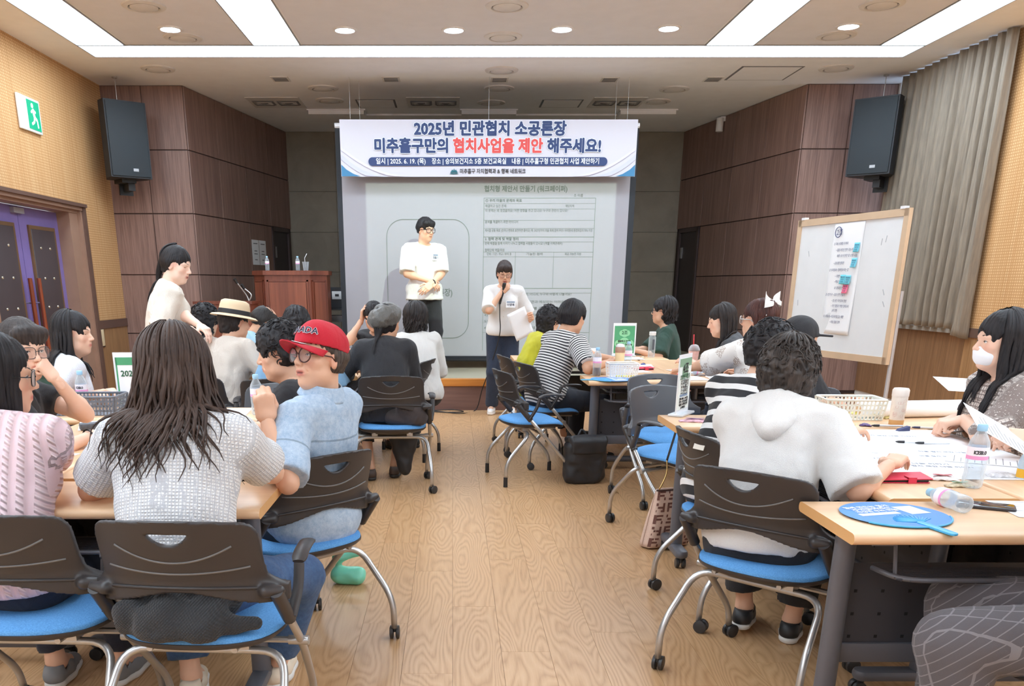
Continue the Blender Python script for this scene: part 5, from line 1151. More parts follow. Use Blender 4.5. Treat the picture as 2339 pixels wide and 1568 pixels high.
# 3 white blouse, pearls, profile
p = PE['blouse'] = Person(-2.27, 5.12, -62, 'person in a pale blouse with long dark hair, pearl necklace and name tag', hipz=0.5, lean=8, hunch=8, S=0.95, head=(-26, 2, 0), hv=0.005, skin='a')
p.arm(-1, (-1.98, 5.02, 0.78), world=True).arm(1, (-2.02, 4.86, 0.78), world=True).seated()
def mk():
    p.build_body().face(closed=True).top(fabric('pale blue white linen', (222, 224, 232), bump=0.3, scale=160), 'blouse', sleeve=1.5, infl=0.018, loose=0.02, vneck=0.09, wr=0.008).pants(F_NAVY)
    p.hair(H_BLACK, vol=0.016, nape=-0.10, sides=-0.01, line=0.066).locks(H_BLACK, n=90, phis=(75, 275), length=(0.20, 0.30), vol=0.02, wave=0.010, lam=0.2, seed=4, r=(0.011, 0.015))
    p.badge(0.10, -0.05, (0.105, 0.065), '이지은', tilt=-14)
    nk = MB()
    for t in np.linspace(0, 2 * PI, 40, endpoint=False):
        c = p.nb + p.T2 @ (V3(0.068 * math.sin(t), 0.015 + 0.075 * math.cos(t), -0.012 - 0.045 * max(0, math.cos(t))) * p.S); nk.lathe([(0.001, -0.005), (0.0042, -0.0025), (0.005, 0), (0.0042, 0.0025), (0.001, 0.005)], c, 8)
    nk.build('pearl_necklace', flat('pearl', (238, 224, 206), 0.2, var=0), p.root, angle=0)
    MB().lathe([(0.001, -0.006), (0.005, -0.003), (0.006, 0), (0.005, 0.003), (0.001, 0.006)], p.hp((0.079, -0.004, -0.045)), 10).build('pearl_earring', flat('pearl', (238, 224, 206), 0.2), p.root, angle=0)
if not DRY: mk()
# 4 tweed jacket, long wavy brown hair
p = PE['tweed'] = Person(-0.8, 2.43, -1, 'person with long wavy brown hair in white tweed jacket and blue jeans, seen from behind', hipz=0.525, lean=14, hunch=12, S=0.98, bw=1.10, head=(2, 18, -2), hv=0.007, vox=0.010, dhead=(-0.015, 0, 0), side=-1)
p.arm(-1, (-1.02, 2.90, 0.79), pole=(-0.95, -0.45, -0.7), world=True, pose='relaxed').arm(1, (-0.68, 3.00, 0.79), pole=(0.95, -0.3, -0.75), world=True).leg(1, p.loc((-0.63, 2.86, 0.085)), pole=(0.7, 0.7, 0.5)).leg(-1, p.loc((-0.90, 2.75, 0.085)))
def mk():
    p.build_body().top(fabric('white tweed', (236, 235, 234), kind='tweed', rgb2=(158, 160, 170), p=0.0095, amt=0.6), 'tweed_jacket', sleeve=0.74, infl=0.020, hem=-0.06, bell=0.006, loose=0.022, flare=0.006, wr=0.005).pants(F_JEANS, ankle=0.84, loose=0.016, flare=0.012).shoes(SH_BEIGE, SOLE_W)
    p.hair(H_BROWN, vol=0.026, nape=-0.11, sides=-0.09, amp=0.003).locks(H_BROWN, n=330, phis=(62, 298), length=(0.22, 0.36), vol=0.034, wave=0.017, lam=0.16, seed=11, r=(0.0045, 0.0085), th0=(3, 50), spread=1.7)
    p.locks(H_BROWN, n=130, phis=(125, 250), length=(0.30, 0.52), vol=0.026, wave=0.018, lam=0.15, seed=12, r=(0.0045, 0.008), th0=(5, 60), tip=0.1, name='long_hair_lock_mass')
if not DRY: mk()
# 5 red cap, denim shirt
p = PE['redcap'] = Person(-0.515, 3.235, 46, 'person in a red cap, round dark glasses and pale denim shirt, looking to the left', hipz=0.505, lean=-13, hunch=4, S=0.955, bw=1.12, head=(92, -10, 3), hv=0.0028, vox=0.0095, skin='b', mouth=0.7, age=1, hy=0.03, twist=16)
p.arm(-1, (-0.845, 3.22, 0.965), pole=(-0.8, 0.3, -1.0), f=(-0.1, 0.15, 1), n=(0.55, -0.75, 0.2), pose='curl', world=False) if False else p.arm(-1, p.loc((-0.63, 2.99, 0.92)), pole=p.locd((0.5, -0.5, -1.0)), f=p.locd((-0.10, 0.02, 1)), n=p.locd((0.35, -0.9, 0.1)), pose='curl')
p.arm(1, p.loc((-0.98, 3.62, 0.77))).seated((0.1, 0.36), (0.12, 0.38))
F_DENIM = fabric('washed pale denim', (206, 220, 232), kind='denim', rgb2=(150, 176, 204), seam=0.17)
def mk():
    p.build_body().face().top(F_DENIM, 'denim_shirt', sleeve=0.92, infl=0.018, hem=-0.055, bell=0.006, loose=0.020, flare=0.006, wr=0.005, neck=0.056, neck_z=0.018).pants(F_NAVY).shoes(SH_BLACK, SOLE_D)
    p.glasses(G_DARK, r=(0.0265, 0.0255), thick=0.0024)
    p.hair(m_hair('brown grey hair', (48, 38, 34), (110, 96, 86)), vol=0.004, nape=-0.058, sides=-0.045, line=0.05)
    # baseball cap: crown shell, brim, lettering, button
    f = Fld((-0.12, -0.15, -0.02), (0.12, 0.14, 0.17), 0.0035); f.ell((0, -0.010, 0.040), (0.088, 0.108, 0.092), k=0); f.cap((0, 0.03, 0.075), (0, 0.055, 0.06), 0.05, 0.045, k=0.03); f.ell((0, -0.010, 0.036), (0.082, 0.102, 0.086), k=0.002, op='s'); f.cut((0, 0, 0.030), (0, 0.12, -1)); f.cap((0, 0.02, 0.066), (0, 0.04, 0.05), 0.046, 0.042, k=0.002, op='s')
    f.fn(lambda F, X, Y, Z: F + 0.0012 * (np.abs(np.sin(np.arctan2(X, Y + 0.01) * 3 + PI / 2)) < 0.06))
    V, Q = f.net(); M_RED = fabric('red cotton cap', (206, 24, 48), bump=0.3); cap_ = mk_mesh('cap', p.hc + (V * p.S) @ p.H.T, Q, M_RED, p.root, {'tc': V})
    def brim(u, v):
        a = (u - 0.5) * 2 * 1.18; r = 0.088 + 0.078 * v * max(0.0, math.cos(a * 0.9)) ** 0.6; x = 0.088 * math.sin(a) * (1 + 0.02 * v); y = -0.012 + 0.108 * math.cos(a) + 0.082 * v * max(0.0, math.cos(a * 1.15)) ** 0.8
        return p.hp((x, y, 0.036 - 0.10 * (x / 0.09) ** 2 * 0.34 * (0.6 + v) + 0.006 * v))
    MB().grid(brim, 28, 10, 0.004).build('brim', M_RED, cap_, angle=0)
    def patch(a0, a1, v1, k):
        def q(u, v):
            x_ = a0 + (a1 - a0) * u; b_ = np.asarray(brim(x_, 0.15 + (v1(u) - 0.15) * v)); return b_ + p.H @ V3(0, 0, 0.0035)
        MB().grid(q, 14, 5).build('brim_patch', flat('white embroidery', (238, 234, 236), 0.8, var=0), cap_, angle=0)
    patch(0.30, 0.62, lambda u: 0.55 + 0.35 * abs(math.sin(u * 9)), 0)
    NAVYT = flat('navy embroidery', (36, 30, 58), 0.8, var=0); WT = flat('white embroidery', (238, 234, 236), 0.8, var=0)
    for i, ch_ in enumerate('CANADA'):
        t = (i - 2.5) * 0.23; z_ = 0.088; d = norm(V3(-math.sin(t), math.cos(t), 0.42)); c0 = V3(0, -0.010, 0.040); rr = 1 / math.sqrt((d[0] / 0.0885) ** 2 + (d[1] / 0.1085) ** 2 + (d[2] / 0.0925) ** 2); pos = p.hp(c0 + d * rr * (1.05 + 0.07 * math.cos(t)))
        nn = p.H @ norm(V3(d[0] / 0.088 ** 2, d[1] / 0.108 ** 2, d[2] / 0.092 ** 2)); xx = norm(p.H @ V3(-math.cos(t), -math.sin(t), 0)); xx = norm(xx - nn * np.dot(xx, nn)); yy = np.cross(nn, xx); Mx = np.eye(4); Mx[:3, 0] = xx; Mx[:3, 1] = yy; Mx[:3, 2] = nn; Mx[:3, 3] = pos
        for mm, of, bo in ((WT, 0.0, 0.0022), (NAVYT, 0.0012, 0.0006)):
            o = text(ch_, 0.034, mm, cap_, 'lettering', bold=bo, ext=0.0008); Mx2 = Mx.copy(); Mx2[:3, 3] = pos + nn * of; o.matrix_local = Matrix(Mx2)
    # shirt collar, yoke seam, frayed hem
    c = MB(); 
    def colr(u, v):
        a = (u - 0.5) * 2 * 2.75 + PI; r = 0.068 + 0.026 * v; return p.nb + p.T2 @ (V3(r * math.sin(a) * 1.05, 0.014 + r * math.cos(a), 0.064 - 0.052 * v + 0.008 * math.cos(a)) * p.S)
    MB().grid(colr, 30, 6, 0.004).build('collar', F_DENIM, p.root, angle=0)
    fr = MB(); rg = np.random.RandomState(5); g = p.garment.data; co = np.array([v.co[:] for v in g.vertices]); zz = (co - p.pel) @ p.T1[:, 2]; ring = co[np.abs(zz + 0.055 * p.S) < 0.008]
    for i in rg.choice(len(ring), min(len(ring), 170), False):
        q = ring[i]; d = norm(q - p.pel) * V3(1, 1, 0) * 0.008 + V3(rg.uniform(-0.006, 0.006), rg.uniform(-0.006, 0.006), -0.02 - 0.012 * rg.rand()); fr.tube([q + V3(0, 0, 0.006), q + d * 0.5, q + d], [0.0016, 0.0014, 0.0006], 4)
    o = fr.build('frayed_hem', fabric('white frayed cotton', (232, 234, 238)), p.root, angle=0); o['kind'] = 'stuff'
if not DRY: mk()
# 6 curly hair in black beside the red cap
p = PE['curly6'] = Person(-0.6, 3.86, 84, 'person in black with short black curls, half hidden by the red cap', hipz=0.5, lean=8, hunch=8, S=0.94, head=(8, 10, 0), hv=0.004, skin='b', age=1)
p.arm(-1, p.loc((-0.95, 3.75, 0.77))).arm(1, p.loc((-0.98, 4.0, 0.77))).seated()
def mk():
    p.build_body().face(closed=True).top(F_BLACKC, 'black_jacket', sleeve=1.6, infl=0.02).pants(F_NAVY); p.hair(H_BLACK, vol=0.022, style='curly', nape=-0.07, sides=-0.02, line=0.062).curls(H_BLACK, n=240, vol=0.026, seed=5)
if not DRY: mk()
# 7 standing woman in a cream suit
p = PE['standing'] = Person(-2.06, 6.44, -62, 'person standing in a cream short sleeved suit with a black ponytail, smiling down', sit=False, hipz=0.885, lean=7, hunch=9, S=0.98, head=(-38, 16, 0), hv=0.005, skin='p', mouth=0.3)
p.arm(1, (-1.84, 6.12, 1.09), pole=(-0.4, -0.3, -1), world=True, f=(0.9, 0.1, -0.1), pose='relaxed').arm(-1, p.loc((-1.68, 6.22, 1.05)), pole=(-0.3, -0.8, -0.8)).leg(-1, (-0.09, 0.02, 0.085)).leg(1, (0.1, -0.03, 0.085))
def mk():
    cr = fabric('cream linen suiting', (232, 224, 212), scale=220); p.build_body().face(closed=True).top(cr, 'suit_jacket', sleeve=0.95, infl=0.018, hem=-0.16, loose=0.024, flare=0.008, vneck=0.16, bell=0.008).pants(cr, ankle=0.95, loose=0.03, flare=0.02).shoes(SH_BEIGE, SOLE_W)
    p.hair(H_BLACK, vol=0.010, nape=-0.08, sides=-0.02, line=0.066).locks(H_BLACK, n=34, phis=(150, 210), length=(0.24, 0.34), vol=0.016, wave=0.004, seed=7, gather=(0, -0.14, -0.1))
    p.badge(0.16, -0.06, (0.07, 0.10))
    MB().grid(lambda u, v: p.waist + p.T2 @ (V3(-0.03 - 0.05 * v - 0.005 + 0.028 * u, 0.128 - 0.02 * u - 0.02 * abs(v - .5), 0.02 + 0.24 * (1 - v) * (1 - 0.2 * u)) * p.S) if False else p.waist + p.T2 @ (V3(-0.02 - 0.045 * (1 - v), 0.131 - 0.035 * (1 - v), 0.06 + 0.20 * (1 - v)) * p.S + V3(0.03 * u * (0.4 + 0.6 * (1 - v)) * -1, 0.004, 0)), 4, 10, 0.004).build('lapel', cr, p.root, angle=0)
if not DRY: mk()
# 8 dark curly hair, black top
p = PE['dark8'] = Person(-2.01, 6.98, -30, 'person with a round mop of dark curls and black top beside the straw hat', hipz=0.5, lean=12, hunch=8, S=0.95, head=(0, 8, 0), hv=0.009, vox=0.016)
p.arm(-1, (-0.14, 0.36, 0.77)).arm(1, (0.14, 0.36, 0.77)).seated()
def mk(): p.build_body().top(F_BLACKC, 'black_top', sleeve=1.5).pants(F_NAVY); p.hair(H_BLACK, vol=0.028, style='curly', nape=-0.13, sides=-0.09).curls(H_BLACK, n=260, vol=0.034, seed=8, zmin=-0.12, R=(0.012, 0.02), r=0.004)
if not DRY: mk()
# 9 straw hat, cream linen jacket
p = PE['hat'] = Person(-1.60, 6.16, -28, 'person in a straw hat with black band and cream linen jacket', hipz=0.52, lean=10, hunch=12, S=0.98, bw=1.05, head=(-22, 10, 0), hv=0.007, vox=0.016)
p.arm(-1, (-0.12, 0.36, 0.77)).arm(1, (0.16, 0.32, 0.77), pole=(0.9, -0.3, -0.7)).seated()
def mk():
    p.build_body().top(fabric('oatmeal linen', (214, 202, 190), scale=260), 'linen_jacket', sleeve=1.7, infl=0.02, hem=-0.07, wr=0.008, loose=0.016).pants(F_NAVY); p.hair(H_DKB, vol=0.012, style='wavy', nape=-0.10, sides=-0.05)
    st = (lambda t: (t.set(t.ramp(t.wave(t.tc('Object'), 220, 1, 'Z'), [(0.2, srgb(206, 178, 140)), (0.8, srgb(238, 216, 184))]), 0.8), t.m)[-1])(NT('woven straw'))
    b = MB(); prof = [(0.135, 0.030), (0.150, 0.022), (0.153, 0.025), (0.138, 0.036), (0.105, 0.042), (0.100, 0.06), (0.096, 0.10), (0.088, 0.130), (0.070, 0.140), (0.040, 0.132), (0.001, 0.130)]; b.lathe(prof, (0, 0, 0), 32, cap=False); b.v = [tuple(p.hp((x * 0.95, y * 1.12 - 0.012, z))) for x, y, z in b.v]; ht = b.build('straw_hat', st, p.root, angle=50)
    b = MB().lathe([(0.106, 0.043), (0.1035, 0.062), (0.1015, 0.074)], (0, 0, 0), 32, cap=False); b.v = [tuple(p.hp((x * 0.96, y * 1.13 - 0.012, z))) for x, y, z in b.v]; b.build('hat_band', flat('black ribbon', (28, 26, 30), 0.6), ht, angle=50)
if not DRY: mk()
# 10 older man, light blue polo
p = PE['older'] = Person(-1.72, 6.95, -58, 'older balding person in a light blue polo shirt bending over the table', hipz=0.52, lean=20, hunch=14, S=1.0, fem=0, bw=1.0, head=(-14, 26, 0), hv=0.006, vox=0.016, skin='c', age=1)
p.arm(-1, (-0.12, 0.36, 0.77)).arm(1, (0.14, 0.34, 0.77)).seated()
def mk():
    p.build_body().face(closed=True).top(fabric('light blue pique', (168, 206, 226), kind='knit', p=0.006), 'polo_shirt', sleeve=0.85, infl=0.018, loose=0.02, neck_z=0.02).pants(F_NAVY); p.hair(m_hair('thin black hair', (26, 24, 24), (60, 56, 54)), vol=0.004, nape=-0.05, sides=-0.015, line=0.085, bald=True)
    MB().tube(bez([p.hp((0.055, 0.02, 0.095)), p.hp((0.01, -0.03, 0.124)), p.hp((-0.05, -0.02, 0.10))], 6), [0.003] * 13, 5, flat=0.5).build('comb_over', H_BLACK, p.root, angle=0)
if not DRY: mk()
# 11 blue tee with print on the back
p = PE['tee11'] = Person(-0.98, 5.98, 20, 'person in a sky blue tee with white lettering on the back, head bent', hipz=0.51, lean=18, hunch=14, S=1.0, fem=0, head=(-6, 8, 0), hv=0.009, vox=0.016, skin='c')
p.arm(-1, (-0.16, 0.36, 0.77)).arm(1, (0.16, 0.34, 0.77)).seated()
def mk():
    p.build_body().top(fabric('sky blue jersey', (142, 186, 222)), 'tee', sleeve=0.85, infl=0.018, loose=0.02).pants(F_NAVY); p.hair(H_BLACK, vol=0.018, nape=-0.075, sides=-0.03, amp=0.004, style='wavy')
    c = p.waist + p.T2 @ V3(-0.075, -0.132, 0.075) * p.S; o = text('BO', 0.05, flat('white print', (232, 238, 244), 0.7, var=0), p.root, 'lettering', bold=0.002); Mx = np.eye(4); Mx[:3, 0] = p.T2[:, 0]; Mx[:3, 1] = p.T2[:, 2]; Mx[:3, 2] = -p.T2[:, 1]; Mx[:3, 3] = c; o.matrix_local = Matrix(Mx)
if not DRY: mk()
# 12 hand in the hair, behind the beret
p = PE['hand12'] = Person(-0.62, 8.12, 150, 'person holding a hand to dark hair, mostly hidden behind the grey beret', hipz=0.51, lean=10, hunch=8, S=0.95, head=(20, 16, 0), hv=0.008, vox=0.016)
p.arm(1, p.hp((0.105, 0.03, -0.02)), pole=(0.3, 0.9, -0.9), f=p.H @ norm((-0.15, -0.1, 1)), n=p.H @ V3(1, 0, 0)).arm(-1, p.loc((-0.82, 7.75, 0.80))).seated()
def mk(): p.build_body().top(F_BLACKC, 'black_top', sleeve=0.6).pants(F_NAVY); p.hair(H_BLACK, vol=0.018, style='wavy', nape=-0.08)
if not DRY: mk()
# 13 grey beret, black jacket
p = PE['beret'] = Person(-0.46, 6.14, 6, 'person in a grey beret and black jacket with a black ponytail', hipz=0.515, lean=8, hunch=9, S=0.955, bw=1.04, head=(-34, 8, 6), hv=0.005, vox=0.012, skin='c')
p.arm(-1, (-0.22, 0.36, 0.77), pole=(-0.8, -0.4, -0.6)).arm(1, (0.10, 0.36, 0.77)).seated((0.12, 0.22), (0.06, 0.30))
def mk():
    p.build_body().face(closed=True).top(fabric('charcoal black jacket cloth', (44, 44, 48), bump=0.4, scale=300), 'black_jacket', sleeve=1.7, infl=0.022, loose=0.018, neck_z=0.03).pants(F_BLACKC, ankle=0.5).shoes(flat('brown shoe', (78, 62, 54), 0.6), SOLE_D)
    p.hair(H_BLACK, vol=0.008, nape=-0.085, sides=-0.045).locks(H_BLACK, n=46, phis=(140, 215), length=(0.17, 0.27), vol=0.012, wave=0.003, seed=9, r=(0.010, 0.014), gather=(0.015, -0.12, -0.2))
    f = Fld((-0.16, -0.2, -0.1), (0.16, 0.16, 0.17), 0.0055); f.ell((-0.004, -0.035, 0.052), (0.112, 0.128, 0.078), rotm(0, -28, -8), k=0); f.ell((0, -0.012, 0.03), (0.082, 0.102, 0.088), k=0.03); f.ell((-0.02, -0.11, 0.0), (0.07, 0.05, 0.055), k=0.04); f.ell((0, 0.03, -0.055), (0.095, 0.13, 0.085), k=0.006, op='s'); f.fn(lambda F, X, Y, Z: F + 0.005 * n3(X, Y, Z, 42, 2) + 0.003 * n3(X, Y, Z, 80, 5))
    V, Q = f.net(); bt = mk_mesh('beret', p.hc + (V * p.S) @ p.H.T, Q, fabric('grey waxed cotton', (96, 94, 90), rough=0.45, bump=0.3, scale=120), p.root, {'tc': V})
    MB().tube([p.hp((0.082, 0.02, 0.05)), p.hp((0.09, -0.01, 0.062)), p.hp((0.088, -0.03, 0.05))], [0.007, 0.011, 0.007], 8).build('bow', flat('black ribbon', (28, 26, 30), 0.6), bt, angle=0)
if not DRY: mk()
# 14 white blouse, shoulder length wavy hair
p = PE['white14'] = Person(-0.25, 7.30, 26, 'person in a loose white blouse with shoulder length dark wavy hair, back to the camera', hipz=0.51, lean=8, hunch=8, S=0.94, head=(-14, 6, 0), hv=0.009, vox=0.016)
p.arm(-1, (-0.18, 0.36, 0.77)).arm(1, (0.12, 0.32, 0.77)).seated()
def mk():
    p.build_body().top(fabric('white blouse cotton', (240, 238, 234)), 'white_blouse', sleeve=1.2, infl=0.020, hem=-0.05, wr=0.010, loose=0.022, bell=0.008).pants(F_BLACKC).shoes(SH_BLACK, SOLE_D)
    p.hair(H_DKB, vol=0.022, style='wavy', nape=-0.13, sides=-0.10).locks(H_DKB, n=100, phis=(70, 290), length=(0.05, 0.13), vol=0.026, wave=0.016, lam=0.09, seed=14, r=(0.012, 0.018))
if not DRY: mk()
# 15 man on the stage
p = PE['man'] = Person(-0.335, 10.93, 205, 'smiling person standing on the stage in a white tee and black trousers, hands clasped', sit=False, z0=0.345, hipz=0.945, lean=-2, hunch=5, S=1.045, fem=0, bw=1.08, head=(14, 6, 0), hv=0.006, vox=0.013, skin='b', mouth=0.5)
p.arm(-1, (0.01, 0.235, 1.015), pole=(-0.9, -0.35, -0.3), f=(0.8, 0.35, -0.45), n=(0.2, 0.9, 0.3), pose='relaxed').arm(1, (0.045, 0.215, 1.055), pole=(0.95, -0.3, -0.25), f=(-0.8, 0.3, -0.5), n=(-0.2, 0.95, 0.3), pose='relaxed').leg(-1, (-0.12, 0.0, 0.085), pole=(0, 1, 0)).leg(1, (0.12, 0.02, 0.085), pole=(0, 1, 0), foot=(0.5, 1, 0))
def mk():
    p.build_body().face(closed=True).top(F_WHITE, 'white_tee', sleeve=0.95, infl=0.018, hem=-0.10, loose=0.026, flare=0.010, wr=0.006, neck=0.05).pants(F_BLACKC, ankle=1.0, loose=0.02, flare=0.012).shoes(SH_BLACK, SOLE_D); p.hair(H_BLACK, vol=0.016, bangs=(0.032, 0.045), nape=-0.05, sides=-0.015).glasses(flat('black spectacle rim', (24, 22, 24), 0.2, var=0), round_=False, thick=0.0028)
    p.badge(0.17, -0.085, (0.095, 0.075), '정홍기')
    w = p.arms[-1]; a = norm(w[2] - w[1]); MB().tube([w[2] - a * 0.03 + 0.033 * (math.cos(t) * V3(0, 0, 1) + math.sin(t) * norm(np.cross(a, V3(0, 0, 1)))) for t in np.linspace(0, 2 * PI, 20)], 0.009, 6, cap=False).build('wrist_watch', flat('black watch', (24, 24, 26), 0.3), p.root, angle=0)
if not DRY: mk()
# 16 woman with the microphone
p = PE['speaker'] = Person(0.545, 9.86, 178, 'person in white knit top and dark jeans speaking into a microphone, paper in hand', sit=False, hipz=0.865, lean=0, hunch=6, S=0.965, bw=1.0, head=(4, 16, 0), hv=0.0055, vox=0.012, skin='b', mouth=0.5)
p.arm(1, p.hp((0.03, 0.135, -0.165)), pole=(0.9, 0.1, -1), f=p.H @ norm((-0.5, 0.1, 0.55)), n=p.H @ norm((0.6, 0.8, -0.1)), pose='fist').arm(-1, (0.80, 9.66, 1.0), pole=(0.5, 0.3, -0.9), world=True, f=(0.35, -0.5, 0.35), n=(0.5, -0.5, 0.4), pose='pinch').leg(-1, (-0.10, 0.0, 0.085), pole=(0, 1, 0)).leg(1, (0.11, 0.03, 0.085), pole=(0, 1, 0))
def mk():
    p.build_body().face(closed=True).top(fabric('white knit', (242, 240, 238), kind='knit', p=0.008), 'knit_cardigan', sleeve=0.98, infl=0.018, hem=-0.03, loose=0.026, wr=0.005, bell=0.016, flare=0.006).pants(F_DKJEANS, ankle=1.0, loose=0.018, flare=0.014).shoes(flat('white sneaker', (236, 234, 232), 0.5), SOLE_W)
    p.hair(m_hair('dark hair with bangs', (36, 28, 27), (76, 62, 58)), vol=0.012, bangs=(0.026, 0.046), nape=-0.09, sides=-0.06).badge(0.135, -0.075, (0.10, 0.07), '이영옥').glasses(G_METAL, r=(0.026, 0.022), thick=0.0012)
    bt = MB()
    for z_ in (0.22, 0.15, 0.07, 0.0, -0.08): c = p.waist + p.T2 @ V3(0.0, 0.131 + (0.02 if z_ > .05 else 0), z_) * p.S; bt.lathe([(0.006, 0), (0.006, 0.003), (0.003, 0.004)], c, 8, axis=(0, 1, 0))
    b_ = bt.build('button_row', flat('pearl button', (230, 224, 214), 0.3), p.root); 
    h = p.arms[1][2]; hd = p.hp((0, 0.125, -0.07)); base = h + (h - hd) * 0.55 + V3(0, 0.01, -0.05)
    PE['mic'] = (p.root.matrix_basis @ Vector(hd), p.root.matrix_basis @ Vector(base))
if not DRY: mk()
# 17 yellow jacket
p = PE['yellow'] = Person(0.64, 7.76, -76, 'person in a bright yellow jacket with a curly black bob, partly behind the striped person', hipz=0.5, lean=14, hunch=10, S=0.93, head=(20, 12, 0), hv=0.009, vox=0.016)
p.arm(-1, (-0.14, 0.36, 0.77)).arm(1, (0.14, 0.36, 0.77)).seated()
def mk(): p.build_body().top(fabric('bright yellow nylon', (222, 216, 40), rough=0.5), 'yellow_jacket', sleeve=1.6, infl=0.022, hem=-0.07, wr=0.009, loose=0.018).pants(F_NAVY); p.hair(H_BLACK, vol=0.024, style='curly', nape=-0.12, sides=-0.08).curls(H_BLACK, n=220, vol=0.03, seed=17, zmin=-0.11)
if not DRY: mk()
# 18 striped tee
p = PE['striped'] = Person(0.74, 7.0, -62, 'person in a fine black and white striped tee seated beside the aisle', hipz=0.52, lean=14, hunch=12, S=1.0, fem=0, bw=1.10, head=(8, 12, 0), hv=0.007, vox=0.011, skin='c')
p.arm(1, (1.17, 6.86, 0.79), pole=(0.2, -0.8, -0.6), world=True, pose='fist', f=(0.7, 0.7, 0.2)).arm(-1, (1.28, 7.2, 0.79), world=True).seated((0.1, 0.35), (0.14, 0.40))
def mk():
    p.build_body().top(fabric('black white pinstripe jersey', (226, 224, 222), kind='stripe', rgb2=(44, 44, 50), p=0.0215, th=0.05), 'striped_tee', sleeve=0.86, infl=0.02, hem=-0.06, loose=0.020, flare=0.0, wr=0.004, bell=0.008).pants(F_NAVY, loose=0.02).shoes(SH_BLACK, SOLE_D); p.hair(H_BLACK, vol=0.020, nape=-0.075, sides=-0.035, amp=0.003)
if not DRY: mk()
# 19 green top, glasses
p = PE['green'] = Person(2.1, 8.78, 78, 'person in a dark green top and glasses with a wavy black bob', hipz=0.5, lean=4, hunch=6, S=0.97, bw=1.08, head=(-6, -2, 0), hv=0.0065, vox=0.016, skin='b', mouth=0.6)
p.arm(-1, (1.72, 8.55, 0.77), world=True).arm(1, (1.70, 8.75, 0.77), world=True).seated()
def mk(): p.build_body().face(closed=True).top(fabric('dark green jersey', (34, 66, 54)), 'green_top', sleeve=0.98, infl=0.02, loose=0.03, flare=0.01).pants(F_NAVY); p.hair(H_BLACK, vol=0.02, style='wavy', nape=-0.14, sides=-0.06, line=0.06).locks(H_BLACK, n=60, phis=(90, 270), length=(0.04, 0.10), vol=0.028, wave=0.016, lam=0.08, seed=19, r=(0.012, 0.017)).glasses(flat('black spectacle rim', (24, 22, 24), 0.2, var=0), round_=False, thick=0.0024)
if not DRY: mk()
# 20 dark grey tee, long straight hair
p = PE['dgrey'] = Person(2.27, 7.0, 74, 'person in a dark grey tee with long straight black hair looking down at the table', hipz=0.52, lean=12, hunch=12, S=0.96, head=(4, 14, 0), hv=0.0055, vox=0.012, skin='a')
p.arm(-1, (1.90, 6.92, 0.77), world=True).arm(1, (1.92, 7.2, 0.77), world=True).seated()
def mk(): p.build_body().face(closed=True).top(fabric('dark grey jersey', (74, 76, 80)), 'grey_tee', sleeve=0.9, infl=0.018, loose=0.02).pants(F_NAVY); p.hair(H_DKB, vol=0.010, nape=-0.10, sides=-0.01, line=0.068).locks(H_DKB, n=80, phis=(78, 282), length=(0.26, 0.36), vol=0.014, wave=0.003, seed=20, r=(0.010, 0.014))
if not DRY: mk()
# 21 white knit with lace diamonds, hair bow
p = PE['ribbon'] = Person(2.06, 5.78, 24, 'person with reddish hair, big white hair bow and openwork white knit top', hipz=0.53, lean=12, hunch=10, S=1.0, bw=1.12, head=(20, 0, 0), hv=0.005, vox=0.011, skin='b')
p.arm(-1, (1.60, 6.25, 0.80), pole=(-0.8, -0.2, -0.8), world=True).arm(1, (0.12, 0.36, 0.77)).seated()
def mk():
    p.build_body().face(closed=True).top(fabric('white openwork knit', (238, 234, 228), kind='lace', rgb2=(176, 158, 146)), 'openwork_knit', sleeve=0.98, infl=0.022, hem=-0.07, loose=0.03, flare=0.008).pants(F_NAVY)
    p.hair(H_RED, vol=0.012, nape=-0.10, sides=-0.01, line=0.066).locks(H_RED, n=70, phis=(110, 250), length=(0.06, 0.14), vol=0.020, wave=0.010, lam=0.11, seed=21, r=(0.011, 0.016), th0=(10, 70)).glasses(G_CLEAR, round_=False, thick=0.003)
    bw = MB(); c = V3(0.0, -0.078, 0.112)
    for q in (-1, 1): bw.grid(lambda u, v: p.hp(c + V3(q * (0.012 + 0.085 * u), -0.008 - 0.034 * math.sin(u * PI) * (1 if v < 0.5 else -0.4), (v - 0.5) * (0.024 + 0.075 * u) + 0.012 * u)), 8, 8, 0.003); bw.grid(lambda u, v: p.hp(c + V3(q * (0.006 + 0.050 * u + 0.026 * v), -0.016, -0.01 - 0.075 * u)), 6, 3, 0.003)
    bw.cbox(p.hp(c), (0.022, 0.022, 0.024)).build('hair_bow', flat('white satin', (240, 238, 234), 0.45, var=0), p.hairo, angle=50)
    MB().lathe([(0.001, -0.007), (0.006, -0.003), (0.007, 0), (0.006, 0.003), (0.001, 0.007)], p.hp((-0.078, 0.0, -0.058)), 10).build('pearl_earring', flat('pearl', (238, 224, 206), 0.2), p.root, angle=0)
if not DRY: mk()
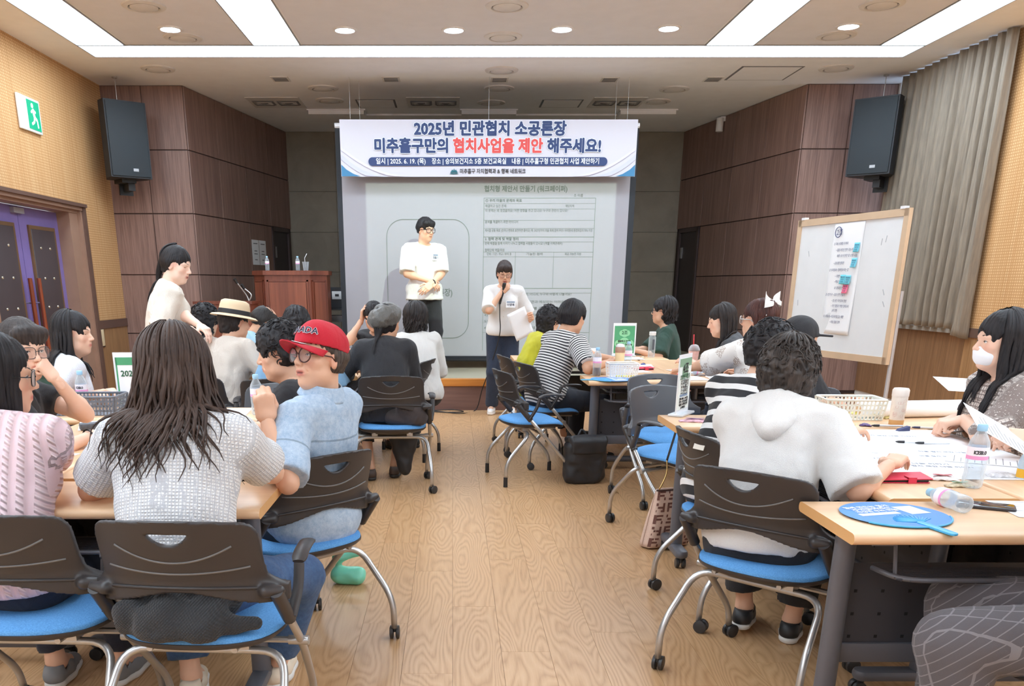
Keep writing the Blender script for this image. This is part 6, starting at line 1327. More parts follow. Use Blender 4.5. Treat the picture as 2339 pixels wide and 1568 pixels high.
# 22 black cap, behind the hooded woman
p = PE['cap22'] = Person(1.82, 4.98, -150, 'person in a black cap facing right behind the curly hair of the hooded person', hipz=0.49, lean=6, hunch=6, S=0.93, head=(68, 4, 0), hv=0.007, vox=0.016)
p.arm(-1, (-0.14, 0.36, 0.77)).arm(1, (0.14, 0.36, 0.77)).seated()
def mk():
    p.build_body().face(closed=True).top(F_BLACKC, 'black_top', sleeve=0.7).pants(F_NAVY); p.hair(H_BLACK, vol=0.010, nape=-0.09, sides=-0.05)
    f = Fld((-0.12, -0.15, -0.03), (0.12, 0.20, 0.16), 0.005); f.ell((0, -0.012, 0.038), (0.090, 0.110, 0.096), k=0); f.box((0, 0.11, 0.030), (0.062, 0.06, 0.006), 0.005, k=0.012); f.ell((0, -0.012, 0.025), (0.082, 0.102, 0.086), k=0.002, op='s'); f.cut((0, 0, 0.012), (0, 0.06, -1)); V, Q = f.net(); mk_mesh('cap', p.hc + (V * p.S) @ p.H.T, Q, fabric('black cotton cap', (40, 40, 44)), p.root, {'tc': V})
if not DRY: mk()
# 23 bold striped top
p = PE['stripes'] = Person(1.17, 3.72, -58, 'person in a bold black and white striped top with short black curls', hipz=0.52, lean=14, hunch=12, S=0.95, bw=1.08, head=(-6, 10, 0), hv=0.009, vox=0.011)
p.arm(-1, (1.62, 4.0, 0.78), world=True).arm(1, (1.58, 3.55, 0.78), world=True).seated()
def mk(): p.build_body().top(fabric('bold stripe jersey', (232, 230, 228), kind='stripe', rgb2=(34, 34, 38), p=0.062, th=-0.25), 'striped_top', sleeve=1.6, infl=0.02, hem=-0.06, loose=0.016).pants(F_BLACKC).shoes(SH_BLACK, SOLE_D); p.hair(H_BLACK, vol=0.022, style='curly', nape=-0.08).curls(H_BLACK, n=240, vol=0.028, seed=23)
if not DRY: mk()
# 24 white hooded top, big curly perm
p = PE['hoodie'] = Person(1.085, 2.99, -30, 'person with short dark permed hair in a white hooded top, seen from behind', hipz=0.505, lean=11, hunch=12, S=0.95, bw=1.10, head=(-4, 10, 0), hv=0.007, vox=0.0095, dhead=(0, 0, -0.028))
p.arm(1, (1.50, 2.98, 0.77), pole=(0.7, -0.5, -0.8), world=True).arm(-1, (1.52, 3.42, 0.80), pole=(-0.5, -0.5, -0.8), world=True).leg(1, p.loc((1.36, 3.28, 0.085)), foot=p.locd((0.5, 1, 0))).leg(-1, p.loc((1.20, 3.38, 0.105)), foot=p.locd((0.5, 1, 0)))
def mk():
    hw = fabric('white hooded jersey', (238, 236, 233)); p.build_body().top(hw, 'hooded_top', sleeve=0.98, infl=0.020, hem=-0.035, bell=0.004, loose=0.034, flare=0.010, wr=0.006, neck_z=0.012).pants(F_BLACKC, ankle=0.80, loose=0.02, flare=0.014).shoes(SH_BLACK, SOLE_W)
    T = p.T2
    f = Fld(p.nb - 0.26, p.nb + 0.2, 0.0075)
    for i in range(-4, 5):
        q = i / 4; f.cap(p.nb + T @ V3(q * 0.100, -0.055 + 0.06 * q * q, 0.020 - 0.02 * q * q), p.nb + T @ V3(q * 0.030, -0.118, -0.125 + 0.03 * abs(q)), 0.026, 0.017, k=0.0 if i == -4 else 0.025)
    for q in (-1, 1): f.cap(p.nb + T @ V3(q * 0.098, 0.0, 0.004), p.nb + T @ V3(q * 0.07, 0.075, -0.045), 0.026, 0.02, k=0.03)
    f.cap(p.nb + T @ V3(0, -0.085, 0.03), p.nb + T @ V3(0, -0.140, -0.12), 0.008, 0.006, k=0.01)
    f.ell(p.nb + T @ V3(0, 0.012, 0.035), (0.066, 0.068, 0.085), T, k=0.012, op='s'); f.fn(lambda F, X, Y, Z: F + 0.004 * n3(X, Y, Z, 34, 3)); V, Q = f.net(); mk_mesh('hood', V, Q, hw, p.root, {'tc': V})
    hm = m_hair('dark permed hair', (34, 30, 29), (84, 74, 68)); p.hair(hm, vol=0.030, style='curly', nape=-0.085, sides=-0.05, amp=0.003).curls(hm, n=560, vol=0.036, seed=24, R=(0.012, 0.024), r=0.0022, zmin=-0.085, face=60, turns=0.6)
    p.locks(hm, n=110, phis=(0, 360), length=(0.0, 0.02), vol=0.036, wave=0.012, lam=0.06, seed=25, r=(0.005, 0.008), th0=(6, 22), the=(46, 70), fields=False, name='swept_hair_mass')
if not DRY: mk()
# 25 masked woman in tweed blouse
p = PE['masked'] = Person(2.48, 3.86, 88, 'person with long black hair, white face mask and brown and white tweed blouse', hipz=0.52, lean=9, hunch=8, S=0.98, bw=1.06, head=(-2, 2, 0), hv=0.0042, vox=0.0105, skin='a')
p.arm(-1, (2.235, 3.86, 0.80), pole=(-0.6, -0.5, -0.7), world=True, f=(-1, 0.15, -0.25), pose='curl').arm(1, (2.28, 3.98, 0.79), world=True, f=(-1, -0.35, -0.2), pose='relaxed').seated()
def mk():
    p.build_body().face().top(fabric('brown white tweed', (222, 212, 204), kind='tweed', rgb2=(96, 76, 70), p=0.016, amt=0.8), 'tweed_blouse', sleeve=0.99, infl=0.022, hem=-0.12, loose=0.03).pants(F_NAVY)
    p.hair(H_BLACK, vol=0.014, nape=-0.11, sides=-0.02, line=0.064).locks(H_BLACK, n=130, phis=(66, 294), length=(0.30, 0.42), vol=0.018, wave=0.006, lam=0.2, seed=26, r=(0.011, 0.015))
    f = Fld((-0.09, 0.0, -0.14), (0.09, 0.14, 0.02), 0.004); f.ell((0, 0.040, -0.062), (0.0615, 0.066, 0.052), k=0); f.ell((0, 0.082, -0.036), (0.013, 0.031, 0.026), k=0.02); f.cut((0, 0.035, 0), (0, -1, 0)); V, Q = f.net(); mk_ = mk_mesh('face_mask', p.hc + (V * p.S) @ p.H.T, Q, flat('white mask cloth', (240, 240, 242), 0.8, var=0), p.root)
    for q in (-1, 1): MB().tube([p.hp(a) for a in ((q * 0.058, 0.05, -0.03), (q * 0.074, 0.0, 0.012), (q * 0.078, -0.016, -0.01))], 0.0016, 5).tube([p.hp(a) for a in ((q * 0.056, 0.045, -0.085), (q * 0.074, -0.01, -0.04))], 0.0016, 5).build('ear_loop', flat('white elastic', (236, 236, 238), 0.8, var=0), mk_, angle=0)
if not DRY: mk()
# 26 plaid trousers, right edge
p = PE['plaid'] = Person(1.745, 2.06, 58, 'person in grey checked trousers at the bottom right corner of the photo', hipz=0.535, lean=14, hunch=8, S=1.0, fem=1, bw=1.0, head=(30, 10, 0), hv=0.009, vox=0.02, skin='a')
p.arm(-1, (2.10, 3.12, 0.84), pole=(0.4, -0.3, -0.9), world=True) if False else p.arm(-1, (1.64, 2.0, 0.64), world=True).arm(1, (1.66, 2.2, 0.64), world=True).leg(-1, p.loc((1.40, 2.10, 0.085)), pole=(-0.1, 0.9, 0.5)).leg(1, p.loc((1.50, 2.40, 0.085)))
def mk(): p.build_body().top(fabric('grey blouse', (150, 150, 156)), 'blouse', sleeve=0.7).pants(fabric('grey check wool', (92, 88, 92), kind='check', rgb2=(150, 146, 150), p=0.032), ankle=0.97, loose=0.028, flare=0.02).shoes(SH_BLACK, SOLE_D); p.hair(H_BLACK, vol=0.014, style='wavy', nape=-0.1)
if not DRY: mk()
# 27 person across the corner whose arm reaches in from the right
p = PE['reader'] = Person(2.38, 3.16, 84, 'person at the right edge whose hand pinches a printed sheet over the table', hipz=0.535, lean=8, hunch=8, S=1.0, head=(0, 14, 0), hv=0.008, vox=0.014, skin='a')
p.arm(-1, (2.07, 3.10, 0.84), pole=(0.1, -0.8, -0.6), world=True, f=(-1, 0.25, 0.05), n=(0.1, -0.75, 0.6), pose='pinch').arm(1, (2.24, 3.40, 0.80), world=True).seated()
def mk(): p.build_body().top(fabric('beige blouse', (196, 184, 172)), 'blouse', sleeve=0.9).pants(F_NAVY); p.hair(H_BLACK, vol=0.014, nape=-0.1)
if not DRY: mk()
# ------------------------------------------------------------------ stage front: screen, banner, projector light
INK = flat('black print', (46, 44, 48), 0.7, var=0); M_PAPER = flat('white paper', (240, 241, 244), 0.75, var=0.01); GREYT = flat('grey projected print', (104, 110, 106), 0.8, var=0); GREYL = flat('pale projected line', (124, 132, 126), 0.8, var=0)
SCY = 11.50
scr = empty('projection_screen', (0.41, SCY, 0.46), label='large white projection screen hanging behind the two standing speakers', cat='projection screen')
MB().box((-1.74, -0.004, 0.03), (1.72, 0.004, 2.66)).build('screen_cloth', flat('matt white screen cloth', (158, 156, 162), 0.9, var=0.01), scr, smooth=False)
MB().box((-1.80, -0.005, 0.0), (-1.74, 0.005, 2.66)).box((1.72, -0.005, 0.0), (1.79, 0.005, 2.66)).box((-1.80, -0.005, 0.0), (1.79, 0.005, 0.035)).build('black_border', flat('black screen border', (34, 38, 44), 0.7), scr, smooth=False)
MB().rbox((-1.82, -0.012, -0.03), (1.81, 0.012, 0.0), 0.01).build('bottom_bar', flat('black bar', (30, 30, 32), 0.5), scr)
MB().tube([(-1.5, 0, 2.66), (-1.5, 0, 3.14)], 0.0015, 5).build('hanging_wire', M_STEEL, scr); MB().tube([(1.5, 0, 2.66), (1.5, 0, 3.14)], 0.0015, 5).build('hanging_wire', M_STEEL, scr); MB().tube([(-1.8, 0, 2.67), (1.79, 0, 2.67)], 0.03, 10).build('screen_case', M_RING, scr)
sx = lambda u: (u - 1034) * 0.005244 - 0.41
sz = lambda v: 2.51 - (v - 418) * 0.00509 - 0.46
ln = MB()
def hl(v, a, b, w=0.004): ln.box((sx(a), -0.0065, sz(v) - w / 2), (sx(b), -0.005, sz(v) + w / 2))
def vl(u, a, b, w=0.004): ln.box((sx(u) - w / 2, -0.0065, sz(b)), (sx(u) + w / 2, -0.005, sz(a)))
for v, w in ((450, .006), (462, .003), (474, .003), (499, .003), (517, .003), (536, .007), (547, .003), (570, .004), (581, .004), (653, .007), (664, .003), (757, .004)): hl(v, 1106, 1363, w)
vl(1106, 450, 800, .006); vl(1363, 450, 800, .006); vl(1181, 570, 653); vl(1271, 570, 653)
a0, a1, b0, b1, r_ = sx(880), sx(1072), sz(770), sz(497), 0.20
rr_ = []
for cx, cz, s0 in ((a1 - r_, b1 - r_, 0), (a0 + r_, b1 - r_, 90), (a0 + r_, b0 + r_, 180), (a1 - r_, b0 + r_, 270)):
    for k in range(9): t = R_(s0 + 90 * k / 8); rr_.append((cx + r_ * math.cos(t), -0.006, cz + r_ * math.sin(t)))
ln.tube(rr_ + [rr_[0]], 0.004, 5); ln.build('projected_frame_line', GREYL, scr, smooth=False)
def ptxt(v, u, s, w=None, size=0.04, bold=0.0, al='LEFT', m=GREYT):
    text(s, size, m, scr, 'projected_lettering', align=al, bold=bold, ext=0.0004, loc=(sx(u), -0.0062, sz(v)), rot=(PI / 2, 0, 0), width=w)
ptxt(431, 1202, '협치형 제안서 만들기 (워크페이퍼)', 1.0, 0.075, 0.0022, 'CENTER'); ptxt(445, 1312, '조 이름', None, 0.038, 0, 'LEFT')
for v, s, w, b in ((456, '① 우리 마을의 문제와 목표', 0.44, .001), (468, '해결하고 싶은 문제:', 0.26, 0), (478, '이 문제는 왜 생겼을까요? 어떤 영향을 주고 있나요? 누구와 관련이 있나요?', 1.0, 0), (503, '문제를 해결하기 위한 아이디어', 0.40, 0), (522, '제시할 공동 목표 (숫자나 변화로 표현하면 좋아요) 예: 2027년까지 마을 축제 참여 주민 / 우리동네 환경지킴이 70% 이상', 1.31, 0), (541, '2. 협력 관계 및 역할 정리', 0.41, .001), (551, '문제 해결을 함께 이야기 나누고 협력할 사람들이 있나요? (역할 이해관계자)', 0.95, 0), (566, '협력단체 역할/자원', 0.24, 0), (659, '3. 실행 계획', 0.25, .001), (667, '1) 무엇을 할까요? (기간 등) - 언제, 어디서, 누구와 어떻게 나눌까요?', 1.08, 0), (685, '2) 필요한 자원 및 도움받을 기관과 예상되는 어려움', 1.0, 0), (700, '3) 단계별, 월별 세부계획, 주민별 시설분야 추진 방법', 1.06, 0), (716, '4) 홍보, 예산(지원/자체)과 평가', 0.78, 0), (731, '5) 기대효과와 나누기', 0.62, 0), (746, '6) 다음 할 일과 점검', 0.72, 0)): ptxt(v, 1109, s, w, 0.038, b)
ptxt(468, 1294, '해당지역:', 0.11, 0.036)
for u, s in ((1143, '단체 / 기관 / 학교 / 부처 등'), (1226, '가능한 협력'), (1316, '제공 가능한 자원')): ptxt(575, u, s, 0.30 if u == 1143 else 0.2, 0.034, 0, 'CENTER')
ptxt(604, 992, '(민관협치', 0.33, 0.115, 0.002, 'CENTER'); ptxt(664, 1002, '소공론장)', 0.33, 0.1, 0.002, 'CENTER')
pl = bpy.data.lights.new('projector_lamp', 'SPOT'); pl.energy = PROJ_W; pl.spot_size = R_(120); pl.spot_blend = 0.0; pl.shadow_soft_size = 0.012; pl.use_nodes = True
po = bpy.data.objects.new('projector_lamp', pl); COL.objects.link(po); po.location = (0.60, 7.40, 3.42); po.rotation_euler = (R_(90), 0, 0)
nt = pl.node_tree; em = nt.nodes['Emission']; ge = nt.nodes.new('ShaderNodeNewGeometry'); sp = nt.nodes.new('ShaderNodeSeparateXYZ'); nt.links.new(ge.outputs['Normal'], sp.inputs[0])
def nm(op, a, b):
    n = nt.nodes.new('ShaderNodeMath'); n.operation = op
    for i, v in enumerate((a, b)):
        if hasattr(v, 'is_output'): nt.links.new(v, n.inputs[i])
        else: n.inputs[i].default_value = v
    return n.outputs[0]
du, dv = nm('DIVIDE', sp.outputs[0], sp.outputs[1]), nm('DIVIDE', sp.outputs[2], sp.outputs[1]); D = SCY - 7.40
mk_ = nm('MULTIPLY', nm('MULTIPLY', nm('GREATER_THAN', du, (-1.05 - 0.6) / D), nm('LESS_THAN', du, (1.97 - 0.6) / D)), nm('MULTIPLY', nm('GREATER_THAN', dv, (0.50 - 3.42) / D), nm('LESS_THAN', dv, (2.51 - 3.42) / D)))
nt.links.new(mk_, em.inputs['Strength']); em.inputs['Color'].default_value = (0.78, 1.0, 0.80, 1)
# banner
NAVY = flat('navy print', (38, 58, 104), 0.6, var=0); REDP = flat('red print', (206, 74, 70), 0.6, var=0); WPR = flat('white print', (240, 240, 246), 0.6, var=0); TEAL = flat('teal print', (22, 92, 104), 0.6, var=0)
ba = empty('banner', (0.417, 11.30, 2.56), label='wide white event banner with navy and red Korean lettering above the screen', cat='banner')
MB().grid(lambda u, v: (-1.727 + 3.454 * u, 0.004 * math.sin(u * 9), 0.605 * v), 40, 4, 0.003).build('banner_sheet', flat('banner vinyl', (200, 198, 208), 0.55, var=0.02, vs=1.5), ba, smooth=False)
for q in (-1.6, 0, 1.6): MB().tube([(q, 0.004, 0.60), (q, 0.004, 1.04)], 0.0015, 5).build('cord', M_STEEL, ba)
bx = lambda u: (u - 1034) * 0.005057 - 0.417
bz = lambda v: 0.605 - (v - 273) * 0.00462
def btxt(s, u, v, size, w, m, bold, out=True):
    if out: text(s, size, WPR, ba, 'lettering_outline', bold=bold + 0.006, ext=0.0003, loc=(bx(u), -0.009, bz(v)), rot=(PI / 2, 0, 0), width=w + 0.012)
    text(s, size, m, ba, 'lettering', bold=bold, ext=0.0004, loc=(bx(u), -0.0105, bz(v)), rot=(PI / 2, 0, 0), width=w)
btxt('2025년 민관협치 소공론장', 1120, 296, 0.165, 1.77, NAVY, 0.0075); btxt('미추홀구만의', 939, 335, 0.165, 0.86, NAVY, 0.0075); btxt('협치사업을 제안', 1138, 335, 0.165, 1.05, REDP, 0.0075); btxt('해주세요!', 1314, 335, 0.165, 0.63, NAVY, 0.0075)
p0, p1, zc, hh = bx(848), bx(1383), bz(369), 0.046
MB().prism([(p0 + hh * math.cos(t), zc + hh * math.sin(t)) for t in np.linspace(PI / 2, 1.5 * PI, 12)] + [(p1 + hh * math.cos(t), zc + hh * math.sin(t)) for t in np.linspace(-PI / 2, PI / 2, 12)], -0.0090, -0.0075, 'xz').build('printed_pill', NAVY, ba, smooth=False)
for s, u, w in (('일시 | 2025. 6. 19. (목)', 914, 0.58), ('장소 | 승의보건지소 5층 보건교육실', 1072, 0.87), ('내용 | 미추홀구형 민관협치 사업 제안하기', 1272, 1.02)): text(s, 0.07, WPR, ba, 'lettering', bold=0.0012, ext=0.0004, loc=(bx(u), -0.0103, zc), rot=(PI / 2, 0, 0), width=w)
text('미추홀구 자치협력과 & 행복 네트워크', 0.058, INK, ba, 'lettering', bold=0.0012, ext=0.0004, loc=(bx(1127), -0.0103, bz(392)), rot=(PI / 2, 0, 0), width=0.77)
lx, lz = bx(1037), bz(392); MB().prism([(lx - .045, lz - .012), (lx - .02, lz + .022), (lx - .008, lz + .008), (lx, lz + .034), (lx + .012, lz + .008), (lx + .022, lz + .022), (lx + .045, lz - .012)], -0.0100, -0.0085, 'xz').prism([(lx - .055, lz - .026), (lx - .03, lz - .016), (lx, lz - .019), (lx + .03, lz - .016), (lx + .055, lz - .026), (lx, lz - .030)], -0.0100, -0.0085, 'xz').build('printed_emblem', TEAL, ba, smooth=False)
LAV = flat('lavender print', (190, 192, 216), 0.6, var=0); BLUP = flat('sea blue print', (58, 122, 164), 0.6, var=0); LAV2 = flat('pale lavender print', (206, 204, 224), 0.6, var=0)
for s in (-1, 1):
    e = s * 1.722; q = -s
    MB().prism([(e, 0.004), (e, 0.13), (e + q * 0.06, 0.075), (e + q * 0.14, 0.03), (e + q * 0.22, 0.004)], -0.0088, -0.0072, 'xz').build('printed_corner', BLUP, ba, smooth=False)
    for (h0, w0, th_, mm, z_) in ((0.24, 0.52, 0.055, LAV, -.0080), (0.32, 0.80, 0.035, LAV2, -.0078)):
        up_ = [(e + q * w0 * t, 0.006 + (h0 - 0.006) * (1 - t) ** 2.0) for t in np.linspace(0, 1, 10)]; MB().prism(up_ + [(x, max(0.004, z - th_ * (1 - 0.4 * k / 9))) for k, (x, z) in reversed(list(enumerate(up_)))], z_, z_ + 0.0012, 'xz').build('printed_swoosh', mm, ba, smooth=False)
# ------------------------------------------------------------------ wall and stage fittings
def speaker(x, y, z, yaw, lab):
    r = empty('loudspeaker', (x, y, z), R_(yaw), lab, 'loudspeaker', 'wall loudspeakers'); m = flat('black speaker cabinet', (40, 44, 50), 0.6, var=0.03)
    pf = [(-0.24, -0.19), (0.24, -0.19), (0.24, -0.02), (0.16, 0.2), (-0.16, 0.2), (-0.24, -0.02)]
    MB().prism(pf, -0.40, 0.40).build('cabinet', m, r, smooth=False)
    MB().rbox((-0.225, -0.205, -0.385), (0.225, -0.19, 0.385), 0.012).build('grille', (lambda t: (t.set(srgb(44, 52, 58), 0.7), t.bump(t.noise(t.tc('Object'), 900, 1), 0.4, 0.002), t.m)[-1])(NT('steel speaker grille')), r)
    MB().box((0.05 - 0.03, -0.208, -0.33), (0.05 + 0.03, -0.204, -0.30)).build('maker_plate', flat('silver plate', (170, 172, 176), 0.4, 0.5), r, smooth=False)
    MB().box((-0.07, -0.05, -0.44), (0.10, 0.20, -0.40)).box((0.02, 0.0, -0.52), (0.10, 0.24, -0.42)).box((-0.02, 0.18, -0.56), (0.14, 0.21, -0.40)).build('wall_bracket', flat('black bracket', (34, 36, 40), 0.5), r, smooth=False)
    MB().tube([(0, 0.02, 0.40), (0, 0.02, HC - z)], 0.004, 6).lathe([(0.03, HC - z - 0.015), (0.03, HC - z - 0.001)], (0, 0.02, 0), 12).build('hanger_wire', M_STEEL, r, angle=40)
speaker(-3.84, 11.28, 2.93, 40, 'black loudspeaker hung in the left corner above the purple door'); speaker(4.88, 11.18, 2.95, -40, 'black loudspeaker hung beside the curtain above the whiteboard')
ex = empty('exit_sign', (XL + 0.02, 9.68, 2.95), R_(90), 'green and white emergency exit sign with running figure on the left wall', 'exit sign')
MB().rbox((-0.24, -0.03, -0.155), (0.24, 0.0, 0.155), 0.015).build('housing', flat('white sign housing', (226, 228, 226), 0.4, var=0.02), ex)
MB().box((-0.06, -0.034, -0.13), (0.20, -0.03, 0.13)).build('green_panel', emis('green exit panel', (14, 150, 110), 0.5), ex, smooth=False)
fg = MB(); fg.lathe([(0.001, -0.002), (0.022, -0.0015), (0.022, 0.0015), (0.001, 0.002)], (0.045, -0.0355, 0.085), 14, axis=(0, 1, 0))
for a, b_, w_ in (((0.05, 0.055), (0.075, -0.015), 0.022), ((0.052, 0.048), (0.005, 0.02), 0.010), ((0.056, 0.05), (0.11, 0.03), 0.010), ((0.075, -0.012), (0.125, -0.04), 0.014), ((0.125, -0.04), (0.135, -0.105), 0.012), ((0.072, -0.015), (0.055, -0.06), 0.014), ((0.055, -0.06), (0.0, -0.085), 0.012)): fg.tube([(a[0], -0.0355, a[1]), (b_[0], -0.0355, b_[1])], w_, 8, flat=0.12, up=(0, 1, 0))
fg.build('running_figure', emis('white exit figure', (235, 250, 244), 0.9), ex, angle=50)
sw = empty('switch_plate', (XL + 0.02, 10.86, 0.755), R_(90), 'brass rimmed cream wall panel below the rail beside the door', 'wall plate'); MB().rbox((-0.07, -0.012, -0.11), (0.07, 0, 0.11), 0.01).build('rim', flat('dark bronze rim', (70, 52, 36), 0.4), sw); MB().rbox((-0.055, -0.016, -0.095), (0.055, -0.008, 0.095), 0.008).build('plate', flat('cream plate', (222, 204, 166), 0.5), sw)
nb_ = [(-2.76, 13.62, 'left'), (-2.72, 13.83, 'right')]
for k, (dx, w) in enumerate(((0.0, 'left'), (0.27, 'right'))):
    A = V3(-3.22, 11.77, 0); d = norm(V3(0.62, 3.33, 0)); q = A + d * (1.86 + dx) + V3(d[1], -d[0], 0) * 0.018
    n = empty('notice_sheet', (q[0], q[1], 1.80), math.atan2(d[1], d[0]), f'white printed notice on the walnut wall above the podium, {w} of two', 'notice', 'notices on the walnut wall'); MB().box((-0.125, -0.002, -0.17), (0.125, 0, 0.17)).build('sheet', M_PAPER, n, smooth=False)
    for z_, w_ in ((0.12, 0.15), (0.02, 0.10), (-0.02, 0.12), (-0.10, 0.09)): MB().box((-w_ / 2, -0.0032, z_ - 0.006), (w_ / 2, -0.002, z_ + 0.006)).build('printed_line', flat('grey print', (120, 122, 128), 0.7, var=0), n, smooth=False)
W1 = wood('mahogany veneer', (94, 46, 34), (126, 68, 48), 0.35, streak=22); W2 = wood('mahogany panel', (104, 54, 40), (138, 78, 56), 0.35, streak=22)
pd = empty('podium', (-1.965, 11.25, 0.345), 0, 'large red brown wooden podium with panelled front on the stage', 'podium'); oh = 1.17
pts = [(-0.44, 0.28), (-0.44, -0.02), (-0.27, -0.24), (0.27, -0.24), (0.44, -0.02), (0.44, 0.28)]
MB().prism(pts, 0, oh - 0.05).build('carcass', W1, pd, smooth=False); MB().prism([(x * 1.05, y * 1.08) for x, y in pts], oh - 0.05, oh).build('top_board', W1, pd, smooth=False)
for a, b_ in ((pts[2], pts[3]), (pts[1], pts[2]), (pts[3], pts[4])):
    L = math.hypot(b_[0] - a[0], b_[1] - a[1]); f_ = MB().box((0.05, -0.022, 0.10), (L - 0.05, -0.012, oh - 0.13)).build('raised_panel', W2, pd, smooth=False); f_.location = (a[0], a[1], 0); f_.rotation_euler = (0, 0, math.atan2(b_[1] - a[1], b_[0] - a[0]))
    g_ = MB().box((0.025, -0.012, 0.075), (0.045, -0.0, oh - 0.105)).box((L - 0.045, -0.012, 0.075), (L - 0.025, 0, oh - 0.105)).box((0.025, -0.012, oh - 0.125), (L - 0.025, 0, oh - 0.105)).build('moulding', W1, pd, smooth=False); g_.location = f_.location; g_.rotation_euler = f_.rotation_euler
lt = empty('lectern', (-2.64, 10.75, 0.345), 0, 'low red brown lectern with two gooseneck microphones left of the podium', 'lectern'); MB().box((-0.32, -0.2, 0), (0.32, 0.2, 0.80)).build('carcass', W2, lt, smooth=False); MB().box((-0.34, -0.22, 0.80), (0.34, 0.22, 0.83)).build('top_board', W1, lt, smooth=False)
for x, y1, z1 in ((0.20, -0.06, 1.03), (0.26, 0.02, 0.97)):
    MB().tube(bez([(0.26, 0.0, 0.83), (x + 0.03, 0.0, 0.90), (x - 0.05, y1, z1)], 6), 0.008, 8).build('gooseneck', M_STEEL, lt, angle=0); MB().tube([(x - 0.05, y1, z1 - 0.005), (x - 0.075, y1 - 0.02, z1 + 0.045)], [0.014, 0.019], 10).build('microphone_head', M_RUBBER, lt, angle=40)
rk = empty('equipment_rack', (-1.50, 12.05, 0.345), 0, 'dark equipment rack with white socket plate between podium and screen', 'rack')
MB().box((-0.16, -0.15, 0), (-0.13, 0.15, 0.72)).box((0.10, -0.15, 0), (0.13, 0.15, 0.72)).box((-0.16, -0.15, 0.70), (0.13, 0.15, 0.73)).build('frame', flat('dark rack metal', (60, 60, 64), 0.5, 0.4), rk, smooth=False)
for z_ in (0.15, 0.35, 0.55): MB().box((-0.13, -0.13, z_), (0.10, 0.13, z_ + 0.08)).build('rack_unit', flat('grey rack unit', (120, 118, 120), 0.5, 0.3), rk, smooth=False)
MB().box((-0.15, -0.02, 0.73), (0.12, 0.02, 0.98)).build('back_board', flat('dark board', (46, 46, 50), 0.5), rk, smooth=False); sk = MB().rbox((-0.075, -0.03, 0.83), (0.055, -0.02, 0.93), 0.008).build('socket_plate', flat('white socket', (224, 224, 226), 0.4), rk); MB().box((-0.035, -0.032, 0.865), (0.015, -0.03, 0.895)).build('socket_hole', INK, sk, smooth=False)
cc = empty('sensor', (3.76, 13.75, 3.49), 0, 'small white cylindrical sensor under the ceiling on the right angled wall', 'sensor'); MB().lathe([(0.045, -0.09), (0.05, -0.085), (0.05, 0.08), (0.045, 0.085)], (0, 0, 0), 16).build('body', M_RING, cc); MB().box((0, -0.03, 0.04), (0.14, 0.03, 0.10)).build('mount', M_RING, cc, smooth=False)
fx = empty('fire_extinguisher', (-3.62, 9.85, 0), 0, 'red fire extinguisher standing by the left wall behind the grey basket', 'fire extinguisher'); MR = flat('red enamel', (186, 22, 36), 0.3, var=0.02)
MB().lathe([(0.07, 0), (0.08, 0.01), (0.08, 0.36), (0.06, 0.42), (0.028, 0.45), (0.028, 0.47)], (0, 0, 0), 20).build('cylinder', MR, fx, angle=50); MB().box((-0.02, -0.02, 0.47), (0.02, 0.02, 0.50)).box((-0.01, -0.10, 0.50), (0.01, 0.03, 0.515)).box((-0.01, -0.09, 0.535), (0.01, 0.03, 0.55)).build('valve_lever', flat('black lever', (40, 36, 36), 0.4), fx, smooth=False); MB().tube(bez([(0.02, 0, 0.48), (0.10, 0, 0.46), (0.11, -0.02, 0.30), (0.095, -0.03, 0.12)], 6), 0.012, 8).build('hose', M_RUBBER, fx, angle=0)
# whiteboard on its stand: long side seen obliquely
wb = empty('whiteboard', (3.32, 7.9, 0), math.atan2(7.2 - 8.6, 3.475 - 3.17), 'rolling whiteboard in a beige frame with a handwritten sheet and sticky notes', 'whiteboard'); BL, BH, BZ = 1.44, 1.14, 0.76
MF = flat('beige board frame', (204, 176, 146), 0.5); MB().box((-BL / 2, -0.006, BZ), (BL / 2, 0.006, BZ + BH)).build('board', flat('glossy white board', (226, 228, 230), 0.25, var=0.02), wb, smooth=False); e = 0.045
MB().box((-BL / 2 - 0.01, -0.016, BZ - 0.01), (-BL / 2 + e, 0.016, BZ + BH + 0.01)).box((BL / 2 - e, -0.016, BZ - 0.01), (BL / 2 + 0.01, 0.016, BZ + BH + 0.01)).box((-BL / 2, -0.016, BZ - 0.01), (BL / 2, 0.016, BZ + e)).box((-BL / 2, -0.016, BZ + BH - e), (BL / 2, 0.016, BZ + BH + 0.01)).build('frame', MF, wb, smooth=False)
for s in (-1, 1):
    x = s * (BL / 2 - 0.02); MB().tube([(x, 0.05, 0.08), (x, 0.05, BZ + 0.55)], 0.018, 8, flat=0.8).build('post', flat('pale stand metal', (190, 188, 190), 0.4, 0.4), wb, angle=40); MB().tube([(x, -0.28, 0.07), (x, 0.34, 0.07)], 0.018, 8).build('foot_bar', flat('pale stand metal', (190, 188, 190), 0.4, 0.4), wb, angle=40)
    for y in (-0.25, 0.30): MB().tube([(x - 0.012, y, 0.027), (x + 0.012, y, 0.027)], 0.026, 12).build('caster', M_RUBBER, wb, angle=40)
    MB().cbox((x * 0.93, 0, BZ + BH + 0.018), (0.05, 0.04, 0.02)).build('corner_clip', M_RING, wb, smooth=False)
sm_ = MB(); rg = np.random.RandomState(2)
for x, z, a in ((-0.52, 1.62, 70), (-0.6, 1.2, 80), (0.5, 1.70, 100), (0.56, 1.3, 60), (0.58, 1.21, 55), (0.45, 1.68, 95)): sm_.box((x - 0.004, -0.0072, z - 0.025), (x + 0.004, -0.006, z + 0.025), Matrix.Rotation(R_(a - 90), 3, 'Y'))
o = sm_.build('marker_smudge', flat('grey smudge', (172, 176, 182), 0.5, var=0), wb, smooth=False)
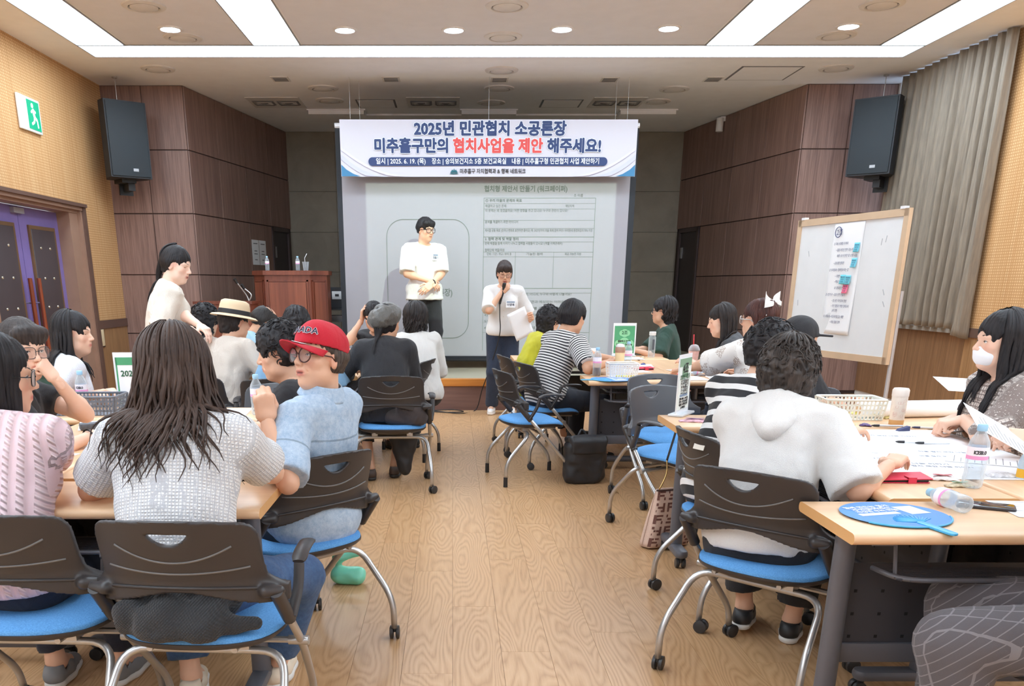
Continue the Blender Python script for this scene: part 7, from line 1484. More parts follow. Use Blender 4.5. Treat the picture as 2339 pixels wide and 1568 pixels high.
ps = empty('sheet', (0, 0, 0)); ps.name = 'poster_sheet'; ps.parent = wb
bpy.data.objects.remove(ps, do_unlink=True)
sh = empty('handwritten_sheet', (3.32, 7.9, 0), wb.rotation_euler[2], 'long white sheet of navy handwriting taped to the whiteboard', 'poster'); pw = 0.40; px_ = 0.02
MB().grid(lambda u, v: (px_ - pw / 2 + pw * u - 0.02 * v, -0.010 - 0.006 * math.sin(u * 3 + v * 5) * v, BZ + BH - 0.05 - 0.90 * v), 10, 24, 0.0008).build('paper', M_PAPER, sh, angle=0)
HW = flat('navy felt pen', (46, 58, 104), 0.7, var=0)
def hw(s, x, z, size, w=None): text(s, size, HW, sh, 'handwriting', align='LEFT', ext=0.0002, loc=(px_ - pw / 2 + x, -0.0185, BZ + BH - 0.05 - z), rot=(PI / 2, 0, 0), width=w, shear=0.15)
MB().tube([(px_ - pw / 2 + 0.07 + 0.042 * math.cos(t), -0.0185, BZ + BH - 0.12 + 0.042 * math.sin(t)) for t in np.linspace(0, 2 * PI, 20)], 0.003, 5, cap=False).build('circled_number', HW, sh, angle=0); hw('2조', 0.045, 0.075, 0.055)
for k, (x, z, s, w) in enumerate(((0.02, 0.165, '① 주제: 소외계층 주거복지', .19), (0.06, 0.215, '• 홀몸 어르신 안부 나눔 사업', .24), (0.08, 0.262, '매주 수거 반찬 및 소통 나눔', .27), (0.05, 0.32, '• 공유냉장 셀프존', .14), (0.0, 0.375, '② 우리동네 • 함께 청소하는 길', .26), (0.09, 0.425, '• 대면 상담', .12), (0.09, 0.47, '• 책읽기 방', .10), (0.1, 0.52, '⑥ 경로당 연계', .14), (-0.01, 0.575, '③ 1인가구 • 공동 반찬 만들기', .27), (0.09, 0.625, '• 일 년간 주민강사 양성', .20), (0.09, 0.668, '• 주민 활동가 역량 강화교육', .24), (0.11, 0.705, '(3회 진행)', .07), (0.0, 0.755, '④ 기대효과 • 이웃과 친밀 감소 예방', .28), (0.1, 0.80, '• 마을 돌봄 강화', .14))): hw(s, x + 0.01, z, 0.026, w)
for k, (x, z, c, w) in enumerate(((0.345, 0.20, (112, 196, 214), 'uppermost blue'), (0.335, 0.32, (120, 204, 226), 'second blue'), (0.215, 0.45, (108, 194, 208), 'third blue'), (0.285, 0.455, (112, 190, 204), 'lowest blue'), (0.265, 0.525, (242, 120, 150), 'pink'))):
    st = empty('sticky_note', (3.32, 7.9, 0), wb.rotation_euler[2], f'{w} sticky note stuck on the handwritten sheet', 'sticky note', 'sticky notes on the whiteboard sheet'); X = px_ - pw / 2 + x; Zc = BZ + BH - 0.05 - z
    MB().grid(lambda u, v: (X - 0.035 + 0.07 * u, -0.019 - 0.010 * v * v, Zc + 0.037 - 0.074 * v), 4, 6, 0.0006).build('note', flat('sticky ' + w, c, 0.8, var=0.02), st, angle=0)
    for j in range(3): text('마을 이웃 돌봄'[j * 2:j * 2 + 5], 0.013, HW, st, 'handwriting', ext=0.0002, loc=(X, -0.0222 - 0.004 * j, Zc + 0.018 - 0.018 * j), rot=(PI / 2 - 0.12, 0, 0))
# microphone in the speaker's hand, its cable, paper in her other hand
if 'mic' in PE:
    a, b_ = (np.array(q) for q in PE['mic']); d = norm(b_ - a); mi = empty('microphone', a, 0, 'black handheld microphone held to the mouth by the standing speaker', 'microphone'); MB().tube([(0, 0, 0), d * 0.012, d * 0.045, d * 0.055], [0.012, 0.024, 0.022, 0.016], 14).build('grille_head', flat('dark steel mesh', (60, 60, 62), 0.5, 0.6), mi, angle=40); MB().tube([d * 0.055, d * 0.22], [0.017, 0.011], 12).build('handle', M_RUBBER, mi, angle=40)
    e_ = a + d * 0.22; cb = MB().tube(bez([e_, e_ + V3(0.0, -0.04, -0.12), (0.50, 9.66, 0.86), (0.42, 9.72, 0.55), (0.33, 9.95, 0.25), (0.26, 10.03, 0.012), (0.08, 9.78, 0.008), (-0.14, 9.93, 0.008), (-0.22, 10.0, 0.008), (0.0, 10.05, 0.012), (0.12, 9.92, 0.008), (-0.05, 9.86, 0.008), (-0.35, 9.95, 0.008), (-0.9, 10.0, 0.008)], 10), 0.0055, 6).build('cable', M_RUBBER, None, angle=0); tag(cb, 'thin black microphone cable looping down and across the floor before the stage', 'cable')
def sheet(name, c, size, rz, lab, cat='paper', tilt=(0, 0), lines=0, curl=0.0, group=None, m=None, ink=None, mtx=None):
    r = empty(name, c, rz, lab, cat, group); 
    if tilt != (0, 0): r.rotation_euler = (tilt[0], tilt[1], rz)
    if mtx is not None: r.matrix_basis = Matrix(mtx)
    w, h = size; MB().grid(lambda u, v: (-w / 2 + w * u, -h / 2 + h * v, curl * ((u - 0.5) ** 2 * 4) + 0.0012), 8, 8, 0.0006).build('page', m or M_PAPER, r, angle=0)
    rg = np.random.RandomState(int(abs(c[0] * 1000 + c[1] * 77)) % 9999)
    for k in range(lines):
        y = h * 0.40 - k * h * 0.8 / max(lines, 1); wd = w * rg.uniform(0.35, 0.82); x0 = -w * 0.42
        if curl: continue
        MB().box((x0, y - h * 0.004, 0.0013), (x0 + wd, y + h * 0.004, 0.0018)).build('printed_line', ink or flat('grey print', (120, 122, 128), 0.7, var=0), r, smooth=False)
    return r
def frame_m(c, x, y):
    x = norm(x); n = norm(np.cross(x, y)); y = np.cross(n, x); M = np.eye(4); M[:3, 0] = x; M[:3, 1] = y; M[:3, 2] = n; M[:3, 3] = c; return M
h_ = PE['speaker'].root.matrix_basis @ Vector(PE['speaker'].arms[-1][2]); sheet('paper_sheet', h_, (0.21, 0.297), 0, 'white sheet hanging from the hand of the person with the microphone', mtx=frame_m((h_[0] - 0.085, h_[1] - 0.05, h_[2] - 0.035), (0.75, 0.2, 0.35), (-0.35, -0.15, 0.9)))
sheet('printed_form', (1.92, 3.04, 0.86), (0.21, 0.297), 0, 'printed form pinched between finger and thumb above the table at the right edge', lines=13, mtx=frame_m((1.925, 3.05, 0.862), (0.045, 0.195, 0.061), (-0.21, 0.13, 0.16)))
# ------------------------------------------------------------------ things on the tables
TT = TH + 0.0005
CAPB = flat('pale blue cap', (160, 204, 232), 0.4, var=0); PET = glassy('clear PET', (236, 242, 246), 0.08, 0.16); PINKL = flat('pink label', (238, 160, 206), 0.5, var=0); WLAB = flat('white label film', (244, 238, 246), 0.5, var=0)
def bottle(x, y, lab, h=0.20, z=TT, rot=0.0, liquid=None, lay=None, words=False, cap=CAPB):
    r = empty('water_bottle', (x, y, z), R_(rot), lab, 'bottle', 'plastic water bottles'); k = h / 0.20
    pr = [(0.001, 0.004), (0.024, 0.0), (0.030, 0.006), (0.0315, 0.03), (0.029, 0.05), (0.0315, 0.07), (0.0315, 0.095), (0.0315, 0.135), (0.029, 0.15), (0.018, 0.172), (0.0125, 0.182), (0.0125, 0.188)]
    MB().lathe([(a * k, b_ * k) for a, b_ in pr], (0, 0, 0), 24, cap=False).build('bottle_wall', PET, r, angle=0)
    MB().lathe([(0.0145 * k, 0.183 * k), (0.0155 * k, 0.185 * k), (0.0155 * k, 0.2 * k), (0.013 * k, 0.204 * k)], (0, 0, 0), 20).build('cap', cap, r, angle=40)
    lb = MB().lathe([(0.0318 * k, 0.094 * k), (0.0318 * k, 0.134 * k)], (0, 0, 0), 24, cap=False).build('label', WLAB, r, angle=0); MB().lathe([(0.0320 * k, 0.094 * k), (0.0320 * k, 0.106 * k)], (0, 0, 0), 24, cap=False).build('pink_band', PINKL, lb, angle=0)
    if words:
        for i, c in enumerate('ICIS8.0'): a = -PI / 2 - 0.48 + i * 0.165; o = text(c, 0.0165, flat('black print', (46, 44, 48)), lb, 'lettering', bold=0.0006, ext=0.0002, loc=(0.0323 * k * math.cos(a), 0.0323 * k * math.sin(a), 0.117 * k), rot=(PI / 2, 0, a + PI / 2))
    if liquid: MB().lathe([(0.001, 0.006), (0.028 * k, 0.006), (0.029 * k, liquid * k), (0.001, liquid * k)], (0, 0, 0), 20, cap=False).build('drink', flat('dark berry drink', (72, 20, 26), 0.1, var=0) if liquid < 0.08 else glassy('water', (230, 240, 246), 0.02, 0.08), r, angle=40)
    return r
bottle(1.725, 2.86, 'half crumpled clear water bottle with pink label standing beside the red phone case', 0.205, words=True, rot=-20)
b_ = bottle(1.515, 2.62, 'crushed clear water bottle lying on its side next to the black phone', 0.175, words=False); b_.rotation_euler = (R_(-90), 0, R_(6)); b_.location = (1.505, 2.50, TT + 0.027)
bottle(1.315, 4.44, 'clear water bottle with pink label beside the number four sign', 0.20, words=True)
bottle(1.06, 6.60, 'water bottle holding dark berry drink by the white basket', 0.20, liquid=0.06)
bottle(1.42, 7.30, 'water bottle with blue cap behind the beige tumbler', 0.20)
bottle(1.10, 8.20, 'small water bottle by the striped person, far end of the table', 0.20)
bottle(-1.99, 4.78, 'water bottle with blue cap standing in front of the white blouse', 0.20, words=True)
bottle(-1.01, 4.58, 'water bottle with blue cap beyond the red capped person', 0.20)
bottle(-2.22, 11.15, 'small water bottle at the left end of the podium top', 0.16, z=0.345 + oh + 0.001); bottle(-1.86, 11.18, 'small water bottle at the middle of the podium top', 0.16, z=0.345 + oh + 0.001)
b_ = bottle(1.80, 6.62, 'water bottle with blue cap lying among the papers near the elbow', 0.17); b_.rotation_euler = (R_(90), 0, R_(110)); b_.location = (1.72, 6.62, TT + 0.028)
cu = empty('plastic_cup', (-1.755, 11.12, 0.345 + oh + 0.001), 0, 'clear plastic cup with a bent straw on the podium top', 'cup'); MB().lathe([(0.028, 0), (0.04, 0.1), (0.042, 0.1)], (0, 0, 0), 18).build('cup_wall', PET, cu, angle=40); MB().tube([(0, 0, 0.02), (-0.01, 0, 0.14), (0.02, 0, 0.19)], 0.003, 6).build('straw', M_PAPER, cu, angle=0)
def tumbler(x, y, lab, body, top, base=None, h=0.18, r=0.034, z=TT, dome=False, nm='tumbler'):
    t = empty(nm, (x, y, z), 0, lab, 'tumbler'); MB().lathe([(r * 0.86, 0), (r * 0.90, 0.004), (r, h * 0.75), (r, h * 0.78)], (0, 0, 0), 28).build('body', body, t, angle=50)
    MB().lathe([(r * 1.03, h * 0.78), (r * 1.05, h * 0.80), (r * 1.05, h * 0.95), (r * 0.9, h), (0.001, h)], (0, 0, 0), 28, cap=False).build('lid', top, t, angle=50)
    if base: MB().lathe([(r * 0.87, 0), (r * 0.915, 0.002), (r * 0.93, h * 0.14), (r * 0.9, h * 0.14)], (0, 0, 0), 28).build('base_ring', base, t, angle=50)
    return t
IV = flat('ivory enamel', (236, 226, 214), 0.35, var=0.05, vs=60); tb = tumbler(2.135, 4.24, 'tall ivory tumbler with faint fruit drawings and tan base beside the clasped hands', IV, flat('ivory lid', (238, 228, 218), 0.4), flat('tan cork base', (214, 170, 116), 0.6), 0.172, 0.036)
for i in range(14): a = rnd.uniform(-2.6, -0.5); zz = rnd.uniform(0.04, 0.12); q = 0.0355 * (0.9 + 0.1 * zz / 0.13); MB().lathe([(0.006, 0), (0.0075, 0.0006), (0.0075, 0.0)], (q * math.cos(a), q * math.sin(a), zz), 10, axis=(math.cos(a), math.sin(a), 0), cap=False).build('printed_fruit', flat('pale pink print', (222, 190, 180), 0.5, var=0), tb, angle=0)
tumbler(1.275, 6.88, 'beige tumbler with a brown collar and white lid by the white basket', flat('cream body', (240, 220, 176), 0.4), flat('taupe collar', (176, 136, 116), 0.4), None, 0.19, 0.036)
MB().lathe([(0.034, 0.19), (0.03, 0.205), (0.012, 0.212), (0.001, 0.213)], (0, 0, 0), 20, cap=False).build('sip_lid', M_RING, [o for o in bpy.data.objects if o.name.startswith('tumbler')][-1], angle=40)
tg = tumbler(-2.16, 4.80, 'dark green flask with a square cap leaning in front of the white blouse', flat('bottle green enamel', (44, 72, 62), 0.45), flat('bottle green cap', (36, 60, 52), 0.5), None, 0.21, 0.036); tg.rotation_euler = (0, R_(-9), 0)
cb_ = empty('clear_bottle', (1.84, 8.36, TT), 0, 'slim clear reusable bottle with white cap in front of the green top', 'bottle'); MB().lathe([(0.03, 0), (0.032, 0.004), (0.032, 0.18), (0.026, 0.19), (0.026, 0.2)], (0, 0, 0), 20).build('bottle_wall', PET, cb_, angle=40); MB().lathe([(0.03, 0.195), (0.031, 0.197), (0.031, 0.225), (0.028, 0.228)], (0, 0, 0), 20).build('cap', M_RING, cb_, angle=40); MB().box((-0.004, -0.034, 0.07), (0.016, -0.032, 0.16)).build('printed_column', flat('dark grey print', (80, 84, 92), 0.6, var=0), cb_, smooth=False)
ic = empty('iced_drink', (1.99, 7.45, TT), 0, 'takeaway iced pink drink with domed lid and red straw', 'cup'); MB().lathe([(0.03, 0), (0.044, 0.12), (0.046, 0.12)], (0, 0, 0), 20).build('cup_wall', flat('milky pink drink', (232, 196, 196), 0.3, var=0.1, vs=40), ic, angle=40); MB().lathe([(0.047, 0.12), (0.047, 0.128), (0.044, 0.14), (0.03, 0.165), (0.012, 0.172)], (0, 0, 0), 20).build('dome_lid', glassy('clear lid', (236, 236, 238), 0.05, 0.3), ic, angle=0); MB().tube([(0, 0, 0.03), (-0.012, 0, 0.25)], 0.005, 8).build('straw', flat('red straw', (206, 30, 40), 0.4), ic, angle=0)
def basket(x, y, rot, size, lab, m, hole, rows=4):
    r = empty('basket', (x, y, TT), R_(rot), lab, 'basket', 'perforated plastic baskets'); L, Wd, H = size; b = MB(); t = 0.003; fl = 1.10
    b.box((-L / 2, -Wd / 2, 0), (L / 2, Wd / 2, t)); b.build('base', m, r, smooth=False)
    for (ax, s, ln_) in (('x', -1, L), ('x', 1, L), ('y', -1, Wd), ('y', 1, Wd)):
        n = max(3, int(ln_ / 0.017)); sd = MB()
        def P(u, z):
            k = 1 + (fl - 1) * z / H; return ((u * k, s * Wd / 2 * k, z) if ax == 'x' else (s * L / 2 * k, u * k, z))
        for j in range(rows + 1): z = H * j / rows; w_ = 0.0045 if j < rows else 0.007; q = [P(-ln_ / 2, max(0, z - w_)), P(ln_ / 2, max(0, z - w_)), P(ln_ / 2, min(H, z + w_)), P(-ln_ / 2, min(H, z + w_))]; sd.raw(q, [(0, 1, 2, 3)])
        for i in range(n + 1): u = -ln_ / 2 + ln_ * i / n; w_ = 0.0042; sd.raw([P(u - w_, 0), P(u + w_, 0), P(u + w_, H), P(u - w_, H)], [(0, 1, 2, 3)])
        o = sd.build('lattice_side', m, r, smooth=False)
    k = fl; MB().tube(fillet([(-L / 2 * k, -Wd / 2 * k, H), (L / 2 * k, -Wd / 2 * k, H), (L / 2 * k, Wd / 2 * k, H), (-L / 2 * k, Wd / 2 * k, H), (-L / 2 * k, -Wd / 2 * k, H)], 0.02), 0.005, 6).build('rim', m, r, angle=0); return r
basket(-1.90, 4.63, 3, (0.31, 0.20, 0.095), 'grey perforated plastic basket on the left table before the white blouse', flat('slate grey plastic', (112, 116, 126), 0.5), 0.01); basket(1.23, 6.52, 2, (0.19, 0.14, 0.10), 'white perforated plastic basket beside the blue fan on the middle table', flat('white basket plastic', (236, 234, 232), 0.5), 0.01); basket(2.0, 4.46, -4, (0.26, 0.18, 0.10), 'pale perforated plastic basket on the table behind the hooded person', flat('ivory basket plastic', (232, 234, 226), 0.5), 0.01)
def packet(x, y, z, c, lab, size=(0.07, 0.045), rot=0, group='snack packets', nm='snack_packet', tw=True, band=None):
    r = empty(nm, (x, y, z), R_(rot), lab, 'snack', group); w, h = size
    MB().grid(lambda u, v: (-w / 2 + w * u + 0.003 * math.sin(v * 9), -h / 2 + h * v, 0.002 + 0.012 * (math.sin(PI * u) * math.sin(PI * v)) ** 0.6 + 0.002 * math.sin(u * 17 + v * 13)), 10, 8, 0.0015).build('wrapper', flat('foil ' + str(c), c, 0.35, 0.1, var=0.25, vs=70), r, angle=0)
    if band: MB().grid(lambda u, v: (-w * 0.3 + w * 0.6 * u, -h * 0.2 + h * 0.4 * v, 0.0165 + 0.001 * math.sin(u * 8)), 5, 4).build('printed_band', flat('print ' + str(band), band, 0.4, var=0.2, vs=120), r, angle=0)
    return r
packet(1.235, 6.52, TT + 0.004, (238, 226, 90), 'yellow snack packet inside the white basket', (0.1, 0.06)); packet(1.30, 6.50, TT + 0.004, (222, 206, 70), 'second yellow snack packet inside the white basket', (0.06, 0.05), 40)
packet(1.93, 4.46, TT + 0.004, (240, 110, 150), 'pink snack packet inside the pale basket', (0.08, 0.05)); packet(2.06, 4.45, TT + 0.02, (226, 222, 110), 'yellow green snack strip inside the pale basket', (0.12, 0.05), -20)
packet(2.19, 4.44, TT, (214, 196, 128), 'gold wrapped sweet right of the pale basket', (0.05, 0.04)); packet(1.90, 4.22, TT, (218, 210, 150), 'pale yellow sweet wrapper near the hooded shoulder', (0.05, 0.035), 20); packet(1.965, 4.19, TT, (92, 70, 120), 'purple wrapped sweet at the paper edge', (0.05, 0.03), -10)
packet(1.19, 4.33, TT, (222, 176, 190), 'long pink and purple patterned wrapper strip at the table end', (0.15, 0.06), -14, band=(140, 80, 130)); packet(1.27, 4.28, TT, (210, 190, 200), 'short pink and white patterned wrapper strip before the water bottle', (0.10, 0.05), 10, band=(110, 60, 90))
packet(1.62, 3.02, TT + 0.001, (226, 222, 172), 'cream twisted snack wrapper on the white paper', (0.10, 0.04), -6); packet(1.69, 2.98, TT + 0.001, (238, 226, 222), 'red printed white snack pouch on the white paper', (0.10, 0.05), -12, band=(180, 44, 52)); packet(1.69, 2.87, TT, (204, 190, 160), 'tan snack tray wrapper with a green scrap by the bottle', (0.09, 0.03), 0, band=(130, 190, 160)); packet(1.62, 3.48, TT + 0.001, (196, 204, 214), 'silver white wet tissue packet amid the big paper', (0.09, 0.05), 12); packet(1.93, 3.03, TT + 0.001, (226, 228, 234), 'white tissue packet at the right table edge', (0.10, 0.05), -6)
for i, (x, y, c, s, l) in enumerate(((1.42, 6.58, (150, 110, 80), (0.06, 0.04), 'brown sweet right of the white basket'), (1.36, 6.48, (90, 64, 50), (0.06, 0.03), 'dark brown snack right of the white basket'), (1.52, 6.52, (240, 190, 60), (0.05, 0.03), 'orange packet amid white sheets'), (1.62, 6.62, (226, 90, 90), (0.09, 0.03), 'red and white snack stick amid sheets'), (1.70, 6.70, (206, 70, 80), (0.05, 0.04), 'red striped snack amid sheets'), (1.83, 6.60, (96, 76, 66), (0.09, 0.05), 'brown patterned snack bag by the elbow'), (1.60, 7.55, (60, 70, 130), (0.05, 0.03), 'navy sweet packet far along the middle table'), (1.75, 8.30, (206, 180, 150), (0.10, 0.04), 'tan snack bag under the green sleeves'), (1.40, 7.65, (90, 100, 96), (0.05, 0.03), 'grey green sweet far along the middle table'))): packet(x, y, TT, c, l, s, i * 37)
def fan(x, y, rot, lab, c1=(66, 132, 208), c2=(70, 170, 222)):
    r = empty('hand_fan', (x, y, TT), R_(rot), lab, 'fan', 'round plastic hand fans'); mb, mc = flat('blue fan print', c1, 0.5, var=0.08, vs=8), flat('cyan fan plastic', c2, 0.4, var=0.02)
    MB().lathe([(0.001, 0.004), (0.148, 0.004), (0.150, 0.0045), (0.148, 0.005), (0.001, 0.0055)], (0, 0, 0), 48).build('leaf', mb, r, angle=50)
    for k in range(15): a = R_(-90 - 63 + 9 * k); rr = 0.125 * (1 - 0.12 * abs(k - 7) / 7); c0 = V3(0, -0.105, 0.006); d = V3(math.cos(-a + 0) if False else math.sin(R_(-63 + 9 * k)), math.cos(R_(-63 + 9 * k)), 0); L = 0.085 - 0.02 * abs(k - 7) / 7; MB().tube([c0 + d * 0.012, c0 + d * L], [0.0028, 0.0016], 6, flat=0.7).build('rib', mc, r, angle=0)
    MB().tube([(0.15 * math.cos(t), 0.15 * math.sin(t), 0.0045) for t in np.linspace(R_(205), R_(335), 20)], 0.003, 6).build('lower_rim', mc, r, angle=0)
    MB().rbox((-0.013, -0.235, 0.001), (0.013, -0.095, 0.008), 0.012).build('handle', mc, r)
    for z_, s, w in ((0.085, '함께 만드는 협치', 0.15), (0.06, '주민참여예산', 0.13), (0.035, '건강한 우리 마을', 0.14)): text(s, 0.024, WPR, r, 'lettering', bold=0.0008, ext=0.0003, loc=(-0.03, z_, 0.0062), width=w)
    MB().box((-0.11, -0.005, 0.0056), (0.02, 0.02, 0.0061)).box((0.045, -0.02, 0.0056), (0.11, 0.07, 0.0061)).build('printed_box', flat('pale print', (206, 222, 238), 0.5, var=0), r, smooth=False); return r
fan(1.29, 2.485, 14, 'blue round hand fan with white print near the front table corner'); fan(1.13, 6.33, -78, 'blue and white round hand fan by the striped person', (90, 156, 220), (120, 190, 232))
def phone(x, y, rot, lab): r = empty('phone', (x, y, TT), R_(rot), lab, 'phone', 'mobile phones'); MB().rbox((-0.038, -0.078, 0), (0.038, 0.078, 0.009), 0.010).build('case', flat('dark phone case', (58, 54, 58), 0.4), r); MB().rbox((-0.034, -0.074, 0.0088), (0.034, 0.074, 0.0096), 0.008).build('glass', flat('black screen glass', (16, 16, 20), 0.06, var=0), r); return r
phone(1.615, 2.585, 62, 'black mobile phone lying face up beside the crushed bottle'); phone(-0.98, 4.72, 80, 'black mobile phone beyond the raised hand of the red capped person')
def case(x, y, rot, lab):
    r = empty('phone_case', (x, y, TT), R_(rot), lab, 'phone case', 'red flip phone cases'); mr = flat('red leather', (206, 48, 76), 0.5, var=0.05, bump=0.1)
    MB().rbox((-0.082, -0.045, 0), (0.082, 0.045, 0.003), 0.008).build('back_cover', mr, r); MB().rbox((-0.078, -0.042, 0.003), (0.080, 0.042, 0.013), 0.009).build('phone_body', flat('black phone body', (34, 30, 34), 0.3), r); c_ = MB().box((-0.084, -0.047, 0.0), (0.086, 0.047, 0.003)).build('front_cover', mr, r, smooth=False); c_.location = (0, 0, 0.0142); c_.rotation_euler = (R_(3), R_(-1.5), 0)
    MB().box((0.005, -0.050, 0.0), (0.032, -0.046, 0.019)).box((0.005, -0.05, 0.0185), (0.032, -0.01, 0.0205)).build('closing_strap', mr, r, smooth=False)
case(1.54, 2.965, -2, 'red leather flip phone case on the table edge before the white paper'); case(1.50, 7.10, 10, 'red flip phone case on the middle table right of the white basket')
pn = 0
def pen(x, y, rot, lab, c=(40, 40, 44), L=0.14, z=0.0): r = empty('pen', (x, y, TT + z + 0.005), R_(rot), lab, 'pen', 'pens and markers'); MB().tube([(-L / 2, 0, 0), (L * 0.25, 0, 0)], 0.0045, 8).build('barrel', flat('white barrel', (226, 228, 232), 0.4, var=0), r, angle=40); MB().tube([(L * 0.25, 0, 0), (L * 0.42, 0, 0), (L / 2, 0, 0)], [0.0055, 0.005, 0.002], 8).build('cap', flat('pen cap ' + str(c), c, 0.4, var=0), r, angle=40)
pen(2.06, 4.17, 172, 'black tipped marker lying left of the ivory tumbler'); pen(1.95, 3.70, 168, 'black pen in the middle of the big white paper', z=0.002); pen(2.02, 3.68, 176, 'black capped pen beside the middle pen', z=0.002); pen(1.58, 3.00, 172, 'dark pen under the cream wrapper', z=0.002); pen(2.22, 4.10, 160, 'blue grey marker in front of the clasped hands', (70, 76, 110)); pen(-1.60, 4.02, 20, 'dark pen on the papers of the left table', z=0.002)
# papers
PL = 'white sheets on the tables'
sheet('poster_paper', (1.83, 3.53, TT), (0.80, 1.10), R_(-3), 'big white discussion paper covering the two lengthwise right tables', 'paper', lines=0)
HWL = flat('blue grey handwriting', (128, 138, 158), 0.7, var=0)
for k, (x, y, w) in enumerate(((1.55, 3.72, 0.20), (1.56, 3.68, 0.24), (1.60, 3.62, 0.16), (1.54, 3.40, 0.18), (1.60, 3.36, 0.20), (1.72, 3.26, 0.30), (1.80, 3.20, 0.26), (1.95, 3.40, 0.22), (2.0, 3.5, 0.24), (1.9, 3.9, 0.26), (1.75, 3.95, 0.2))): text('마을 협치 제안 나눔 이야기', 0.028, HWL, bpy.data.objects['poster_paper'], 'handwriting', ext=0.0002, loc=(x - 1.83, y - 3.53, 0.0022), rot=(0, 0, -0.12), width=w)
sheet('printed_form', (1.60, 3.62, TT + 0.002), (0.21, 0.29), R_(70), 'printed form lying flat by the white hooded sleeve', lines=12, group=PL); sheet('printed_form', (2.05, 3.32, TT + 0.002), (0.21, 0.29), R_(60), 'printed form under the pinched sheet at the right edge', lines=10, group=PL); sheet('printed_form', (1.80, 2.55, TT), (0.30, 0.21), R_(-6), 'white form at the right end of the nearest table', lines=3, group=PL)
for k, (x, y, r, l) in enumerate(((-1.68, 4.22, 20, 'white sheet in front of the grey basket'), (-1.45, 4.0, -10, 'white sheet at the middle of the left table'), (-1.30, 3.55, 8, 'white sheet beside the tweed shoulder'), (-1.18, 4.66, 5, 'white sheet beyond the raised hand'), (-1.62, 3.35, -15, 'white sheet under the bare forearms'))): sheet('paper_sheet', (x, y, TT), (0.21, 0.297), R_(r), l, lines=6, group=PL)
for k, (x, y, r, l) in enumerate(((1.40, 7.0, 12, 'white sheet left of the red case on the middle table'), (1.55, 7.45, -8, 'white sheet halfway along the middle table'), (1.70, 6.42, 4, 'white sheet at the near edge of the middle table'), (1.95, 6.50, -6, 'white sheet under the knit elbow'), (1.30, 7.8, 14, 'white sheet near the far end of the middle table'), (1.62, 8.2, 0, 'white sheet in front of the green sign'), (1.82, 6.95, 20, 'white sheet before the dark grey tee'))): sheet('paper_sheet', (x, y, TT + 0.0004 * k), (0.21, 0.297), R_(r), l, lines=5, group=PL)
sheet('paper_sheet', (-0.88, 7.0, TT), (0.25, 0.30), R_(8), 'white sheet left of the black jacket on the middle left table', lines=4, group=PL); sheet('pink_paper', (-0.90, 6.72, TT), (0.25, 0.16), R_(4), 'pink sheet at the near end of the middle left table', m=flat('pink paper', (238, 186, 198), 0.7, var=0.02), lines=3)
sheet('paper_sheet', (2.60, 4.60, 0.855), (0.21, 0.16), 0, 'white printed sheet held up behind the black haired masked person', lines=7, mtx=frame_m((2.60, 4.58, 0.872), (0.95, 0.1, -0.06), (0.1, 0.8, 0.28)))
rl = empty('paper_roll', (2.45, 4.50, TT + 0.042), R_(8), 'rolled white poster paper lying on the table behind the ivory tumbler', 'paper roll'); MB().tube([(-0.42, 0, 0), (0.42, 0, 0)], 0.042, 20).build('roll', M_PAPER, rl, angle=40); MB().tube([(-0.421, 0, 0), (-0.4195, 0, 0)], 0.03, 16).build('roll_end', flat('tan core', (206, 170, 130), 0.7), rl, angle=40)
bx_ = empty('paper_box', (1.22, 8.46, TT), R_(4), 'flat white paper box at the far table end left of the green sign', 'box'); MB().rbox((-0.14, -0.06, 0), (0.14, 0.06, 0.07), 0.004).build('box_body', M_PAPER, bx_)
yb = empty('vitamin_bottle', (1.985, 3.0, TT), 0, 'small blue capped bottle with a yellow label at the right edge', 'bottle'); MB().lathe([(0.022, 0), (0.024, 0.004), (0.024, 0.06), (0.016, 0.085), (0.012, 0.09)], (0, 0, 0), 18).build('bottle_wall', flat('pale blue bottle', (190, 210, 226), 0.3), yb, angle=40); MB().lathe([(0.0245, 0.005), (0.0245, 0.035)], (0, 0, 0), 18, cap=False).build('label', flat('yellow label', (236, 180, 50), 0.5), yb, angle=0); MB().lathe([(0.014, 0.088), (0.014, 0.108), (0.012, 0.11)], (0, 0, 0), 14).build('cap', CAPB, yb, angle=40)
pc = empty('pencil_case', (-1.63, 4.12, TT), R_(30), 'long dark grey mesh pencil case on the left table papers', 'pencil case'); MB().rbox((-0.11, -0.03, 0), (0.11, 0.03, 0.03), 0.012).build('case_body', flat('grey mesh', (92, 94, 102), 0.7, var=0.2, vs=180, bump=0.5, bs=300), pc)
clp = empty('clipboard', (2.30, 4.02, TT), R_(20), 'small clear clip tray by the clasped hands', 'clip'); MB().rbox((-0.05, -0.02, 0), (0.05, 0.02, 0.006), 0.006).build('tray', flat('pale clear tray', (214, 218, 224), 0.3), clp); MB().tube([(-0.02, 0, 0.006), (-0.02, 0.0, 0.02), (0.02, 0, 0.02), (0.02, 0, 0.006)], 0.002, 6).build('clip_wire', M_STEEL, clp, angle=0)
er = empty('eraser', (2.07, 4.04, TT), R_(14), 'navy wedge shaped board eraser in front of the ivory tumbler', 'eraser'); MB().prism([(-0.03, 0), (0.03, 0), (0.03, 0.022), (-0.02, 0.010)], -0.012, 0.012, 'xz').build('eraser_body', flat('navy felt', (72, 80, 116), 0.8), er, smooth=False)
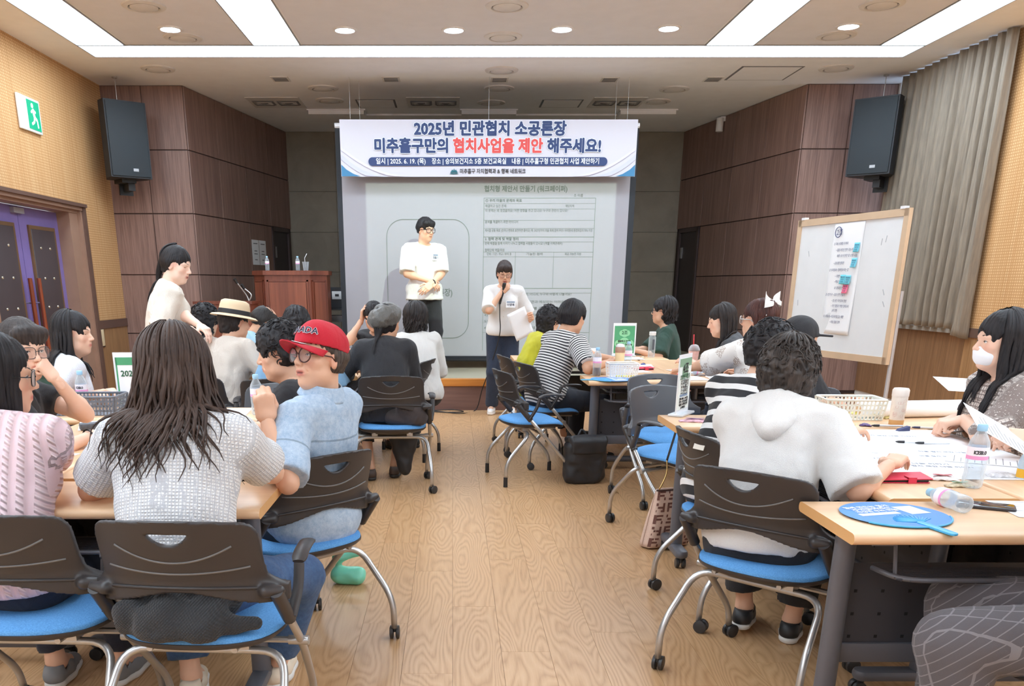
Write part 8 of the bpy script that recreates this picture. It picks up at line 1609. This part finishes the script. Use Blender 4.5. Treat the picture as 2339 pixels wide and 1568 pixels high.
# table signs
GRN = flat('green print', (78, 158, 112), 0.6, var=0.05, vs=6); LGRN = flat('pale green print', (140, 206, 158), 0.6, var=0.02)
def sign(x, y, rot, lab, w, h, parts):
    r = empty('table_sign', (x, y, TT), R_(rot), lab, 'table sign', 'acrylic table signs'); MB().box((-w / 2, -0.002, 0.012), (w / 2, 0.002, h)).build('acrylic_frame', flat('white acrylic', (232, 234, 238), 0.25, var=0), r, smooth=False); MB().rbox((-w / 2 - 0.005, -0.04, 0), (w / 2 + 0.005, 0.04, 0.012), 0.01).build('foot', flat('clear acrylic foot', (206, 212, 218), 0.2, var=0), r); parts(r); return r
def s2(r):
    MB().box((-0.095, -0.0045, 0.03), (0.095, -0.002, 0.275)).build('green_card', GRN, r, smooth=False)
    for cx, cz, q in ((0, 0.21, 0.036), (-0.025, 0.21, 0.026), (0.025, 0.21, 0.026), (0.0, 0.12, 0.05), (-0.055, 0.115, 0.034), (0.055, 0.115, 0.034)): MB().lathe([(q, 0), (q, 0.0012)], (cx, -0.0045 - 0.0001 * cx, cz), 24, axis=(0, -1, 0)).build('printed_cloud', LGRN, r, smooth=False)
    text('2조', 0.04, flat('dark green print', (36, 92, 62), 0.6, var=0), r, 'lettering', bold=0.001, loc=(0, -0.0065, 0.212), rot=(PI / 2, 0, 0)); text('행복하고 건강한', 0.024, INK, r, 'lettering', bold=0.0008, loc=(0, -0.0065, 0.135), rot=(PI / 2, 0, 0), width=0.12); text('미추홀구 가족나눔', 0.024, INK, r, 'lettering', bold=0.0008, loc=(0, -0.0065, 0.105), rot=(PI / 2, 0, 0), width=0.15)
sign(1.60, 8.46, 2, 'green table sign with the number two at the far end of the middle table', 0.215, 0.30, s2)
def s4(r):
    M1 = flat('sign paper', (226, 232, 228), 0.6, var=0); MB().box((-0.092, -0.0035, 0.03), (0.092, -0.002, 0.285)).build('printed_card', M1, r, smooth=False); MB().box((-0.092, -0.0045, 0.245), (0.092, -0.0035, 0.285)).box((-0.045, -0.0046, 0.19), (0.045, -0.0035, 0.25)).build('green_ribbon', flat('sage print', (126, 158, 132), 0.6, var=0), r, smooth=False)
    text('4조', 0.06, INK, r, 'lettering', bold=0.0014, loc=(0, -0.0055, 0.232), rot=(PI / 2, 0, 0)); text('2025년 제2차', 0.03, flat('dark green print', (36, 92, 62), 0.6, var=0), r, 'lettering', bold=0.001, loc=(0, -0.0055, 0.192), rot=(PI / 2, 0, 0), width=0.15); text('민관협치', 0.042, INK, r, 'lettering', bold=0.0009, loc=(0, -0.0055, 0.158), rot=(PI / 2, 0, 0), width=0.12); text('소공론장', 0.042, INK, r, 'lettering', bold=0.0009, loc=(0, -0.0055, 0.122), rot=(PI / 2, 0, 0), width=0.11)
    MB().box((-0.06, -0.0046, 0.094), (0.06, -0.0035, 0.106)).build('blue_pill', flat('blue grey print', (130, 150, 178), 0.6, var=0), r, smooth=False)
    for z_, s in ((0.083, '일시: 2025. 6. 19. (목)'), (0.068, '장소: 보건교육실'), (0.053, '대상: 지역주민')): text(s, 0.015, INK, r, 'lettering', align='CENTER', loc=(0, -0.0055, z_), rot=(PI / 2, 0, 0), width=0.13)
    text('▲ 미추홀구', 0.014, INK, r, 'lettering', loc=(0, -0.0055, 0.038), rot=(PI / 2, 0, 0))
sign(1.185, 4.58, 58, 'narrow looking white table sign with the number four turned sideways', 0.20, 0.305, s4)
def s1(r):
    MB().box((-0.092, -0.0035, 0.03), (0.092, -0.002, 0.275)).build('printed_card', M_PAPER, r, smooth=False); MB().box((-0.092, -0.0045, 0.235), (0.092, -0.0035, 0.275)).box((-0.092, -0.0045, 0.03), (-0.084, -0.0035, 0.275)).build('green_ribbon', GRN, r, smooth=False); text('2025년', 0.042, flat('dark green print', (36, 92, 62), 0.6, var=0), r, 'lettering', align='LEFT', bold=0.001, loc=(-0.07, -0.0055, 0.19), rot=(PI / 2, 0, 0))
sign(-1.69, 4.76, 4, 'white and green table sign partly hidden by the long brown hair', 0.205, 0.30, s1)
# ------------------------------------------------------------------ bags and clothes
def blob(name, parts, m, lab, cat, h=0.008, amp=0.006, fr=26, loc=(0, 0, 0), rz=0, cut=True, nm='cloth'):
    r = empty(name, loc, R_(rz), lab, cat); P = np.array([q for a, b_, *_ in parts for q in (a, b_)]); f = Fld(P.min(0) - 0.2, P.max(0) + 0.2, h)
    for a, b_, r1, r2, *fl in parts: f.cap(a, b_, r1, r2, k=0.03, flat=fl[0] if fl else None, fr=fl[1] if fl else 1.0)
    if amp: f.fn(lambda F, X, Y, Z: F + amp * n3(X, Y, Z, fr, 1.3) + amp * 0.5 * n3(X, Y, Z, fr * 2.3, 3.1))
    if cut: f.cut((0, 0, 0.001), (0, 0, -1))
    V, Q = f.net(); mk_mesh(nm, V, Q, m, r, {'tc': V}); return r
M_NYL = flat('black nylon', (40, 41, 45), 0.5, var=0.1, vs=10)
bp = empty('backpack', (0.945, 6.24, 0), R_(10), 'black nylon backpack standing on the floor behind the empty aisle chair', 'backpack')
def bagpart(nm, boxes, m=M_NYL, amp=0.006):
    f = Fld((-0.25, -0.22, -0.02), (0.25, 0.22, 0.45), 0.009)
    for c, hs, r, M in boxes: f.box(c, hs, r, M, k=0.03)
    f.fn(lambda F, X, Y, Z: F + amp * n3(X, Y, Z, 26, 1.3) + amp * 0.5 * n3(X, Y, Z, 55, 3.1)); f.cut((0, 0, 0.001), (0, 0, -1)); V, Q = f.net(); return mk_mesh(nm, V, Q, m, bp, {'tc': V})
bagpart('bag_body', [((0, 0, 0.16), (0.15, 0.085, 0.17), 0.07, rotm(0, -5, 0))], amp=0.011); bagpart('flap', [((0, -0.005, 0.315), (0.135, 0.095, 0.03), 0.028, rotm(0, 8, 0)), ((0, -0.098, 0.275), (0.128, 0.016, 0.05), 0.015, rotm(0, -5, 0))], amp=0.005)
MB().tube(bez([(0.12, 0.07, 0.32), (0.17, 0.05, 0.22), (0.165, 0.03, 0.10), (0.15, 0.02, 0.02)], 6), 0.014, 6, flat=0.3).build('shoulder_strap', M_NYL, bp, angle=0); MB().tube(bez([(-0.03, 0.07, 0.33), (0, 0.08, 0.37), (0.03, 0.07, 0.33)], 6), 0.008, 6).build('grab_handle', M_NYL, bp, angle=0)
cg = blob('cardigan', [((-0.14, -0.12, 0.05), (-0.10, 0.0, 0.08), 0.055, 0.06), ((-0.04, -0.16, 0.045), (0.0, -0.02, 0.09), 0.06, 0.07), ((0.06, -0.15, 0.04), (0.08, 0.0, 0.075), 0.05, 0.06), ((0.10, -0.13, 0.03), (0.20, -0.11, 0.028), 0.034, 0.022), ((-0.08, -0.17, 0.03), (0.08, -0.18, 0.025), 0.035, 0.03), ((-0.12, -0.05, 0.12), (0.06, -0.05, 0.13), 0.05, 0.05)], fabric('charcoal open knit', (44, 44, 46), kind='knit', p=0.009), 'black knitted cardigan bunched on the blue seat behind the tweed jacket', 'cardigan', amp=0.008, fr=34, loc=(-0.735, 2.36, 0.452), rz=-3)
ct = blob('brown_coat', [((-0.08, 0, 0.05), (0.10, -0.02, 0.05), 0.06, 0.06), ((0.0, -0.04, 0.11), (0.09, -0.03, 0.10), 0.05, 0.05), ((0.08, 0.06, 0.02), (0.10, 0.20, 0.0), 0.05, 0.05)], fabric('brown black coat cloth', (66, 58, 58)), 'dark brown coat folded on the blue seat under the black jacket', 'coat', amp=0.007, loc=(-0.33, 6.02, 0.455), cut=False)
cl2 = blob('tote_bag', [((-0.08, 0, 0.33), (0.0, 0, 0.06), 0.05, 0.035), ((0.07, 0, 0.33), (0.0, 0, 0.06), 0.05, 0.035), ((-0.06, 0, 0.34), (0.06, 0, 0.34), 0.05, 0.05), ((0, 0, 0.3), (0, 0, 0.1), 0.05, 0.045)], M_NYL, 'black cloth bag hanging down in front of the chair under the beret wearer', 'bag', amp=0.006, loc=(-0.35, 6.33, 0.02), cut=False)
mg = blob('mint_bag', [((-0.04, 0, 0.04), (0.04, 0, 0.04), 0.045, 0.045), ((-0.04, 0, 0.13), (0.05, 0, 0.15), 0.03, 0.02)], flat('mint plastic', (124, 212, 184), 0.35), 'mint green plastic bag on the floor beyond the red capped person', 'bag', amp=0.008, loc=(-0.50, 3.98, 0.0))
# patterned handbag leaning on the table leg
hb = empty('handbag', (1.16, 4.62, 0), R_(20), 'brown and cream letter patterned handbag with black strap beside the grey chair', 'handbag')
def m_bag():
    t = NT('tan canvas'); t.set(t.ramp(t.noise(t.tc('Object'), 300, 2), [(0.3, srgb(196, 166, 150)), (0.7, srgb(214, 186, 168))]), 0.7); return t.m
def bagp(u, v, s): zz = 0.31 * v; w = 0.125 * (1 + 0.12 * (1 - v)); d = 0.055 * math.sin(PI * min(1, 0.12 + 0.88 * (1 - v) ** 0.8) * 0.5 + 0.0) * (1 if s > 0 else -1); x = -w + 2 * w * u; rnd_ = math.sqrt(max(0, 1 - (2 * u - 1) ** 8)); return (x + 0.05 * v, d * rnd_ + 0.0, 0.01 + zz)
bb = MB().grid(lambda u, v: bagp(u, v, -1), 18, 14, 0.004).grid(lambda u, v: bagp(u, v, 1), 18, 14, 0.004).build('bag_body', m_bag(), hb, angle=0)
ltr = flat('brown letter print', (112, 72, 62), 0.7, var=0.05)
for j in range(5):
    for i in range(4):
        u0, v0 = (i + 0.5) / 4, (j + 0.5) / 5; fl_ = (i + j) % 2; g = MB(); sq = lambda a, b_, c, d: g.raw([tuple(np.array(bagp(u0 + p_ * 0.105 * (-1 if fl_ else 1), v0 + q_ * 0.085 * (-1 if fl_ else 1), -1)) + np.array((0, -0.0018, 0))) for p_, q_ in ((a, b_), (c, b_), (c, d), (a, d))], [(0, 1, 2, 3)])
        sq(-0.9, -0.9, -0.45, 0.9); sq(-0.45, 0.5, 0.8, 0.9); sq(-0.45, -0.2, 0.55, 0.2); sq(0.5, -0.9, 0.85, -0.35); g.build('printed_letter', ltr, bb, smooth=False)
MB().tube(bez([bagp(0.05, 1, -1), (-0.02, 0.0, 0.40), (-0.01, 0.02, 0.47)], 5), 0.004, 6).build('chain', flat('brass chain', (190, 156, 100), 0.3, 0.9), hb, angle=0)
MB().tube(bez([(-0.01, 0.02, 0.47), (0.03, 0.02, 0.62), (0.05, 0.03, 0.70), (0.08, 0.03, 0.60), (0.13, 0.0, 0.33)], 8), 0.009, 6, flat=0.35).build('strap', flat('black leather', (36, 32, 32), 0.4), hb, angle=0)
MB().grid(lambda u, v: tuple(np.array(bagp(u, 0.97 + 0.03 * v, -1)) + np.array((0, -0.003, 0))), 18, 2).build('top_trim', flat('dark brown leather', (66, 44, 38), 0.4), hb, angle=0)
